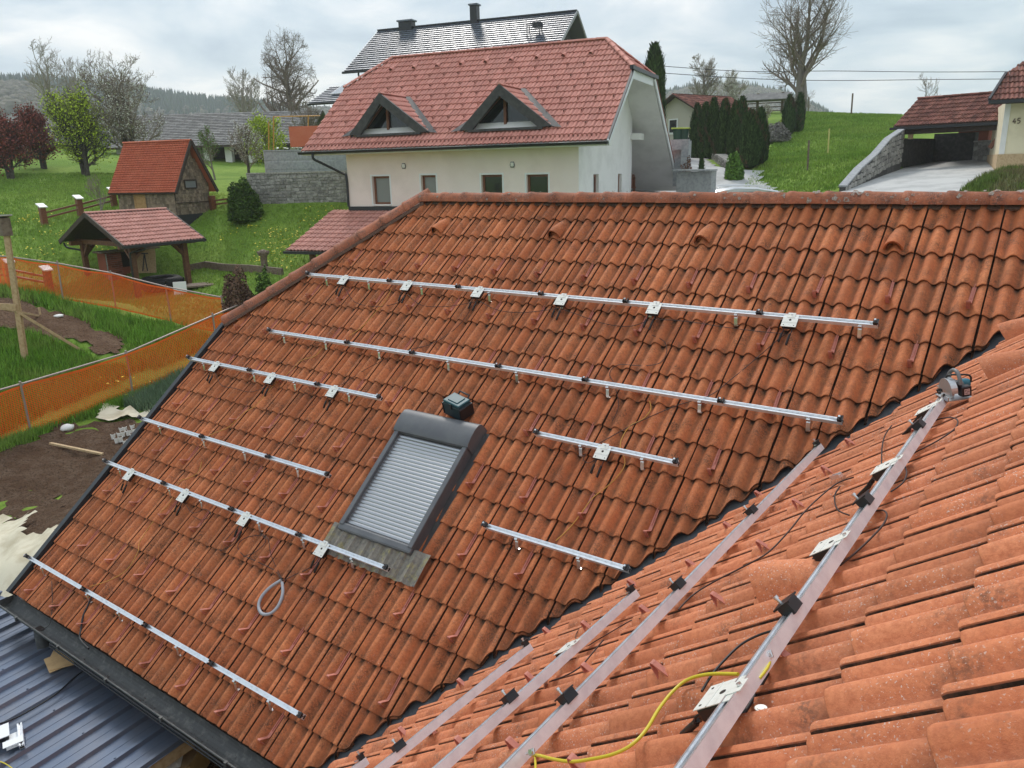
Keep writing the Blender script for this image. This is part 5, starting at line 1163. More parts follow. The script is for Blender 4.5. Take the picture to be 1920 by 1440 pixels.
# dark slated house behind
P = at(640, 130, 47); zr_ = at(710, 58, 50).z
R1_ = azP(710, 58, zr_); R2_ = at(1072, 29, 47.5)
a = math.atan2(R2_.y-R1_.y, R2_.x-R1_.x); a = .245; dk = thing('slate_roofed_house', 'house with glossy dark slate roof and two chimneys behind the white house', 'house', Matrix.Translation((-34.4, 32.03, 5.41)) @ Matrix.Rotation(a, 4, 'Z')); bpy.context.view_layer.update()
LD, HWD, RD = 12.3, 4.0, 2.62; pd_2 = math.atan2(RD, HWD); SD = math.hypot(RD, HWD)
def slate_roof(root, M, W, S, rows, m, cw=.42, name='slates', th=.02):
    mb_v = []; mb_f = []; rn = []
    g = S/rows
    for k in range(rows):
        off = (k % 2)*.5*cw; j = 0; x = -off
        while x < W-.01:
            a_, b_ = max(0, x)+.012, min(W, x+cw)-.012
            if b_-a_ > .03:
                z1 = th+random.uniform(0, .006); n = len(mb_v); y0, y1 = k*g+.03, (k+1)*g-.025
                for q in ((a_, y0, z1), (b_, y0, z1), (b_, y1, .0), (a_, y1, .0), (a_, y0, -.01), (b_, y0, -.01)): mb_v.append(tuple(M @ Vector(q)))
                mb_f += [(n, n+1, n+2, n+3), (n+4, n+5, n+1, n)]; rn += [random.random()]*6
            x += cw
    me = bpy.data.meshes.new(name); me.from_pydata(mb_v, [], mb_f); me.materials.append(MAT[m]); me.attributes.new('rnd', 'FLOAT', 'POINT').data.foreach_set('value', rn); me.update()
    o = bpy.data.objects.new(name, me); C.objects.link(o); o.parent = root; o['kind'] = 'stuff'; return o
slate_roof(dk, Matrix.Rotation(pd_2, 4, 'X'), LD, SD, 19, 'slate_dark', .6, th=.035)
DP_ = Part(dk)
DP_(slab([(0, 0, -.03), (LD, 0, -.03), (LD, HWD, RD-.03), (0, HWD, RD-.03)], .10), 'roof_boarding', 'gutter_dark')
DP_(slab([(0, 2*HWD, 0), (0, HWD, RD), (LD, HWD, RD), (LD, 2*HWD, 0)], .10), 'rear_slope', 'slate_dark')
mb = MB(); mb.beam((0, HWD, RD+.03), (LD, HWD, RD+.03), .22, .08); DP_(mb, 'ridge_capping', 'gutter_dark')
for y_ in (0, 2*HWD):
    mb = MB(); mb.beam((LD+.02, y_, -.05), (LD+.02, HWD, RD-.02), .06, .14); DP_(mb, 'verge_trim', 'granite')
mb = MB(); mb.beam((0, y_ and 0, -.05), (0, HWD, RD-.02), .06, .10); DP_(mb, 'verge_trim', 'white_trim')
mb = MB(); mb.box(.9, LD-.7, .7, 2*HWD-.7, -6, -.05); mb.add([(LD-.7, .7, -.05), (LD-.7, 2*HWD-.7, -.05), (LD-.7, HWD, RD-.3)], [(0, 1, 2)]); mb.add([(.9, .7, -.05), (.9, HWD, RD-.3), (.9, 2*HWD-.7, -.05)], [(0, 1, 2)]); DP_(mb, 'wall', 'stone_dark')
mb = MB(); mb.beam((-.05, -.07, -.08), (LD+.05, -.07, -.08), .12, .11); DP_(mb, 'gutter', 'gutter_dark')
mb = MB(); mb.tube(smooth_pts([(1.0, -.08, -.1), (1.02, .0, -.4), (1.5, .4, -.6), (1.6, .6, -.8)], 4), .05, 8); DP_(mb, 'downpipe', 'gutter_dark')
def chimney(x, w_, d_, h, cap):
    mb = MB(); mb.box(x-w_/2, x+w_/2, HWD-d_/2, HWD+d_/2, RD-.4, RD+h); f = DP_(mb, 'chimney', 'granite' if False else 'gutter_dark'); mb = MB(); mb.bbox(x-w_/2-cap, x+w_/2+cap, HWD-d_/2-cap, HWD+d_/2+cap, RD+h, RD+h+.09, .01); mb.build('chimney_cap', 'slate_dark', f)
chimney(1.95, .85, .5, .33, .08); chimney(6.3, .42, .42, .80, .07)
mb = MB()
for sx in (0, .7):
    for sy in (0, .35): mb.beam((10.2+sx, HWD-2.1+sy, RD-1.5), (10.2+sx, HWD-2.1+sy, RD-.78), .035, .035, up=(0, 1, 0))
for z in (.42, .80): mb.beam((10.15, HWD-2.1, RD-1.58+z), (10.95, HWD-2.1, RD-1.58+z), .04, .04); mb.beam((10.15, HWD-1.75, RD-1.58+z), (10.95, HWD-1.75, RD-1.58+z), .04, .04)
mb.box(10.5, 10.95, HWD-2.1, HWD-1.7, RD-.95, RD-.70); DP_(mb, 'roof_ladder_stand', 'gutter_dark')
# lower wing with solar collectors
mb = MB(); LW = Matrix.Translation((-1.9, -.9, -1.62)) @ Matrix.Rotation(R_(24), 4, 'X')
slate_roof(dk, LW, 6.5, 2.6, 9, 'slate_dark', .5, 'wing_slates', th=.035)
mb = MB(); mb.M = LW; mb.box(0, 6.5, 0, 2.6, -.14, -.03); DP_(mb, 'wing_boarding', 'gutter_dark'); mb = MB(); mb.box(-.9, 4.3, 1.0, 1.7, -5, -1.1); DP_(mb, 'wing_wall', 'granite')
for k in range(3):
    mb = MB(); mb.M = LW; mb.bbox(.95+k*1.12, 2.02+k*1.12, .95, 2.5, .05, .12, .01); f = DP_(mb, 'solar_collector', 'saw_silver'); mb = MB(); mb.M = LW; mb.box(.99+k*1.12, 1.98+k*1.12, .99, 2.46, .121, .124); mb.build('collector_glass', 'solar_glass', f)
mb = MB(); mb.M = LW; mb.beam((-.03, -.05, -.06), (6.5, -.05, -.06), .10, .09); DP_(mb, 'wing_gutter', 'gutter_dark')
# ---- shingled shed
sh = thing('garden_shed', 'small shed with steep red tiled roof and wooden shingle walls', 'shed', Matrix.Translation((-33.76, 17.45, -.61)) @ Matrix.Rotation(.275, 4, 'Z')); bpy.context.view_layer.update(); S_ = Part(sh)
LS, HS, RS = 3.64, 1.25, 2.05; ps = math.atan2(RS, HS); SS = math.hypot(RS, HS)
tile_roof(sh, Matrix.Rotation(ps, 4, 'X'), LS, SS, 'tile_shed', rows=22, sx=.62, budget=0)
S_(slab([(0, .01, -.05), (LS, .01, -.05), (LS, HS, RS-.05), (0, HS, RS-.05)], .05, (0, .7, -.5)), 'roof_boarding', 'dark_wood'); S_(slab([(0, 2*HS, -.0), (0, HS, RS), (LS, HS, RS), (LS, 2*HS, -.0)], .06), 'rear_slope', 'tile_shed')
ridge_row(sh, (0, HS, RS), (LS, HS, RS), 'tile_shed', .33, .075)
for y_, sgn in ((0, -1), (2*HS, 1)):
    mb = MB(); mb.beam((LS+.02, y_, -.06), (LS+.02, HS, RS-.02), .05, .13); S_(mb, 'bargeboard', 'dark_wood')
zb = -1.42; xw0, xw1 = .32, LS-.28; yw0, yw1 = .22, 2*HS-.22; zt = yw0*RS/HS-.06
def shakes(root, M, W, H, rows, inside=None, cw=.13, name='shingle', m='shake', budget=150):
    g = H/rows; me_ = {}; n_o = 0; V = []; Fc = []; Rn = []
    for k in range(rows):
        x = -random.random()*cw
        while x < W:
            w_ = random.uniform(.7, 1.3)*cw; a_, b_ = max(0, x), min(W, x+w_-.008); x += w_
            if b_-a_ < .03 or (inside and not inside((a_+b_)/2, (k+.5)*g)): continue
            z1 = random.uniform(.014, .024); y0, y1 = k*g+random.uniform(-.008, .004), (k+1)*g+.01
            vs = [(a_, -z1, y0), (b_, -z1, y0), (b_, -.004, y1), (a_, -.004, y1), (a_, 0, y0), (b_, 0, y0)]; fs = [(0, 1, 2, 3), (4, 5, 1, 0), (0, 3, 4), (1, 5, 2)]
            if n_o < budget:
                mb = MB(); mb.M = M; mb.add(vs, fs); mb.build(name, m, root); n_o += 1
            else:
                n = len(V); V += [tuple(M @ Vector(v)) for v in vs]; Fc += [tuple(i+n for i in f) for f in fs]; Rn += [random.random()]*6
    if V:
        me = bpy.data.meshes.new(name+'s'); me.from_pydata(V, [], Fc); me.materials.append(MAT[m]); me.attributes.new('rnd', 'FLOAT', 'POINT').data.foreach_set('value', Rn); o = bpy.data.objects.new(name+'s', me); C.objects.link(o); o.parent = root; o['kind'] = 'stuff'
mb = MB(); mb.box(xw0, xw1, yw0, yw1, zb-.6, zt); mb.add([(xw1, yw0, zt), (xw1, yw1, zt), (xw1, HS, RS-.25)], [(0, 1, 2)]); S_(mb, 'wall', 'dark_wood')
dx0, dx1 = 1.20, 1.82
shakes(sh, Matrix.Translation((xw0, yw0-.01, zb+.42)), dx0-xw0, -zb-.42+zt-.02, 5, cw=.14, budget=20); shakes(sh, Matrix.Translation((dx1, yw0-.01, zb+.42)), xw1-dx1, -zb-.42+zt-.02, 5, cw=.14, budget=30)
MGs = Matrix.Translation((xw1+.01, yw0, zb+.48)) @ Matrix.Rotation(math.pi/2, 4, 'Z'); Wg = yw1-yw0
shakes(sh, MGs, Wg, RS-.3-zb-.48, 19, inside=lambda x, z: (zb+.48+z) < zt or abs(x-Wg/2) < (Wg/2)*(1-(zb+.48+z-zt)/(RS-.25-zt)), cw=.12, budget=230)
mb = MB(); mb.box(xw0-.02, dx0, yw0-.03, yw0-.002, zb-.3, zb+.42); mb.box(dx1, xw1+.03, yw0-.03, yw0-.002, zb-.3, zb+.42); mb.box(xw1+.002, xw1+.03, yw0-.03, yw1, zb-.4, zb+.48); S_(mb, 'bitumen_skirt', 'bitumen')
mb = MB(); mb.box(dx0+.06, dx1-.06, yw0-.02, yw0+.02, zb-.05, zt-.06); mb.box(dx0+.0, dx0+.06, yw0-.04, yw0+.02, zb-.05, zt-.02); mb.box(dx1-.06, dx1, yw0-.04, yw0+.02, zb-.05, zt-.02); d_ = S_(mb, 'door', 'door_wood')
mb = MB(); mb.box(dx1-.17, dx1-.08, yw0-.05, yw0-.02, -.85, -.83); mb.build('handle', 'black_plastic', d_); mb = MB(); mb.box(dx0+.06, dx1-.06, yw0-.035, yw0-.02, -.78, -.72); mb.build('door_ledge', 'door_wood', d_)
mb = MB(); mb.box(xw1+.03, xw1+.06, .82, 1.55, .42, .48); mb.box(xw1+.03, xw1+.06, .82, 1.55, .10, .15); mb.box(xw1+.03, xw1+.06, .82, .87, .15, .42); mb.box(xw1+.03, xw1+.06, 1.50, 1.55, .15, .42); f = S_(mb, 'window', 'dark_wood'); mb = MB(); mb.box(xw1+.025, xw1+.035, .87, 1.50, .15, .42); mb.build('pane', 'glass_curtain', f)
mb = MB(); mb.beam((xw1+.04, .0+yw0, -.46), (xw1+.04, yw1, -.46), .03, .03); S_(mb, 'ledge', 'dark_wood')
mb = MB(); mb.bbox(dx0-.02, dx1+.05, yw0-.35, yw0-.04, zb-.2, zb-.02, .01); S_(mb, 'door_step', 'stone_pale')
# ---- open timber pavilion
PF = at(230, 460, 29.5); PFR = azP(383, 446, PF.z); PBL = azP(107, 451, PF.z)
a = math.atan2(PFR.y-PF.y, PFR.x-PF.x); Lp = (PFR-PF).length; Wp = abs((PBL-PF).dot(Vector((-math.sin(a), math.cos(a), 0))))
pv = thing('garden_pavilion', 'open timber pavilion with pinkish tiled gable roof and brick hearth beside the lawn', 'pavilion', Matrix.Translation(PF) @ Matrix.Rotation(a, 4, 'Z')); bpy.context.view_layer.update(); V_ = Part(pv)
Hp = Wp/2; Rp = 1.02; pp = math.atan2(Rp, Hp); Sp = math.hypot(Rp, Hp)
tile_roof(pv, Matrix.Rotation(pp, 4, 'X'), Lp, Sp, 'tile_pink', rows=9, sx=.9, budget=160)
V_(slab([(0, 0, -.05), (Lp, 0, -.05), (Lp, Hp, Rp-.05), (0, Hp, Rp-.05)], .05), 'roof_boarding', 'dark_wood'); V_(slab([(0, 2*Hp, 0), (0, Hp, Rp), (Lp, Hp, Rp), (Lp, 2*Hp, 0)], .07), 'rear_slope', 'dark_wood')
ridge_row(pv, (0, Hp, Rp), (Lp, Hp, Rp), 'tile_pink', .36, .08)
for x in (.0, Lp):
    for y_ in (0, 2*Hp):
        mb = MB(); mb.beam((x, y_, -.07), (x, Hp, Rp-.05), .05, .16); V_(mb, 'bargeboard', 'dark_wood')
mb = MB(); mb.beam((-.02, -.05, -.07), (Lp+.02, -.05, -.07), .10, .09); V_(mb, 'gutter', 'gutter_dark')
mb = MB(); mb.tube(smooth_pts([(.75, -.05, -.1), (.7, .0, -.22), (.45, .35, -.3), (.40, .42, -.5), (.40, .42, -1.8)], 4), .035, 8); V_(mb, 'downpipe', 'gutter_dark')
mb = MB(); mb.tube(smooth_pts([(.15, 2*Hp+.02, -.1), (.2, 2*Hp-.1, -.28), (.5, 2*Hp-.5, -.4), (.5, 2*Hp-.55, -.6), (.5, 2*Hp-.55, -1.8)], 4), .035, 8); V_(mb, 'downpipe', 'gutter_dark')
PO = [(.55, .55), (.55, 2*Hp-.6), (Lp-.55, .5), (Lp-.55, 2*Hp-.6)]; iw = pv.matrix_world
for x, y in PO:
    wp = iw @ Vector((x, y, 0)); zg = gz(wp.x, wp.y)-PF.z; mb = MB(); mb.beam((x, y, zg-.05), (x, y, -.06), .17, .17, up=(0, 1, 0)); V_(mb, 'post', 'brown_wood')
    for dx_, dy_ in ((.45 if x < 1 else -.45, 0), (0, .45 if y < 1 else -.45)):
        mb = MB(); mb.beam((x, y, -.62), (x+dx_, y+dy_, -.14), .10, .12, up=(0, 1, 0) if dx_ else (1, 0, 0)); V_(mb, 'brace', 'brown_wood')
for y in (.52, 2*Hp-.6): mb = MB(); mb.beam((.1, y, -.10), (Lp-.1, y, -.10), .14, .16); V_(mb, 'plate_beam', 'brown_wood')
for x in (.55, Lp-.55): mb = MB(); mb.beam((x, .1, -.06), (x, 2*Hp-.1, -.06), .12, .16); V_(mb, 'tie_beam', 'brown_wood')
zg0 = -1.85
# brick hearth: bricks one by one
def bricks(root, x0, x1, y, z0, z1, bw=.25, bh=.075, d=.12, budget=90):
    k = 0; z = z0
    mb = MB(); mb.box(x0, x1, y+.012, y+d, z0, z1); mb.build('hearth_core', 'stone_joint', root); r = 0; c = 0
    while z < z1-.02:
        x = x0-(bw/2 if r % 2 else 0)
        while x < x1:
            a_, b_ = max(x0, x)+.005, min(x1, x+bw)-.005
            if b_-a_ > .03 and c < budget: mb = MB(); mb.box(a_, b_, y, y+.03, z+.005, z+bh-.005); mb.build('brick', 'brick', root); c += 1
            x += bw
        z += bh; r += 1
hx = 1.0
bricks(pv, hx, hx+.55, 2*Hp-1.35, zg0-.2, -.55); bricks(pv, hx+1.25, hx+1.75, 2*Hp-1.35, zg0-.2, -.42)
mb = MB(); mb.box(hx, hx+1.75, 2*Hp-1.2, 2*Hp-.6, zg0-.3, -.5); V_(mb, 'hearth_wall', 'brick')
mb = MB(); mb.bbox(hx-.3, hx+2.0, 2*Hp-1.6, 2*Hp-.9, -.50, -.44, .01); V_(mb, 'counter_top', 'weathered_wood')
mb = MB(); mb.box(hx+.56, hx+1.24, 2*Hp-1.30, 2*Hp-1.22, -1.1, -.55); V_(mb, 'oven_opening', 'dark_gap')
def at_pv(px, py, y): # point on the plane y=const of the pavilion
    d = iw.inverted().to_3x3() @ ray(px, py); o = iw.inverted() @ Vector((0, 0, 0)); return o+d*((y-o.y)/d.y)
# things leaning and standing around the pavilion
q = gp(262, 512); tb_ = thing('trestle_table', 'folded trestle table leaning upright against the brick hearth', 'table', loc=q, rz=a-math.pi/2+.75)
bpy.context.view_layer.update()
tr = Matrix.Rotation(R_(-14), 4, 'X'); mb = MB(); mb.M = tr; mb.bbox(-.62, .62, -.02, .02, .05, .98, .01); mb.build('table_top', 'raw_wood', tb_)
for x in (-.30, .22):
    for dx_ in (-.09, .09):
        mb = MB(); mb.M = tr; mb.beam((x, -.04, .80), (x+dx_, -.05, .12), .03, .03, up=(0, 1, 0)); mb.build('leg', 'black_plastic', tb_)
    mb = MB(); mb.M = tr; mb.beam((x-.14, -.04, .80), (x+.14, -.04, .80), .03, .04); mb.build('hinge_bar', 'black_plastic', tb_)
q = gp(306, 545); ty = thing('tractor_tyre', 'large black tractor tyre lying flat beside the pavilion', 'tyre', loc=q+Vector((0, 0, .02)))
mb = MB(); prt = [(.42, .02), (.62, .0), (.72, .08), (.74, .25), (.72, .42), (.62, .50), (.44, .48), (.40, .40), (.52, .25), (.40, .10)]; n = 40
V = [(math.cos(2*math.pi*k/n)*r, math.sin(2*math.pi*k/n)*r, z) for k in range(n) for r, z in prt]; m_ = len(prt)
mb.add(V, [(k*m_+i, ((k+1) % n)*m_+i, ((k+1) % n)*m_+(i+1) % m_, k*m_+(i+1) % m_) for k in range(n) for i in range(m_)], 0, True); mb.build('tyre_wall', 'rubber', ty)
lug = MB(); lug.bbox(-.025, .025, -.03, .03, -.18, .18, .006); lm_ = lug.mesh('tread_lug', 'rubber')
for k in range(28): t = 2*math.pi*k/28; inst(lm_, 'tread_lug', ty, mat4=Matrix.Translation((math.cos(t)*.75, math.sin(t)*.75, .25)) @ Matrix.Rotation(t, 4, 'Z') @ Matrix.Rotation(.5*(1 if k % 2 else -1), 4, 'X'))
q = gp(344, 552); mb = MB(); mb.M = Matrix.Rotation(R_(-10), 4, 'Y'); mb.bbox(-.02, .02, -.22, .22, 0, .46, .008); o = mb.build('canister', 'white_plastic', None, 'flat white plastic canister leaning on the tractor tyre', 'canister'); o.location = q+Vector((.0, -.1, 0)); o.rotation_euler = (0, 0, -.6)
q = gp(375, 538); pt2 = thing('board_stack', 'weathered grey boards stacked on the grass right of the tractor tyre', 'board stack', loc=q, rz=1.1)
for i in range(4): mb = MB(); mb.bbox(-.95+.06*i, .9-.04*i, -.42+.21*i, -.22+.21*i, .06, .12, .006); mb.build('board', 'weathered_wood', pt2)
for x in (-.6, .6): mb = MB(); mb.box(x-.05, x+.05, -.45, .45, 0, .06); mb.build('bearer', 'weathered_wood', pt2)
q = gp(497, 508); bs = thing('bird_stump', 'weathered tree stump with knobbly head standing on the lawn', 'stump', loc=q)
mb = MB(); mb.tube([(0, 0, -.05), (0, 0, .35), (.01, 0, .5), (0, 0, .58), (0, .0, .68), (0, 0, .74)], [.13, .115, .12, .2, .18, .06], 9); mb.build('trunk', 'weathered_wood', bs)
for k in range(5): t = k*1.26; mb = MB(); mb.tube([(math.cos(t)*.1, math.sin(t)*.1, .6), (math.cos(t)*.22, math.sin(t)*.22, .66)], [.07, .04], 6); mb.build('stub', 'weathered_wood', bs)
# low timber edging on the lawn
E_ = [gp(*q) for q in [(350, 508), (385, 500), (420, 506), (470, 510), (530, 517)]]
ed = thing('timber_edging', 'low dark timber edging along the lawn behind the pavilion', 'edging', loc=E_[0])
for p, q in zip(E_, E_[1:]): mb = MB(); mb.beam(p-E_[0]+Vector((0, 0, .12)), q-E_[0]+Vector((0, 0, .12)), .10, .26); mb.build('edging_board', 'weathered_wood', ed)
# ---- rustic rail fences
def rail_fence(label, pts, H=.75, caps=True, sub=0):
    P = [gp(*q) for q in pts]; t = thing('rail_fence', label, 'fence', loc=P[0], group='brown rail fences with capped posts'); o = P[0]
    for p in P:
        mb = MB(); mb.bbox(p.x-o.x-.11, p.x-o.x+.11, p.y-o.y-.11, p.y-o.y+.11, p.z-o.z-.15, p.z-o.z+H, .02); mb.build('post', 'frame_brown', t)
        if caps: mb = MB(); mb.M = Matrix.Translation(p-o+Vector((0, 0, H))) @ Matrix.Rotation(.4, 4, 'Y'); mb.bbox(-.19, .19, -.16, .16, 0, .05, .01); mb.build('post_cap', 'white_plastic', t)
    for p, q in zip(P, P[1:]):
        for h in (.35, .62): mb = MB(); mb.beam(p-o+Vector((0, 0, H*h)), q-o+Vector((0, 0, H*h+.02)), .07, .07); mb.build('rail', 'frame_brown', t)
rail_fence('brown rail fence with pale post caps running up to the shed', [(84, 421), (152, 405), (215, 388)])
rail_fence('brown rail fence with pale caps seen through the orange mesh', [(-60, 530), (24, 533), (94, 546)], .8)
rail_fence('low brown rail fence between the shed and the stone wall', [(400, 392), (440, 390), (470, 388)], .6, False)
# ---- old barn behind the shed
bz = at(190, 278, 66); bq = azP(570, 268, bz.z); a = math.atan2(bq.y-bz.y, bq.x-bz.x); Lb = (bq-bz).length
bn = thing('long_barn', 'long low barn with a weathered grey roof behind the shed', 'barn', Matrix.Translation(bz) @ Matrix.Rotation(a, 4, 'Z')); bpy.context.view_layer.update(); N2 = Part(bn)
rb = at(400, 212, 72); rbl = bn.matrix_world.inverted() @ rb; rbl.y = 5.6; dd = bn.matrix_world.to_3x3().transposed() @ ray(400, 212); o_ = bn.matrix_world.inverted() @ Vector((0, 0, 0)); hr = (o_+dd*((5.6-o_.y)/dd.y)).z
sb = math.hypot(5.6, hr); slate_roof(bn, Matrix.Rotation(math.atan2(hr, 5.6), 4, 'X'), Lb, sb, 20, 'slate_old', .6, 'roof_slates')
N2(slab([(0, 0, -.03), (Lb, 0, -.03), (Lb, 5.6, hr-.03), (0, 5.6, hr-.03)], .1), 'roof_boarding', 'dark_wood'); N2(slab([(0, 11.2, 0), (0, 5.6, hr), (Lb, 5.6, hr), (Lb, 11.2, 0)], .1), 'rear_slope', 'slate_old')
mb = MB(); mb.box(.5, Lb-.5, 2.5, 10.5, -4, -.1); N2(mb, 'back_wall', 'dark_wood')
for k in range(9):
    x = 1+k*(Lb-2)/8; mb = MB(); mb.box(x-.25, x+.25, .6, 1.1, -4, -.1); N2(mb, 'pillar', 'render_white')
mb = MB(); mb.box(.5, Lb-.5, .65, 1.05, -3.6, -2.0); N2(mb, 'parapet', 'stone_joint')
# ---- garden walls left of the white house
def stone_wall(label, p0, p1, H, m='stone_grey', joint='stone_joint', th=.4, sh_=.17, sw_=.32, coping=None, budget=300, H1=None, name='stone_wall', proud=.03, base=-.4):
    p0 = Vector(p0); p1 = Vector(p1); d = p1-p0; L = math.hypot(d.x, d.y); a = math.atan2(d.y, d.x); H1 = H if H1 is None else H1; dz = d.z
    t = thing(name, label, 'wall', Matrix.Translation(p0) @ Matrix.Rotation(a, 4, 'Z')); bpy.context.view_layer.update()
    mb = MB(); mb.add([(0, 0, base), (L, 0, dz+base), (L, 0, dz+H1), (0, 0, H), (0, th, base), (L, th, dz+base), (L, th, dz+H1), (0, th, H)], [(0, 1, 2, 3), (5, 4, 7, 6), (3, 2, 6, 7), (0, 3, 7, 4), (1, 5, 6, 2)]); mb.build('core', joint, t)
    rows = max(1, int(max(H, H1)/sh_)); c = 0; V = []; Fc = []; Rn = []
    for r in range(rows+1):
        x = -random.random()*sw_
        while x < L:
            w_ = sw_*random.uniform(.6, 1.5); a_, b_ = max(0, x)+.012, min(L, x+w_)-.012; x += w_
            if b_-a_ < .06: continue
            k = (a_+b_)/2/L; Hk = H+(H1-H)*k; z0 = r*sh_+dz*k+random.uniform(-.02, .02); z1 = z0+sh_-.02
            if r*sh_+sh_*.6 > Hk: continue
            z1 = min(z1, Hk+dz*k-.01); pr_ = proud*random.uniform(.3, 1.2); j = lambda s: random.uniform(-s, s)
            v = [(a_+j(.02), -.001, z0+j(.015)), (b_+j(.02), -.001, z0+j(.015)), (b_+j(.02), -.001, z1+j(.01)), (a_+j(.02), -.001, z1+j(.01))]; cx, cz = (a_+b_)/2, (z0+z1)/2
            f = [(cx+(p[0]-cx)*.82, -pr_, cz+(p[2]-cz)*.76) for p in v]; fs = [(4, 5, 6, 7)]+[(i, (i+1) % 4, 4+(i+1) % 4, 4+i) for i in range(4)]
            if c < budget: mb = MB(); mb.add(v+f, fs); mb.build('stone', m, t); c += 1
            else: n = len(V); V += v+f; Fc += [tuple(i+n for i in q) for q in fs]; Rn += [random.random()]*8
    if V: me = bpy.data.meshes.new('stones'); me.from_pydata(V, [], Fc); me.materials.append(MAT[m]); me.attributes.new('rnd', 'FLOAT', 'POINT').data.foreach_set('value', Rn); o = bpy.data.objects.new('stones', me); C.objects.link(o); o.parent = t; o['kind'] = 'stuff'
    if coping: mb = MB(); mb.beam((0, th/2, H+.03), (L, th/2, dz+H1+.03), th+.06, .06); mb.build('coping', coping, t)
    return t
g0, g1 = gp(468, 382), gp(668, 378); w0 = at(466, 327, math.hypot(g0.x, g0.y)); w1 = at(668, 322, math.hypot(g1.x, g1.y))
stone_wall('long grey stone retaining wall at the top of the lawn beside the white house', g0, g1, w0.z-g0.z, H1=w1.z-g1.z, coping='stone_pale', sw_=.26, sh_=.13)
tz = w0.z; bk = [at(468, 300, 40), at(668, 298, 38)]
mb = MB(); mb.add([(w0.x, w0.y, tz-.06), (w1.x, w1.y, w1.z-.06), (w1.x-6, w1.y+9, w1.z+.2), (w0.x-6, w0.y+9, tz+.2)], [(0, 1, 2, 3)]); mb.build('terrace', 'lawn', kind='structure')
q0 = w0+Vector((-1.2, 2.3, -.1)); q1 = w1+Vector((-.6, 2.3, -.1)); h2 = at(500, 290, math.hypot(q0.x, q0.y)).z-q0.z
stone_wall('upper smooth grey stone wall above the daffodil bed', at(497, 318, 38.6), at(668, 318, 35.5), .80, m='granite', joint='granite', sh_=.40, sw_=.9, proud=.012, coping='granite')
# pole frame and orange panel behind
fb = at(515, 300, 45); po = thing('climbing_poles', 'tall thin yellowish pole frame behind the upper garden wall', 'plant poles', loc=fb)
for (px, py0, py1) in ((513, 218, 300), (504, 228, 300), (578, 216, 300)): mb = MB(); A0 = at(px, py1, 45)-fb; A1 = at(px, py0, 45)-fb; mb.tube([A0, A1], .035, 6); mb.build('pole', 'ochre_cable', po)
mb = MB(); mb.tube([at(512, 219, 45)-fb, at(600, 217, 45)-fb], .03, 6); mb.build('crossbar', 'ochre_cable', po)
pb = at(545, 276, 43); mb = MB(); mb.bbox(0, 1.9, -.03, .03, 0, 1.0, .01); o = mb.build('orange_board', 'tile_shed', None, 'rusty orange board standing on the terrace behind the daffodils', 'board'); o.location = pb; o.rotation_euler = (0, 0, .5)
# ---- right side: carport, cream house, outbuilding, retaining wall
cpo, Lc, Pc = building('long open carport with old tiled roof between the meadow and cream house', 'carport', (1675, 236), 37.5, (1890, 224), 'carport'); CP_ = Part(cpo)
inv_ = cpo.matrix_world.inverted(); dd = inv_.to_3x3() @ ray(1697, 187); oo = inv_ @ Vector((0, 0, 0)); HC = 2.0; kk = (HC-oo.y)/dd.y; rC = (oo+dd*kk).z; xoff = (oo+dd*kk).x
pc = math.atan2(rC, HC); tile_roof(cpo, Matrix.Rotation(pc, 4, 'X'), Lc+.6, math.hypot(rC, HC), 'tile_old', rows=7, sx=.75, budget=190)
CP_(slab([(0, 0, -.05), (Lc+.6, 0, -.05), (Lc+.6, HC, rC-.05), (0, HC, rC-.05)], .09), 'roof_boarding', 'dark_wood'); CP_(slab([(0, 2*HC, 0), (0, HC, rC), (Lc+.6, HC, rC), (Lc+.6, 2*HC, 0)], .1), 'rear_slope', 'tile_old')
ridge_row(cpo, (0, HC, rC), (Lc+.6, HC, rC), 'tile_old', .36, .09)
mb = MB(); mb.beam((-.1, -.06, -.12), (Lc+.4, -.06, -.12), .10, .10); CP_(mb, 'gutter', 'gutter_dark')
mb = MB(); mb.beam((.1, .3, -.24), (Lc+.4, .3, -.24), .18, .24); CP_(mb, 'beam', 'dark_wood')
mb = MB(); mb.beam((Lc*.86, .3, -1.0), (Lc*.97, .3, -.3), .12, .14); CP_(mb, 'brace', 'frame_brown')
for x in (.25, .6): mb = MB(); mb.beam((x, .35, -.55), (x, .35, -.2), .15, .15, up=(0, 1, 0)); CP_(mb, 'post', 'raw_wood')
for k in range(16): inst(sgm, 'snow_hook', cpo, mat4=Matrix.Rotation(pc, 4, 'X') @ Matrix.Translation((.4+k*.42, .45, .02)))
def cwall(px0, py0, px1, py1, D0, D1, top0, top1): pass
chz, Lh, Ph = building('cream rendered house number 45 at the right edge with dark red tiled roof', 'house', (1857, 187), 32.5, (1990, 180), 'cream_house'); H_ = Part(chz)
inv_ = chz.matrix_world.inverted()
def loc_at(root, px, py, y): i = root.matrix_world.inverted(); d = i.to_3x3() @ ray(px, py); o = i @ Vector((0, 0, 0)); return o+d*((y-o.y)/d.y)
v1_ = loc_at(chz, 1887, 137, 1.35); v2_ = loc_at(chz, 1925, 116, 2.1); ph = math.atan2(v1_.z, 1.35); sH = 4.2
nrm_h = Vector((0, -math.sin(ph), math.cos(ph))); ex2 = (Vector((v2_.x, 2.1, 2.1*math.tan(ph)))-Vector((v1_.x, 1.35, v1_.z))).cross(nrm_h).normalized(); ex2 = ex2 if ex2.x < 0 else -ex2
ex1 = Vector((v1_.x, 1.35, v1_.z)).cross(nrm_h).normalized(); ex1 = ex1 if ex1.x < 0 else -ex1
tile_roof(chz, Matrix.Rotation(ph, 4, 'X'), 6.3, sH, 'tile_old', rows=12, sx=.95, planes=[(Vector((0, 0, 0)), ex1), (Vector((v1_.x, 1.35, v1_.z)), ex2)], budget=180)
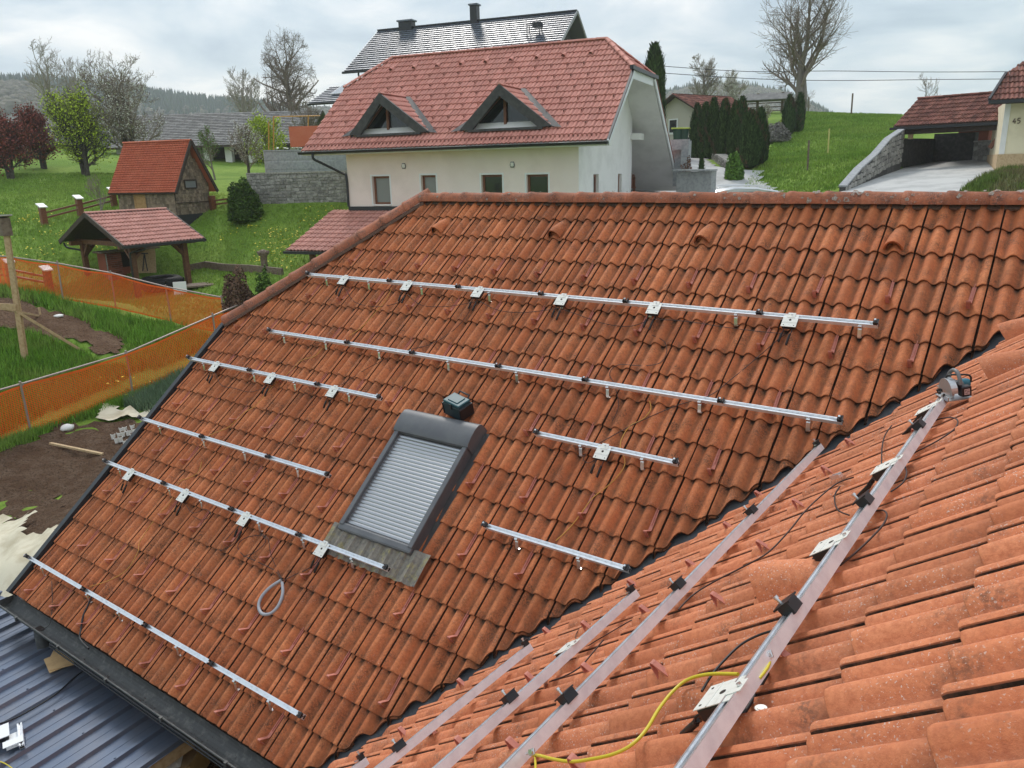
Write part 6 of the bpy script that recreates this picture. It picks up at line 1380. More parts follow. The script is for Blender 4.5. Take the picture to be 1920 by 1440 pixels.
tp = Vector((0, sH*math.cos(ph), sH*math.sin(ph))); H_(slab([(.03, 0, -.06), (6.3, 0, -.06), (6.3, tp.y, tp.z-.06), (3.2, tp.y, tp.z-.06), (v1_.x+.05, 1.35, v1_.z-.08)], .1), 'roof_boarding', 'dark_wood')
mb = MB(); mb.beam((-.03, 0, 0), (v1_.x, 1.35, v1_.z), .08, .12); H_(mb, 'verge_trim', 'gutter_dark'); mb = MB(); mb.beam((-.05, -.06, -.08), (6.3, -.06, -.08), .11, .11); H_(mb, 'gutter', 'gutter_dark')
wl_ = loc_at(chz, 1889, 200, .6); wb_ = loc_at(chz, 1880, 289, .6); wr_ = loc_at(chz, 1880, 299, .6)
mb = MB(); mb.box(wl_.x-.05, 7, .6, 6, wb_.z, -.05); H_(mb, 'wall', 'render_cream'); mb = MB(); mb.box(wl_.x-.10, 7, .55, 6.1, wb_.z-.9, wb_.z-.003); H_(mb, 'plinth', 'raw_wood')
mb = MB(); mb.box(wl_.x-.07, wl_.x+.10, .57, .597, wb_.z, -.06); H_(mb, 'corner_strip', 'render_white')
# house number built from strokes
n0 = loc_at(chz, 1898, 232, .58); hN = .17; s_ = hN
def stroke(mb, x0, z0, x1, z1, wd=.030): mb.beam((n0.x+x0*s_, .585, n0.z+z0*s_), (n0.x+x1*s_, .585, n0.z+z1*s_), wd, .02, up=(0, 1, 0))
for name_, segs in (('number_four', [(.05, .35, .38, 1), (.05, .35, .62, .35), (.44, .0, .44, .62)]), ('number_five', [(.88, 1, 1.32, 1), (.88, 1, .86, .56), (.86, .56, 1.18, .60), (1.18, .60, 1.32, .34), (1.32, .34, 1.14, .03), (1.14, .03, .84, .08)])):
    mb = MB(); [stroke(mb, *s) for s in segs]; H_(mb, name_, 'weathered_wood')
# retaining wall beside the driveway, carport back walls, brick outbuilding
rw = [(1585, 359, 29.0, 1592, 352), (1612, 345, 31.0, 1625, 318), (1640, 330, 33.2, 1652, 292), (1664, 315, 35.2, 1676, 262), (1690, 304, 37.4, 1697, 244)]
G_ = []
for (bx, by, D, tx, ty_) in rw: b_ = at(bx, by, D); G_.append((b_, at(tx, ty_, D).z-b_.z))
for i in range(len(G_)-1):
    (a_, h_), (b_, h1_) = G_[i], G_[i+1]
    stone_wall(['lowest length of the stone retaining wall beside the driveway', 'second length of the driveway retaining wall going uphill', 'third length of the driveway retaining wall going uphill', 'tallest length of the driveway retaining wall beside the carport'][i], a_, b_, h_+.02, H1=h1_+.02, m='stone_grey', joint='stone_dark', sh_=.19, sw_=.24, coping='granite', budget=110, th=.2)
cb = G_[-1][0]; cinv = cpo.matrix_world.inverted(); cl0 = cinv @ cb
e_ = loc_at(cpo, 1822, 300, 3.6)
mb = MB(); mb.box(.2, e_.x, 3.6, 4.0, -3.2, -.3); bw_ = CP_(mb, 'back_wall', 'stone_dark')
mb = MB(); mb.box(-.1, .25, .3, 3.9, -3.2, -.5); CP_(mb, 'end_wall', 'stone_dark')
ob = loc_at(cpo, 1790, 265, 4.6); ob2 = loc_at(cpo, 1846, 262, 4.6)
br = thing('brick_outbuilding', 'small brick bread oven with orange roof behind the carport', 'outbuilding', cpo.matrix_world @ Matrix.Translation(loc_at(cpo, 1792, 285, 4.6)), None); bpy.context.view_layer.update()
sc_ = (loc_at(cpo, 1846, 240, 4.6)-loc_at(cpo, 1786, 240, 4.6)).x
mb = MB(); mb.bbox(0, sc_, 0, 1.4, 0, 1.0, .02); mb.build('wall', 'brick', br); mb = MB(); mb.add([(-.1, -.25, .95), (sc_+.15, -.25, .95), (sc_+.15, .8, 1.5), (-.1, .8, 1.5), (-.1, -.25, .89), (sc_+.15, -.25, .89), (sc_+.15, .8, 1.44), (-.1, .8, 1.44)], [(0, 1, 2, 3), (4, 7, 6, 5), (0, 4, 5, 1), (1, 5, 6, 2), (0, 3, 7, 4)]); mb.build('roof', 'tile_shed', br)
mb = MB(); mb.bbox(sc_-.42, sc_-.02, -.12, .1, .0, .95, .02); f = mb.build('oven_front', 'brick', br); mb = MB(); mb.tube([(sc_-.22, -.13, .35), (sc_-.22, -.12, .35)], .12, 12); mb.box(sc_-.34, sc_-.10, -.13, -.12, .05, .35); mb.build('oven_mouth', 'dark_gap', f)
st0, st1 = at(1822, 301, 40), at(1884, 300, 38)
stone_wall('low stone wall under the carport beside the brick oven', st0, st1, .75, m='stone_grey', sh_=.2, sw_=.35, budget=60, coping='stone_pale')
sl0, sl1 = cpo.matrix_world @ Vector((.9, 3.4, -3.0)), cpo.matrix_world @ Vector((e_.x+.2, 3.3, -3.0))
# ---- walls and drive features right of the white house
pl = thing('planter_wall', 'grey stone planter wall with pillar right of the white house', 'wall', loc=(0, 0, 0)); 
def face(px0, py0, px1, py1, D0, D1, topz=None, th=.35, m='granite', nm='wall_face'):
    a_ = at(px0, py1, D0); b_ = at(px1, py1, D1); t_ = at(px0, py0, D0).z; mb = MB(); d = (b_-a_); n = Vector((-d.y, d.x, 0)).normalized()*th
    z0 = min(a_.z, b_.z)-.8
    vs = [Vector((p.x, p.y, z)) for z in (z0, t_) for p in (a_, b_, b_+n, a_+n)]; mb.add(vs, [(0, 1, 5, 4), (1, 2, 6, 5), (2, 3, 7, 6), (3, 0, 4, 7), (4, 5, 6, 7)]); return mb.build(nm, m, pl)
face(1268, 322, 1333, 356, 32, 31.2); face(1262, 282, 1278, 312, 34.5, 34.4, nm='wall_face'); face(1276, 264, 1290, 312, 34.2, 34.1, nm='pillar'); face(1252, 262, 1292, 270, 35.0, 34.9, nm='upper_wall')
for (px0, py, px1, D0, D1) in ((1264, 319, 1336, 31.9, 31.1), (1250, 279, 1280, 34.4, 34.3)):
    a_, b_ = at(px0, py, D0), at(px1, py, D1); mb = MB(); mb.beam(a_+Vector((0, .15, 0)), b_+Vector((0, .15, 0)), .55, .06); mb.build('coping', 'granite', pl)
rs = [gp(*q) for q in [(1292, 278), (1320, 291), (1345, 306), (1362, 318)]]
for i, (p, q) in enumerate(zip(rs, rs[1:])): stone_wall(['upper end of the rubble edging beside the sloping path', 'middle of the rubble edging beside the sloping path', 'lower end of the rubble edging beside the sloping path'][i], p, q, .38, m='stone_grey', sh_=.13, sw_=.2, budget=70, th=.5, name='rubble_edging', proud=.09)
# wheelie bins
for i, (px, py, lab) in enumerate(((1270, 263, 'left of two dark green wheelie bins with yellow green lid'), (1282, 263, 'right of two dark green wheelie bins beside the thujas'))):
    p = at(px, py, 43); b2 = thing('wheelie_bin', lab, 'wheelie bin', loc=p, rz=.3); mb = MB(); mb.disc((0, 0, 0), .24, .55, 4, r2=.32); mb.build('bin_body', mat('bin_green', (.02, .06, .04), .5), b2); mb = MB(); mb.bbox(-.30, .30, -.32, .30, .55, .62, .02); mb.build('lid', mat('lid_lime', (.42, .50, .08), .5), b2)
    for x in (-.2, .2): mb = MB(); mb.disc((x-.03, .26, .07), .08, .06, 10, ax=(1, 0, 0)); mb.build('wheel', 'rubber', b2)
# neighbouring house with red roof behind the thujas
nb = thing('neighbour_house', 'low cream house with red tiled roof behind the thuja row', 'house', Matrix.Translation(at(1246, 262, 56)) @ Matrix.Rotation(-.3, 4, 'Z')); bpy.context.view_layer.update(); NB = Part(nb)
mb = MB(); mb.add([(0, 0, -1), (3.4, 0, -1), (3.4, 0, 1.5), (1.0, 0, 2.75), (-1.2, 0, 1.5), (-1.2, 0, -1)], [(0, 1, 2, 3, 4, 5)]); mb.box(-1.2, 3.4, .01, 5, -1, 1.5); NB(mb, 'wall', mat('render_beige', (.50, .47, .40), .9) and 'render_beige')
for x0, z0, x1, z1, n_ in ((1.0, 2.85, 3.9, 1.35, 1), (1.0, 2.85, -1.6, 1.4, 1)):
    d = Vector((x1-x0, 0, z1-z0)); L_ = d.length; ey = -d.normalized(); ex = Vector((0, 1, 0)) if x1 > x0 else Vector((0, -1, 0)); ez = ex.cross(ey); o_ = Vector((x1, -.5, z1)) if x1 > x0 else Vector((x1, 5.5, z1))
    tile_roof(nb, Matrix(((ex.x, ey.x, ez.x, o_.x), (ex.y, ey.y, ez.y, o_.y), (ex.z, ey.z, ez.z, o_.z), (0, 0, 0, 1))), 6, L_, 'tile_old', budget=0); NB(slab([(x0, -.5, z0-.05), (x0, 5.5, z0-.05), (x1, 5.5, z1-.05), (x1, -.5, z1-.05)], .08), 'roof_boarding', 'dark_wood')
f = window(nb, .35, 1.15, .35, 1.3, 0, -.02, .08, 'glass_dark', 'white_trim')
# hayrack on the hill
hz_ = at(1378, 212, 72); hr_ = thing('hayrack', 'wooden hayrack with narrow grey roof and horizontal poles on the hill', 'hayrack', Matrix.Translation(hz_) @ Matrix.Rotation(.29, 4, 'Z')); bpy.context.view_layer.update(); HR = Part(hr_)
e0_ = loc_at(hr_, 1374, 190, 0); e1h = loc_at(hr_, 1484, 183, 0); r0_ = loc_at(hr_, 1374, 180, .9); r1h = loc_at(hr_, 1482, 170, .9); ze, zt_ = (e0_.z+e1h.z)/2, (r0_.z+r1h.z)/2; xa, xb = e0_.x-2.5, e1h.x
HR(slab([(xa, -.1, ze), (xb, -.1, ze), (xb, .9, zt_), (xa, .9, zt_)], .06), 'roof', 'slate_old'); HR(slab([(xa, 1.9, ze), (xa, .9, zt_), (xb, .9, zt_), (xb, 1.9, ze)], .06), 'rear_slope', 'slate_old')
for k in range(4): x = xa+.5+(xb-xa-1.2)*k/3; mb = MB(); mb.beam((x, .9, -2.0), (x, .9, zt_), .22, .22, up=(0, 1, 0)); HR(mb, 'post', 'weathered_wood')
for k in range(6): z = ze-.25-k*.32; mb = MB(); mb.beam((xa+.3, .8, z), (xb-.4, .8, z), .06, .07); HR(mb, 'pole', 'weathered_wood')
mb = MB(); mb.beam((xb-.5, .1, ze-.05), (xb-.5, .9, ze-.9), .08, .08, up=(1, 0, 0)); HR(mb, 'brace', 'weathered_wood')
# stakes on the meadow and wires
for px, pyb, pyt, wd, lab in ((1515, 320, 263, .07, 'weathered stake standing in the meadow, shorter and greyer of the pair'), (1553, 290, 241, .06, 'bright yellow wooden stake standing in the meadow')):
    p = gp(px-1, pyb); mb = MB(); mb.beam((0, 0, -.1), at(px+2, pyt, math.hypot(p.x, p.y))-p, wd, wd, up=(0, 1, 0)); o = mb.build('stake', 'weathered_wood' if px < 1540 else 'yellow_stake' if 'yellow_stake' in MAT else mat('yellow_stake', (.62, .55, .20), .7), None, lab, 'stake', 'stakes on the meadow'); o.location = p
p = gp(1598, 212); p = at(1596, 216, 71); mb = MB(); mb.tube([(0, 0, -.3), at(1599, 175, 71)-p], .07, 6); o = mb.build('pole', 'weathered_wood', None, 'thin grey pole on the meadow skyline', 'pole'); o.location = p
for (y0, y1, y2, lab) in ((136, 134, 135, 'upper power line crossing the sky above the meadow'), (149, 152, 149, 'lower power line crossing the sky above the meadow')):
    P_ = [at(1215, y0-14, 60), at(1400, y0-2, 62), at(1560, y1-1, 64), at(1760, y2, 66), at(2050, y2-2, 70)]; mb = MB(); mb.tube([q-P_[0] for q in smooth_pts(P_, 4)], .022, 5); o = mb.build('power_line', 'black_cable', None, lab, 'power line', 'power lines over the meadow'); o.location = P_[0]
# ---- silver car behind the ridge
mat('car_silver', (.62, .63, .64), .3, .5, coat=.6)
cp_ = at(1368, 349, 33.2); car = thing('parked_car', 'silver estate car parked below the meadow, only its roof and rails showing', 'car', Matrix.Translation(cp_+Vector((0, 0, -1.50))) @ Matrix.Rotation(YAW*-1+R_(4), 4, 'Z'))
prof = [(-2.2, .35), (-2.2, .75), (-1.95, .95), (-1.25, 1.0), (-.75, 1.38), (0, 1.48), (.9, 1.45), (1.75, 1.30), (2.15, .95), (2.2, .55), (2.15, .35)]
mb = MB(); V = []; n = len(prof)
for y, k in ((-.86, .94), (-.70, 1.), (.70, 1.), (.86, .94)):
    for x, z in prof: V.append((x*(1 if abs(y) < .8 else .99), y*(1 if z < 1.0 else .86), .35+(z-.35)*k if z > 1.0 else z))
mb.add(V, [(r*n+i, r*n+(i+1) % n, (r+1)*n+(i+1) % n, (r+1)*n+i) for r in range(3) for i in range(n)], 0, True); mb.add(V, [tuple(range(n)), tuple(range(3*n, 4*n))[::-1]]); mb.build('body', 'car_silver', car)
for y in (-.775, .775):
    mb = MB(); mb.add([(-1.1, y*1.02, .98), (1.8, y*1.02, .98), (1.45, y*.97, 1.27), (-.62, y*.97, 1.30)], [(0, 1, 2, 3)]); mb.build('side_window', 'glass_dark', car)
    mb = MB(); mb.tube(smooth_pts([(-.75, y*.80, 1.40), (-.55, y*.80, 1.50), (.3, y*.80, 1.53), (1.2, y*.80, 1.49), (1.45, y*.80, 1.40)], 4), .022, 6); mb.build('roof_rail', 'steel', car)
    for x in (-1.35, 1.35): mb = MB(); mb.disc((x, y*1.02, .32), .32, .12*(1 if y > 0 else -1), 18, ax=(0, 1, 0)); f = mb.build('wheel', 'rubber', car); mb = MB(); mb.disc((x, y*1.19, .32), .19, .01*(1 if y > 0 else -1), 12, ax=(0, 1, 0)); mb.build('rim', 'steel', f)
mb = MB(); mb.add([(-1.22, -.6, 1.02), (-1.22, .6, 1.02), (-.80, .55, 1.35), (-.80, -.55, 1.35)], [(0, 1, 2, 3)]); mb.build('windscreen', 'glass_dark', car)
# ---- navy sheet metal roof below the gutter
RX0, RX1, RY1, RY0, RZ = -10.42, -5.92, 3.40, -.9, -4.90
nr = thing('lean_to_roof', 'dark blue ribbed sheet metal lean-to roof below the grey gutter', 'lean-to roof', Matrix.Translation((RX0, RY1, RZ)) @ Matrix.Rotation(R_(3.5), 4, 'X')); bpy.context.view_layer.update(); NR = Part(nr)
Wn = RX1-RX0; Ln = RY1-RY0+.4; rb_ = .25; xs = []; x = 0
for pn in range(4):
    mb = MB(); x0 = Wn*pn/4; n_r = round(Wn/4/rb_); st_ = Wn/4/n_r; po = []
    for k in range(n_r):
        b_ = x0+k*st_; po += [(b_, 0), (b_+st_*.34, 0), (b_+st_*.345, .003), (b_+st_*.36, .003), (b_+st_*.365, 0), (b_+st_*.70, 0), (b_+st_*.76, .034), (b_+st_*.90, .034), (b_+st_*.96, 0)]
    po.append((x0+Wn/4, 0)); dz_ = .002*(pn % 2)
    V = [(px_, yy, z+dz_) for yy in (0, -Ln) for px_, z in po]; n = len(po); mb.add(V, [(i, i+1, n+i+1, n+i) for i in range(n-1)]); NR(mb, 'roof_sheet', 'sheet_navy')
    for row in (-.9, -2.0, -3.1):
        for k in range(0, n_r, 2): mb = MB(); mb.disc((x0+k*st_+st_*.83, row, .036), .010, .006, 6); NR(mb, 'screw', 'sheet_navy')
mb = MB(); mb.box(-.14, .04, -Ln, .15, .036, .040); mb.box(-.14, -.135, -Ln, .15, -.1, .036); NR(mb, 'edge_flashing', 'sheet_navy')
mb = MB(); mb.box(-.10, .55, -.02, .35, .045, .05); NR(mb, 'top_flashing', mat('sheet_pale', (.30, .31, .38), .35, .5))
mb = MB(); mb.beam((Wn-.04, .0, -.07), (Wn-.04, -Ln, -.07), .05, .12); NR(mb, 'edge_board', 'raw_wood')
mb = MB(); mb.box(.1, Wn-.1, -Ln+.1, 0, -.12, -.06); NR(mb, 'decking', 'weathered_wood')
def on_nr(px, py, h=.04): n = nr.matrix_world.to_3x3() @ Vector((0, 0, 1)); return hitplane(px, py, nr.matrix_world.translation+n*h, n)
NM = nr.matrix_world.to_3x3().to_4x4()
cb1 = thing('cardboard_sheet', 'torn brown cardboard pieces lying on the navy roof under the gutter', 'cardboard', Matrix.Translation(on_nr(118, 1234, .045)) @ NM @ Matrix.Rotation(-.55, 4, 'Z'))
mb = MB(); mb.add([(-.20, -.11, .0), (.0, -.14, 0), (.02, -.12, 0), (.2, -.10, .02), (.22, .13, .02), (-.18, .12, 0), (-.20, -.11, .006), (.0, -.14, .006), (.02, -.12, .006), (.2, -.10, .026), (.22, .13, .026), (-.18, .12, .006)], [tuple(range(6))[::-1], tuple(range(6, 12))]+[(i, (i+1) % 6, 6+(i+1) % 6, 6+i) for i in range(6)]); mb.build('flap', 'cardboard', cb1)
mb = MB(); mb.M = Matrix.Rotation(.3, 4, 'Z'); mb.box(-.1, .2, -.16, .06, .012, .018); mb.build('flap', 'cardboard', cb1)
rp = thing('rail_sample', 'white rail offcut and bracket plates lying on the navy roof at the left edge', 'rail sample', Matrix.Translation(on_nr(40, 1382, .05)) @ NM @ Matrix.Rotation(-.35, 4, 'Z'))
rail_part('rail_profile', .34, rp, Matrix.Rotation(math.pi/2*.0, 4, 'Z') @ Matrix.Translation((-.17, .0, 0)))
mb = MB(); mb.box(-.10, .12, -.12, -.01, .002, .006); mb.box(-.22, -.02, -.26, -.08, .05, .055); mb.box(.04, .13, -.14, .02, .042, .046); mb.build('plate', 'white_plate', rp); mb = MB(); mb.bbox(-.22, -.03, -.26, -.09, .0, .048, .006); mb.build('casing', 'black_plastic', rp)
def hitN(px, py, h=.04): return on_nr(px, py, h)
cable('cable', [(178, 1250), (160, 1256), (140, 1270), (118, 1290), (100, 1305), (60, 1330), (20, 1350), (-20, 1362)], hitN, .008, 'black_cable', 'black cable trailing over the navy ribbed roof to the left')
cable('cable', [(0, 1428), (10, 1432), (22, 1440), (30, 1448)], hitN, .005, 'yellow_cable', 'yellow green cable end at the bottom left corner')
# cable run clipped under the gutter
gp_ = [Vector((x, gy-.112, gutz-.03)) for x in np.linspace(-8.05, xe, 12)]
mb = MB(); mb.tube([q-gp_[0]+Vector((0, 0, .006*math.sin(i*2))) for i, q in enumerate(gp_)], .011, 6); o = mb.build('cable', 'black_cable', None, 'thick black cable clipped along the outer lip of the gutter', 'cable', 'loose cables on the roof'); o.location = gp_[0]
mb = MB(); mb.tube([q-gp_[0]+Vector((0, -.012, -.022)) for q in gp_], .007, 6); o = mb.build('cable', 'black_cable', None, 'thinner black cable under the thick one along the gutter lip', 'cable', 'loose cables on the roof'); o.location = gp_[0]
# clutter between the sheet roof and the wall
zc = -5.5
bx = thing('cardboard_box', 'open brown cardboard box at the bottom edge beside the navy roof', 'box', Matrix.Translation(azP(338, 1450, zc)) @ Matrix.Rotation(.5, 4, 'Z')); mb = MB(); mb.box(-.22, .22, -.16, .16, 0, .26); mb.build('box_body', 'cardboard', bx); mb = MB(); mb.beam((-.22, -.2, .27), (.22, -.2, .27), .12, .006); mb.build('flap', 'cardboard', bx); mb = MB(); mb.beam((-.22, .2, .27), (.22, .2, .27), .12, .006); mb.build('flap', 'cardboard', bx)
bg_ = MB(); bg_.add([(-.2, -.12, 0), (.05, -.16, .04), (.2, .02, .02), (.08, .16, .1), (-.14, .12, .06), (0, 0, .16)], [(0, 1, 5), (1, 2, 5), (2, 3, 5), (3, 4, 5), (4, 0, 5)]); o = bg_.build('plastic_bag', 'white_plastic', None, 'crumpled pale plastic bag beside the open cardboard box', 'plastic bag'); o.location = azP(312, 1428, zc+.25)
bk_ = thing('rubber_bucket', 'black bucket with hoops standing between the yellow wall and navy roof', 'bucket', loc=azP(352, 1405, zc)); mb = MB(); mb.disc((0, 0, 0), .14, .30, 18, r2=.18); mb.build('bucket_body', 'black_plastic', bk_)
for z in (.1, .2, .3): mb = MB(); mb.tube([(math.cos(t)*.175, math.sin(t)*.175, z) for t in np.linspace(0, 6.283, 19)], .012, 5, cap=False); mb.build('hoop', 'saw_grey', bk_)
mb = MB(); mb.tube(smooth_pts([(math.cos(t)*.26, math.sin(t)*.22, .02*math.sin(3*t)) for t in np.linspace(0, 5.6, 9)], 4), .012, 6); o = mb.build('hose', 'grey_hose', None, 'coil of thin grey hose on dark ground at the bottom edge', 'hose'); o.location = azP(385, 1425, zc+.12)
mb = MB(); mb.add([(-7, 2.6, zc-.03), (-3.9, 2.6, zc-.03), (-3.9, 3.45, zc-.03), (-7, 3.45, zc-.03), (-7, -3, zc-.03), (-3.9, -3, zc-.03)], [(0, 1, 2, 3), (4, 5, 1, 0)]); mb.build('yard', 'soil_dark', kind='structure')

# paved yard round the white house gable, unseen, added for its grey bounce
yw = [wh.matrix_world @ Vector(q) for q in ((10.0, -3.0, 0), (17.5, -3.0, 0), (17.0, 4, 0), (14.5, 16.0, 0), (7.0, 17.0, 0), (9.5, 3.0, 0))]
patch('yard', None, 'concrete', .06, amp=0, step=.35, world=yw)
# ------------------------------------------------------------------ vegetation
mat('bark_grey', (.20, .175, .15), .95, noise=(6, (.20, .18, .15), .45, .65)); mat('bark_dark', (.055, .045, .038), .95, noise=(8, (.10, .085, .07), .45, .65)); mat('twig', (.24, .195, .16), .95); mat('twig_pale', (.34, .30, .265), .95)  # twig tone is lightened, with distance haze put into the colour
mat('leaf_lime', (.40, .50, .05), .8, rnd=.5, spec=.2); mat('leaf_purple', (.22, .065, .052), .8, rnd=.5, spec=.2); mat('leaf_fresh', (.10, .20, .03), .8, rnd=.5, spec=.2); mat('blossom', (.66, .66, .58), .8, rnd=.15); mat('thuja_green', (.040, .070, .022), .9, rnd=.55, spec=.1); mat('thuja_brown', (.075, .05, .02), .9, rnd=.4)
mat('hedge_dead', (.14, .08, .052), .95, rnd=.5); mat('shrub_green', (.055, .10, .018), .9, rnd=.5, spec=.2)
def limb(V, Fc, pts, rs, n):
    b = len(V); ref = None
    for i, p in enumerate(pts):
        d = (pts[min(i+1, len(pts)-1)]-pts[max(i-1, 0)]); d.normalize()
        if ref is None: ref = d.orthogonal()
        ref = ref-d*ref.dot(d); ref.normalize(); q = d.cross(ref)
        for k in range(n): a = 2*math.pi*k/n; V.append(p+(ref*math.cos(a)+q*math.sin(a))*rs[i])
    for i in range(len(pts)-1):
        for k in range(n): Fc.append((b+i*n+k, b+i*n+(k+1) % n, b+(i+1)*n+(k+1) % n, b+(i+1)*n+k))
def tree(label, base, H, W, trunks=((0, 0, 1.),), r0=.2, levels=4, nb=(7, 6, 5, 4), fork=.28, spread=.9, droop=0., seed=1, bark='bark_grey', twig='twig', leaf=None, nleaf=0, lr=(.03, .06), leafbulk=0, name='bare_tree', cat='tree', up=.35, minr=.006, env=None, wob=.16, leafkind='leaves', group=None, lpow=.72):
    """recursive branching with an envelope; trunk and crown are separate parts"""
    rg = random.Random(seed); t = thing(name, label, cat, loc=base, group=group); tv, tf = [], []; cv, cf = [], []; tips = []
    env = env or (lambda p: (math.hypot(p.x, p.y)/(W/2))**2 + ((p.z-H*.58)/(H*.46))**2 < 1.05)
    def grow(p, d, L, r, lv):
        n = 5 if lv < 2 else 3; st = max(2, int(L/.35) if lv < 2 else 3); pts = [p.copy()]; rs = [r]; d = d.copy(); 
        for i in range(st):
            d = d+Vector((rg.uniform(-1, 1), rg.uniform(-1, 1), rg.uniform(-.6, .8)))*wob*(1.0 if lv else .45)+Vector((0, 0, up*.12-droop*.1*lv)); d.normalize()
            p = p+d*(L/st)
            if lv and not env(p): 
                d = d+Vector((-p.x, -p.y, (H*.55-p.z)))*.05; d.normalize()
                if lv > 1: break
            pts.append(p.copy()); rs.append(max(minr, r*(1-.62*(i+1)/st)))
        if len(pts) < 2: return
        V, Fc = (tv, tf) if lv == 0 else (cv, cf)
        limb(V, Fc, pts, rs, 7 if lv == 0 else 5 if lv == 1 else 3)
        if lv >= levels-2: tips.extend((q, lv) for q in pts[1:])
        if lv >= levels-1: return
        m = nb[lv]; k0 = fork if lv == 0 else .18
        for j in range(m):
            k = k0+(1-k0)*((j+rg.uniform(.1, .9))/m); idx = k*(len(pts)-1); i0 = min(int(idx), len(pts)-2); q = pts[i0].lerp(pts[i0+1], idx-i0); rr = rs[i0]+(rs[i0+1]-rs[i0])*(idx-i0)
            ax = (pts[i0+1]-pts[i0]).normalized(); az = rg.uniform(0, 6.283)+j*2.4; o = ax.orthogonal().normalized(); o = (o*math.cos(az)+ax.cross(o)*math.sin(az))
            an = spread*rg.uniform(.65, 1.2)*(1-.25*k); nd = (ax*math.cos(an)+o*math.sin(an)).normalized(); nd.z += up*.35; nd.normalize()
            grow(q, nd, L*rg.uniform(.42, .72)*(1.12-.45*k)*(1.0 if lv else .80), max(minr, rr*rg.uniform(.5, .68)), lv+1)
        if lv: grow(pts[-1], d, L*.5, rs[-1], lv+1)
    for (ox, oy, s_) in trunks: grow(Vector((ox*.3, oy*.3, -.1)), Vector((ox*.35, oy*.35, 1)).normalized(), H*lpow*s_, r0*s_, 0)
    for nm, V, Fc, m in (('trunk', tv, tf, bark), ('crown', cv, cf, twig)):
        me = bpy.data.meshes.new(nm); me.from_pydata([tuple(v) for v in V], [], Fc); me.materials.append(MAT[m]); o = bpy.data.objects.new(nm, me); C.objects.link(o); o.parent = t
        if nm == 'crown': cr = o
    if leaf and tips:
        V = []; Rn = []
        for i in range(nleaf):
            p, lv = tips[rg.randrange(len(tips))]; r = rg.uniform(*lr); c = p+Vector((rg.gauss(0, 1), rg.gauss(0, 1), rg.gauss(0, 1)))*(leafbulk or r*1.3)
            a = Vector((rg.gauss(0, 1), rg.gauss(0, 1), rg.gauss(0, 1))).normalized(); b = a.orthogonal().normalized()*r; a2 = a.cross(b)*.7; V += [c-b, c-a2, c+b, c+a2]; Rn += [rg.random()]*4
        me = bpy.data.meshes.new(leafkind); me.from_pydata([tuple(v) for v in V], [], [(4*i, 4*i+1, 4*i+2, 4*i+3) for i in range(len(V)//4)]); me.materials.append(MAT[leaf]); me.attributes.new('rnd', 'FLOAT', 'POINT').data.foreach_set('value', Rn)
        o = bpy.data.objects.new(leafkind, me); C.objects.link(o); o.parent = t; o['kind'] = 'stuff'
    return t
def hgt(px, pyb, pyt, D): return at(px, pyt, D).z-at(px, pyb, D).z
def tb(px, py, D): q = at(px, py, D); return Vector((q.x, q.y, min(q.z, gz(q.x, q.y)+.2)))
def wid(px0, px1, D): return (at(px0, 200, D)-at(px1, 200, D)).length
def place(px, pyb, pyt, px0, px1, D, **k):
    b_ = at(px, pyb, D); g = gz(b_.x, b_.y); H = at(px, pyt, D).z-b_.z; extra = max(0, b_.z-g); b_.z = min(b_.z, g); H += extra; return b_, H, wid(px0, px1, D)
b, H, W = place(1497, 195, -60, 1405, 1600, 62)
tree('tall bare walnut tree with two forked trunks on the meadow skyline', b, H, W, trunks=((-.12, 0, 1.), (.42, .2, .98)), r0=.30, levels=5, nb=(10, 6, 5, 3), fork=.26, spread=1.0, seed=5, up=.20, bark='bark_grey', twig='twig', env=lambda p: (math.hypot(p.x, p.y)/(W*.56))**2+((p.z-H*.62)/(H*.47))**2 < 1.1, wob=.2, minr=.009)
b, H, W = place(548, 215, 52, 498, 602, 74)
tree('round crowned bare linden tree standing left of the dark slate roof', b, H, W, r0=.34, levels=5, nb=(24, 7, 5, 4), fork=.16, spread=1.25, seed=11, up=.08, bark='bark_grey', twig='twig', minr=.009, wob=.13)
b, H, W = place(462, 212, 118, 415, 515, 84)
tree('pale bare tree rising behind the ridge of the long barn', b, H, W, trunks=((-.5, 0, 1), (.4, .2, .95)), r0=.2, levels=5, nb=(7, 5, 4, 4), fork=.2, spread=1.0, seed=17, bark='twig_pale', twig='twig_pale', minr=.013)
b, H, W = place(118, 205, 74, 45, 175, 80)
tree('bare grey tree behind the lime green tree at the upper left', b, H, W, trunks=((-.3, 0, 1), (.5, .2, .9)), r0=.2, levels=5, nb=(7, 5, 4, 4), fork=.25, spread=1.05, seed=21, bark='twig_pale', twig='twig_pale', minr=.012)
b, H, W = place(240, 265, 86, 168, 325, 52)
tree('large dark limbed pear tree dotted with white blossom behind the shed', b, H, W, trunks=((-.35, 0, 1.), (.5, .1, .92), (0, .4, .8)), r0=.19, levels=5, nb=(8, 6, 4, 4), fork=.22, spread=1.1, seed=29, bark='bark_dark', twig='twig', leaf='blossom', nleaf=6500, lr=(.02, .05), leafbulk=.10, leafkind='blossom', minr=.010, up=.2)
b, H, W = place(398, 292, 232, 372, 428, 48)
tree('small slender apple tree budding green right behind the shed', b, H, W, r0=.06, levels=4, nb=(10, 6, 5), fork=.2, seed=31, bark='bark_grey', twig='twig', leaf='leaf_fresh', nleaf=1500, lr=(.02, .04), leafbulk=.06, leafkind='leaf_buds', minr=.007, name='apple_tree')
b, H, W = place(466, 318, 222, 428, 498, 43)
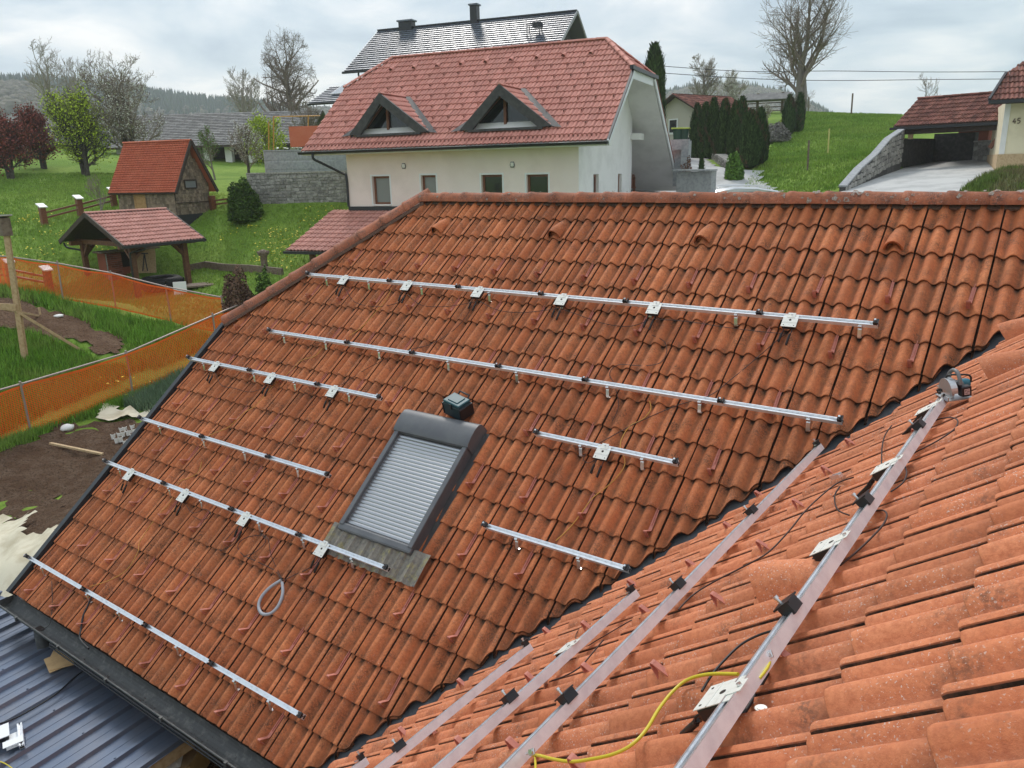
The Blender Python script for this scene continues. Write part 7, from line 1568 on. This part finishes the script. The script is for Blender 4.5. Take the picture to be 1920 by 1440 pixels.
tree('flowering apple tree beside the corner of the stone retaining wall', b, H, W, r0=.085, levels=5, nb=(9, 6, 5, 4), fork=.22, seed=37, bark='bark_dark', twig='twig', leaf='blossom', nleaf=1700, lr=(.015, .04), leafbulk=.07, leafkind='blossom', minr=.007, name='apple_tree')
b, H, W = place(500, 300, 214, 470, 545, 52)
tree('light green leafing bush tree behind the pole frame', b, H, W, r0=.07, levels=4, nb=(10, 7, 5), fork=.1, seed=41, leaf='leaf_lime', nleaf=5200, lr=(.035, .07), leafbulk=.14, name='leafing_tree')
b, H, W = place(578, 300, 170, 545, 625, 58)
tree('tangled bare tree between the pole frame and the slate roofed house', b, H, W, r0=.12, levels=5, nb=(9, 7, 5, 4), fork=.1, seed=43, bark='bark_dark', twig='twig', minr=.009)
b, H, W = place(1325, 200, 102, 1265, 1375, 70)
tree('bare grey tree behind the thuja row', b, H, W, r0=.20, levels=5, nb=(11, 7, 5, 4), fork=.2, seed=47, spread=1., minr=.011, twig='twig_pale')
b, H, W = place(1368, 200, 130, 1338, 1425, 66)
tree('white blossoming cherry tree behind the thuja row', b, H, W, r0=.12, levels=5, nb=(10, 6, 5, 4), fork=.15, seed=53, leaf='blossom', nleaf=2600, lr=(.025, .05), leafbulk=.08, leafkind='blossom', minr=.009, name='cherry_tree', twig='twig_pale')
b, H, W = place(1438, 232, 188, 1415, 1460, 64)
tree('small pale blossoming tree in front of the hayrack', b, H, W, r0=.05, levels=4, nb=(9, 6, 4), seed=59, leaf='blossom', nleaf=260, lr=(.02, .04), leafbulk=.05, leafkind='blossom', name='fruit_tree')
b, H, W = place(1515, 215, 165, 1500, 1545, 80)
tree('low bare shrubby tree right of the walnut tree', b, H, W, r0=.07, levels=4, nb=(9, 6, 5), fork=.1, seed=61, name='bare_shrub', cat='shrub')
b, H, W = place(190, 402, 320, 160, 215, 37)
tree('leafless sapling with a few buds beside the left gable of the shed', b, H, W, r0=.035, levels=4, nb=(9, 5, 4), seed=67, minr=.005, name='sapling')
b, H, W = place(1735, 195, 172, 1715, 1760, 60)
tree('tips of a thin bare tree above the carport roof', b, H+1.5, W, r0=.05, levels=4, nb=(8, 5, 4), seed=71, minr=.007, name='sapling')
b, H, W = place(85, 322, 200, -10, 165, 56)
tree('dark red leafed plum tree leaning left of the lime green tree', b, H, W*.92, trunks=((.1, 0, 1), (-.6, 0, .9)), r0=.15, levels=5, nb=(10, 7, 5, 4), fork=.18, spread=1.0, seed=73, bark='bark_dark', twig='bark_dark', leaf='leaf_purple', nleaf=9000, lr=(.035, .075), leafbulk=.16, name='plum_tree')
b, H, W = place(20, 328, 212, -75, 75, 52)
tree('dark red leafed tree cut by the left edge of the picture', b, H, W, trunks=((-.5, 0, 1), (.2, .1, .9)), r0=.14, levels=5, nb=(10, 7, 5, 4), fork=.18, spread=1.0, seed=79, bark='bark_dark', twig='bark_dark', leaf='leaf_purple', nleaf=8000, lr=(.035, .075), leafbulk=.16, name='plum_tree')
b, H, W = place(160, 322, 166, 62, 220, 52)
tree('bright lime green leafed tree on the slope left of the shed', b, H, W, trunks=((-.5, 0, 1), (.4, .1, .95), (0, .3, .8)), r0=.15, levels=5, nb=(10, 7, 5, 4), fork=.15, spread=.95, seed=83, bark='bark_dark', twig='bark_dark', leaf='leaf_lime', nleaf=9500, lr=(.03, .07), leafbulk=.17, name='lime_tree')
# dense evergreens: flakes on a tapering body
def evergreen(label, base, H, W, n=2600, m='thuja_green', top=.70, seed=1, name='thuja', cat='thuja', group=None, brown=0., wob=.10, fl=.10):
    rg = np.random.default_rng(seed); t = thing(name, label, cat, loc=base, group=group); ph = rg.uniform(0, 6.28, 6)
    def rad(z, a): k = z/H; return W/2*(np.minimum(1, (k/.10)**.5*.85+.15)*np.clip((1-k)/(1-top), 0, 1)**.55)*(1+wob*np.sin(3*a+ph[0]+z*1.3)+wob*.6*np.sin(7*a+ph[1]-z*2.1))
    mb = MB(); nr, na = 14, 14; V = []
    for i in range(nr+1):
        z = H*i/nr*.97
        for k in range(na): a = 2*math.pi*k/na; r = max(.01, float(rad(np.array(z), np.array(a)))*.86); V.append((math.cos(a)*r, math.sin(a)*r, z))
    mb.add(V, [(i*na+k, i*na+(k+1) % na, (i+1)*na+(k+1) % na, (i+1)*na+k) for i in range(nr) for k in range(na)], 0, True); mb.build('inner_body', m, t)
    z = H*rg.random(n)**1.15; a = rg.uniform(0, 6.283, n); r = rad(z, a)*rg.uniform(.86, 1.08, n); c = np.column_stack([np.cos(a)*r, np.sin(a)*r, z]); h = rg.uniform(.5, 1.5, n)*fl*1.6; w_ = rg.uniform(.4, 1., n)*fl*.5
    tn = np.column_stack([-np.sin(a), np.cos(a), 0*a]); tilt = rg.normal(0, .35, n); rd = np.column_stack([np.cos(a), np.sin(a), 0*a]); upv = np.column_stack([0*a, 0*a, 0*a+1])+rd*rg.uniform(-.1, .45, n)[:, None]+tn*tilt[:, None]
    V = np.stack([c-tn*w_[:, None], c+tn*w_[:, None], c+upv*h[:, None]+tn*w_[:, None]*.4, c+upv*h[:, None]*1.1-tn*w_[:, None]*.4], 1).reshape(-1, 3)
    me = bpy.data.meshes.new('foliage'); me.from_pydata(V.tolist(), [], np.arange(4*n).reshape(-1, 4).tolist()); me.materials.append(MAT[m]); me.materials.append(MAT['thuja_brown'])
    if brown: me.polygons.foreach_set('material_index', ((rg.random(n) < .8) & (np.sin(a*1.5+z*2+ph[2]) > 1-brown)).astype(int).tolist())
    me.attributes.new('rnd', 'FLOAT', 'POINT').data.foreach_set('value', np.repeat(rg.random(n), 4)); o = bpy.data.objects.new('foliage', me); C.objects.link(o); o.parent = t; o['kind'] = 'stuff'; return t
GT = 'row of clipped thujas beside the path'
for i, (px, pyb, pyt, w_, D, lab) in enumerate([(1306, 258, 192, 27, 47, 'leftmost thuja of the row beside the neighbouring house'), (1321, 262, 190, 26, 46, 'second thuja from the left in the row'), (1336, 268, 190, 28, 45, 'third thuja from the left, tall and narrow'), (1356, 276, 188, 32, 43.5, 'fourth thuja from the left, widest of the left half of the row'),
        (1376, 282, 196, 30, 43, 'thuja just right of the middle of the row'), (1388, 272, 190, 30, 45, 'thuja standing behind the gap in the right half of the row'), (1404, 296, 205, 46, 40.5, 'broad thuja at the right end of the row with a brown patch'), (1422, 288, 200, 34, 41.5, 'thuja partly hidden behind the broad right end one')]):
    b, H, W = place(px, pyb, pyt, px-w_*.52, px+w_*.52, D); evergreen(lab, b, H*random.uniform(.92, 1.03), W, 2600, seed=100+i, group=GT, brown=.25 if i == 6 else .06, top=.5)
for i, (px, pyb, pyt, w_, D, lab) in enumerate([(1478, 238, 182, 26, 56, 'left one of two dark thujas above the rockery'), (1497, 236, 178, 20, 57, 'right one of two dark thujas above the rockery')]):
    b, H, W = place(px, pyb, pyt, px-w_/2, px+w_/2, D); evergreen(lab, b, H, W, 2200, seed=120+i, group='pair of thujas on the rockery', brown=.3 if i == 0 else .05, top=.6)
b, H, W = place(1222, 330, 90, 1203, 1242, 46)
evergreen('very tall dark columnar cypress behind the gable of the white house', b, H, W, 6500, seed=130, name='cypress', cat='cypress', top=.78, fl=.15)
def shrub(label, base, H, W, m, n=2500, seed=1, name='shrub', stems=0, fl=.05, grp=None, flower=None, nf=0):
    rg = np.random.default_rng(seed); t = thing(name, label, 'shrub', loc=base, group=grp)
    mb = MB(); na, nr = 12, 6; V = [(math.cos(2*math.pi*k/na)*W*.42*math.sqrt(max(.02, 1-(i/nr)**2)), math.sin(2*math.pi*k/na)*W*.42*math.sqrt(max(.02, 1-(i/nr)**2)), H*.86*(i/nr)) for i in range(nr+1) for k in range(na)]
    mb.add(V, [(i*na+k, i*na+(k+1) % na, (i+1)*na+(k+1) % na, (i+1)*na+k) for i in range(nr) for k in range(na)], 0, True); mb.build('inner_body', m, t)
    u = rg.normal(size=(n, 3)); u /= np.linalg.norm(u, axis=1)[:, None]; u[:, 2] = np.abs(u[:, 2]); k = rg.uniform(.75, 1.06, n)+.08*np.sin(u[:, 0]*7+u[:, 1]*5); c = u*k[:, None]*np.array([W/2, W/2, H]); 
    a = rg.normal(size=(n, 3)); a /= np.linalg.norm(a, axis=1)[:, None]; b_ = np.cross(a, u); b_ /= np.linalg.norm(b_, axis=1)[:, None]+1e-9; s_ = rg.uniform(.5, 1.4, n)[:, None]*fl
    V = np.stack([c-a*s_*.6, c-b_*s_, c+a*s_*.6+u*s_, c+b_*s_], 1).reshape(-1, 3); me = bpy.data.meshes.new('foliage'); me.from_pydata(V.tolist(), [], np.arange(4*n).reshape(-1, 4).tolist()); me.materials.append(MAT[m]); me.attributes.new('rnd', 'FLOAT', 'POINT').data.foreach_set('value', np.repeat(rg.random(n), 4)); o = bpy.data.objects.new('foliage', me); C.objects.link(o); o.parent = t; o['kind'] = 'stuff'
    return t
b, H, W = place(457, 386, 332, 427, 487, 35.0); shrub('rounded dark green bush at the left end of the stone retaining wall', b, H*.9, W*1.1, 'shrub_green', 5200, 3, fl=.05)
b, H, W = place(452, 598, 512, 418, 492, 20.5); shrub('brown leafless hedge bush behind the hip corner of the tiled house', b, H, W*1.0, 'hedge_dead', 6500, 5, fl=.035, name='dead_hedge')
b, H, W = place(500, 570, 512, 482, 530, 20.0); shrub('small mossy green conifer bush beside the brown hedge bush', b, H, W, 'shrub_green', 2500, 7, fl=.035)
b, H, W = place(1376, 322, 288, 1360, 1395, 38); shrub('bright green round shrub at the end of the path edging', b, H, W, 'leaf_fresh', 2600, 9, fl=.05)
b, H, W = place(1288, 318, 302, 1272, 1308, 33); shrub('low reddish brown shrub in the planter wall', b, H, W, 'hedge_dead', 1500, 11, fl=.04)
b, H, W = place(1315, 316, 282, 1310, 1322, 33); evergreen('slim upright conifer in the planter beside the path', b, H, W, 700, seed=141, name='small_conifer', cat='conifer', fl=.05, brown=.4)
b, H, W = place(1455, 262, 232, 1430, 1478, 54); shrub('sprawling silvery shrub on the rockery below the paired thujas', b, H, W, mat('shrub_silver', (.20, .185, .17), .9, rnd=.5) and 'shrub_silver', 2200, 13, fl=.07)
b, H, W = place(1466, 240, 222, 1458, 1475, 56); shrub('small yellow shrub beside the left rockery thuja', b, H, W, 'leaf_lime', 600, 15, fl=.05)
for i, (px, py) in enumerate([(1484, 248), (1492, 245), (1476, 252), (1466, 258)]): stone(px, py, .28, ['largest pale rockery stone below the paired thujas', 'pale rockery stone at the right end of the rockery', 'middle pale rockery stone beside the silvery shrub', 'left pale rockery stone half under the silvery shrub'][i], 'stone_pale', 'stone', 'rockery stones')
# flowers: daffodils on the terrace, white flowers under the thujas
mat('daffodil', (.75, .62, .04), .7)
def flowers(name, P, m, green, r=(.04, .07)):
    A = np.array([tuple(p) for p in P]); dots(name, A, r[0], r[1], m, .22); grass_stuff(name+'_leaves', A+np.column_stack([rng.normal(0, .05, (len(A), 2)), np.zeros(len(A))]), .12, .28, .012, green, 7)
flowers('daffodils', [at(random.gauss(c, 4), random.uniform(321, 324), 38+random.uniform(-.2, .9))-Vector((0, 0, .12)) for c in (530, 540, 552, 556, 566, 574, 582, 590, 599, 536, 547) for _ in range(5)], 'daffodil', 'leaf_fresh')
flowers('white_flowers', [gp(random.uniform(1335, 1385), random.uniform(272, 290)) for _ in range(45)]+[gp(random.uniform(1286, 1335), random.uniform(255, 272)) for _ in range(16)], 'petal_white', 'leaf_fresh')
flowers('terrace_flowers', [at(random.uniform(520, 600), 283, 40)-Vector((0, 0, .1)) for _ in range(30)], 'petal_white', 'shrub_green')
# grass bank at the lower right edge
p_ = [at(*q) for q in [(1800, 362, 26), (1840, 337, 27.5), (1890, 322, 28.2), (1970, 318, 28), (1990, 372, 24), (1800, 385, 25)]]
cz = sum(p_, Vector())/len(p_); mb = MB(); n = len(p_); mb.add([p+Vector((0, 0, -.3)) for p in p_]+[p+Vector((0, 0, .06))+(cz-p)*.12 for p in p_]+[cz+Vector((0, 0, .25))], [(i, (i+1) % n, n+(i+1) % n, n+i) for i in range(n)]+[(n+i, n+(i+1) % n, 2*n) for i in range(n)], 0, True); mb.build('grass_bank', mat('bank_grass', (.085, .10, .028), .95, noise=(1.2, (.13, .10, .06), .45, .62), noise2=(14, (.06, .075, .02), .48, .7)), kind='structure')
bp_ = []
for i in range(2600):
    a = random.randrange(len(p_)); q = p_[a].lerp(p_[(a+1) % len(p_)], random.random()); k = math.sqrt(random.random()); v = cz.lerp(q, k)
    bp_.append((v.x, v.y, (cz.z+.25)*(1-k)+(q.z+.06)*k-.02))
grass_stuff('bank_weeds', np.array(bp_), .05, .22, .014, mat('weed_brown', (.17, .15, .06), .9, rnd=.5, noise=(1.1, (.13, .20, .03), .45, .6)))
# ------------------------------------------------------------------ wooded hills
mat('forest_far', (.10, .09, .075), .95, noise=(.012, (.035, .055, .035), .45, .58), noise2=(.06, (.10, .072, .058), .48, .66), bump=(.15, 1., 4.))
mat('conifer_far', (.035, .055, .04), .95, rnd=.4); mat('broadleaf_far', (.115, .098, .075), .95, rnd=.4)
def hill(name, ridge, Dr, D0, base_z, seed):
    rg = np.random.default_rng(seed); xs = np.linspace(ridge[0][0], ridge[-1][0], 90); ys = np.interp(xs, [p[0] for p in ridge], [p[1] for p in ridge]); V = []; rows = 14
    for i, (x, y) in enumerate(zip(xs, ys)):
        top = at(x, y, Dr)
        for k in range(rows+1):
            f = k/rows; D = D0+(Dr-D0)*f; q = at(x, 300, D); z = base_z+(top.z-base_z)*math.sin(f*math.pi/2)**1.2; V.append((q.x, q.y, z+rg.uniform(-1, 1)*1.2*(k > 0)))
        q = at(x, 300, Dr*1.25); V.append((q.x, q.y, base_z))
    m_ = rows+2; me = bpy.data.meshes.new(name); me.from_pydata(V, [], [(i*m_+k, (i+1)*m_+k, (i+1)*m_+k+1, i*m_+k+1) for i in range(len(xs)-1) for k in range(m_-1)]); me.polygons.foreach_set('use_smooth', [True]*len(me.polygons)); me.materials.append(MAT['forest_far']); o = bpy.data.objects.new(name, me); C.objects.link(o); o['kind'] = 'structure'
    V2 = np.array(V).reshape(len(xs), m_, 3); cv = {0: [], 1: []}
    for n_ in range(8500):
        i = rg.uniform(0, len(xs)-1.01); k = rows*rg.uniform(.25, 1.)**.6; i0, k0 = int(i), min(int(k), rows-1); P = V2[i0, k0]*(1-(i-i0))*(1-(k-k0))+V2[i0+1, k0]*(i-i0)*(1-(k-k0))+V2[i0, k0+1]*(1-(i-i0))*(k-k0)+V2[i0+1, k0+1]*(i-i0)*(k-k0)
        cv[0 if math.sin(P[0]*.02+seed)+math.cos(P[1]*.017)+rg.normal()*.6 > .25 else 1].append(P)
    for t_, (nm, m) in enumerate((('conifer_wood', 'conifer_far'), ('broadleaf_wood', 'broadleaf_far'))):
        VV = []; FF = []; Rn = []
        for P in cv[t_]:
            h = rg.uniform(5, 10)*(1 if t_ == 0 else .6); r = h*(.22 if t_ == 0 else .55); b = len(VV); a0 = rg.uniform(0, 6)
            if t_ == 0:
                for s in range(5): VV.append((P[0]+math.cos(a0+s*1.257)*r, P[1]+math.sin(a0+s*1.257)*r, P[2]-1))
                VV.append((P[0], P[1], P[2]+h)); FF += [(b+s, b+(s+1) % 5, b+5) for s in range(5)]; Rn += [rg.random()]*6
            else:
                for zz, rr in ((-1, .6), (h*.45, 1.), (h*.8, .65)): VV += [(P[0]+math.cos(a0+s*1.257)*r*rr*rg.uniform(.8, 1.2), P[1]+math.sin(a0+s*1.257)*r*rr, P[2]+zz) for s in range(5)]
                VV.append((P[0], P[1], P[2]+h)); FF += [(b+l*5+s, b+l*5+(s+1) % 5, b+(l+1)*5+(s+1) % 5, b+(l+1)*5+s) for l in range(2) for s in range(5)]+[(b+10+s, b+10+(s+1) % 5, b+15) for s in range(5)]; Rn += [rg.random()]*16
        me = bpy.data.meshes.new(nm); me.from_pydata(VV, [], FF); me.materials.append(MAT[m]); me.attributes.new('rnd', 'FLOAT', 'POINT').data.foreach_set('value', Rn); o = bpy.data.objects.new(nm, me); C.objects.link(o); o['kind'] = 'stuff'
hill('near_wooded_hill', [(-500, 195), (-200, 185), (0, 178), (60, 176), (120, 190), (180, 225), (240, 280), (300, 335)], 640, 300, -5, 1)
hill('far_wooded_hill', [(-700, 170), (-250, 172), (0, 165), (120, 166), (180, 172), (260, 180), (330, 191), (400, 200), (470, 202), (540, 210), (620, 216), (760, 226), (1000, 232)], 840, 450, -5, 2)
hill('right_wooded_hill', [(1180, 240), (1250, 188), (1290, 178), (1340, 174), (1400, 176), (1470, 190), (1560, 235)], 760, 450, -5, 3)
# ------------------------------------------------------------------ air
HAZE = 0.0005
if HAZE:
    hm_ = bpy.data.materials.new('haze'); hm_.use_nodes = True; nt = hm_.node_tree; nt.nodes.clear(); pvn = NN(nt, 'ShaderNodeVolumePrincipled', inp={'Density': HAZE, 'Color': (.90, .95, 1.0, 1), 'Anisotropy': 0.0}); out = NN(nt, 'ShaderNodeOutputMaterial'); nt.links.new(pvn.outputs[0], out.inputs['Volume'])
    mb = MB(); mb.box(-1150, 1150, -1150, 1150, -14, 140); me = mb.mesh('haze', hm_); o = bpy.data.objects.new('haze', me); C.objects.link(o); o['kind'] = 'stuff'
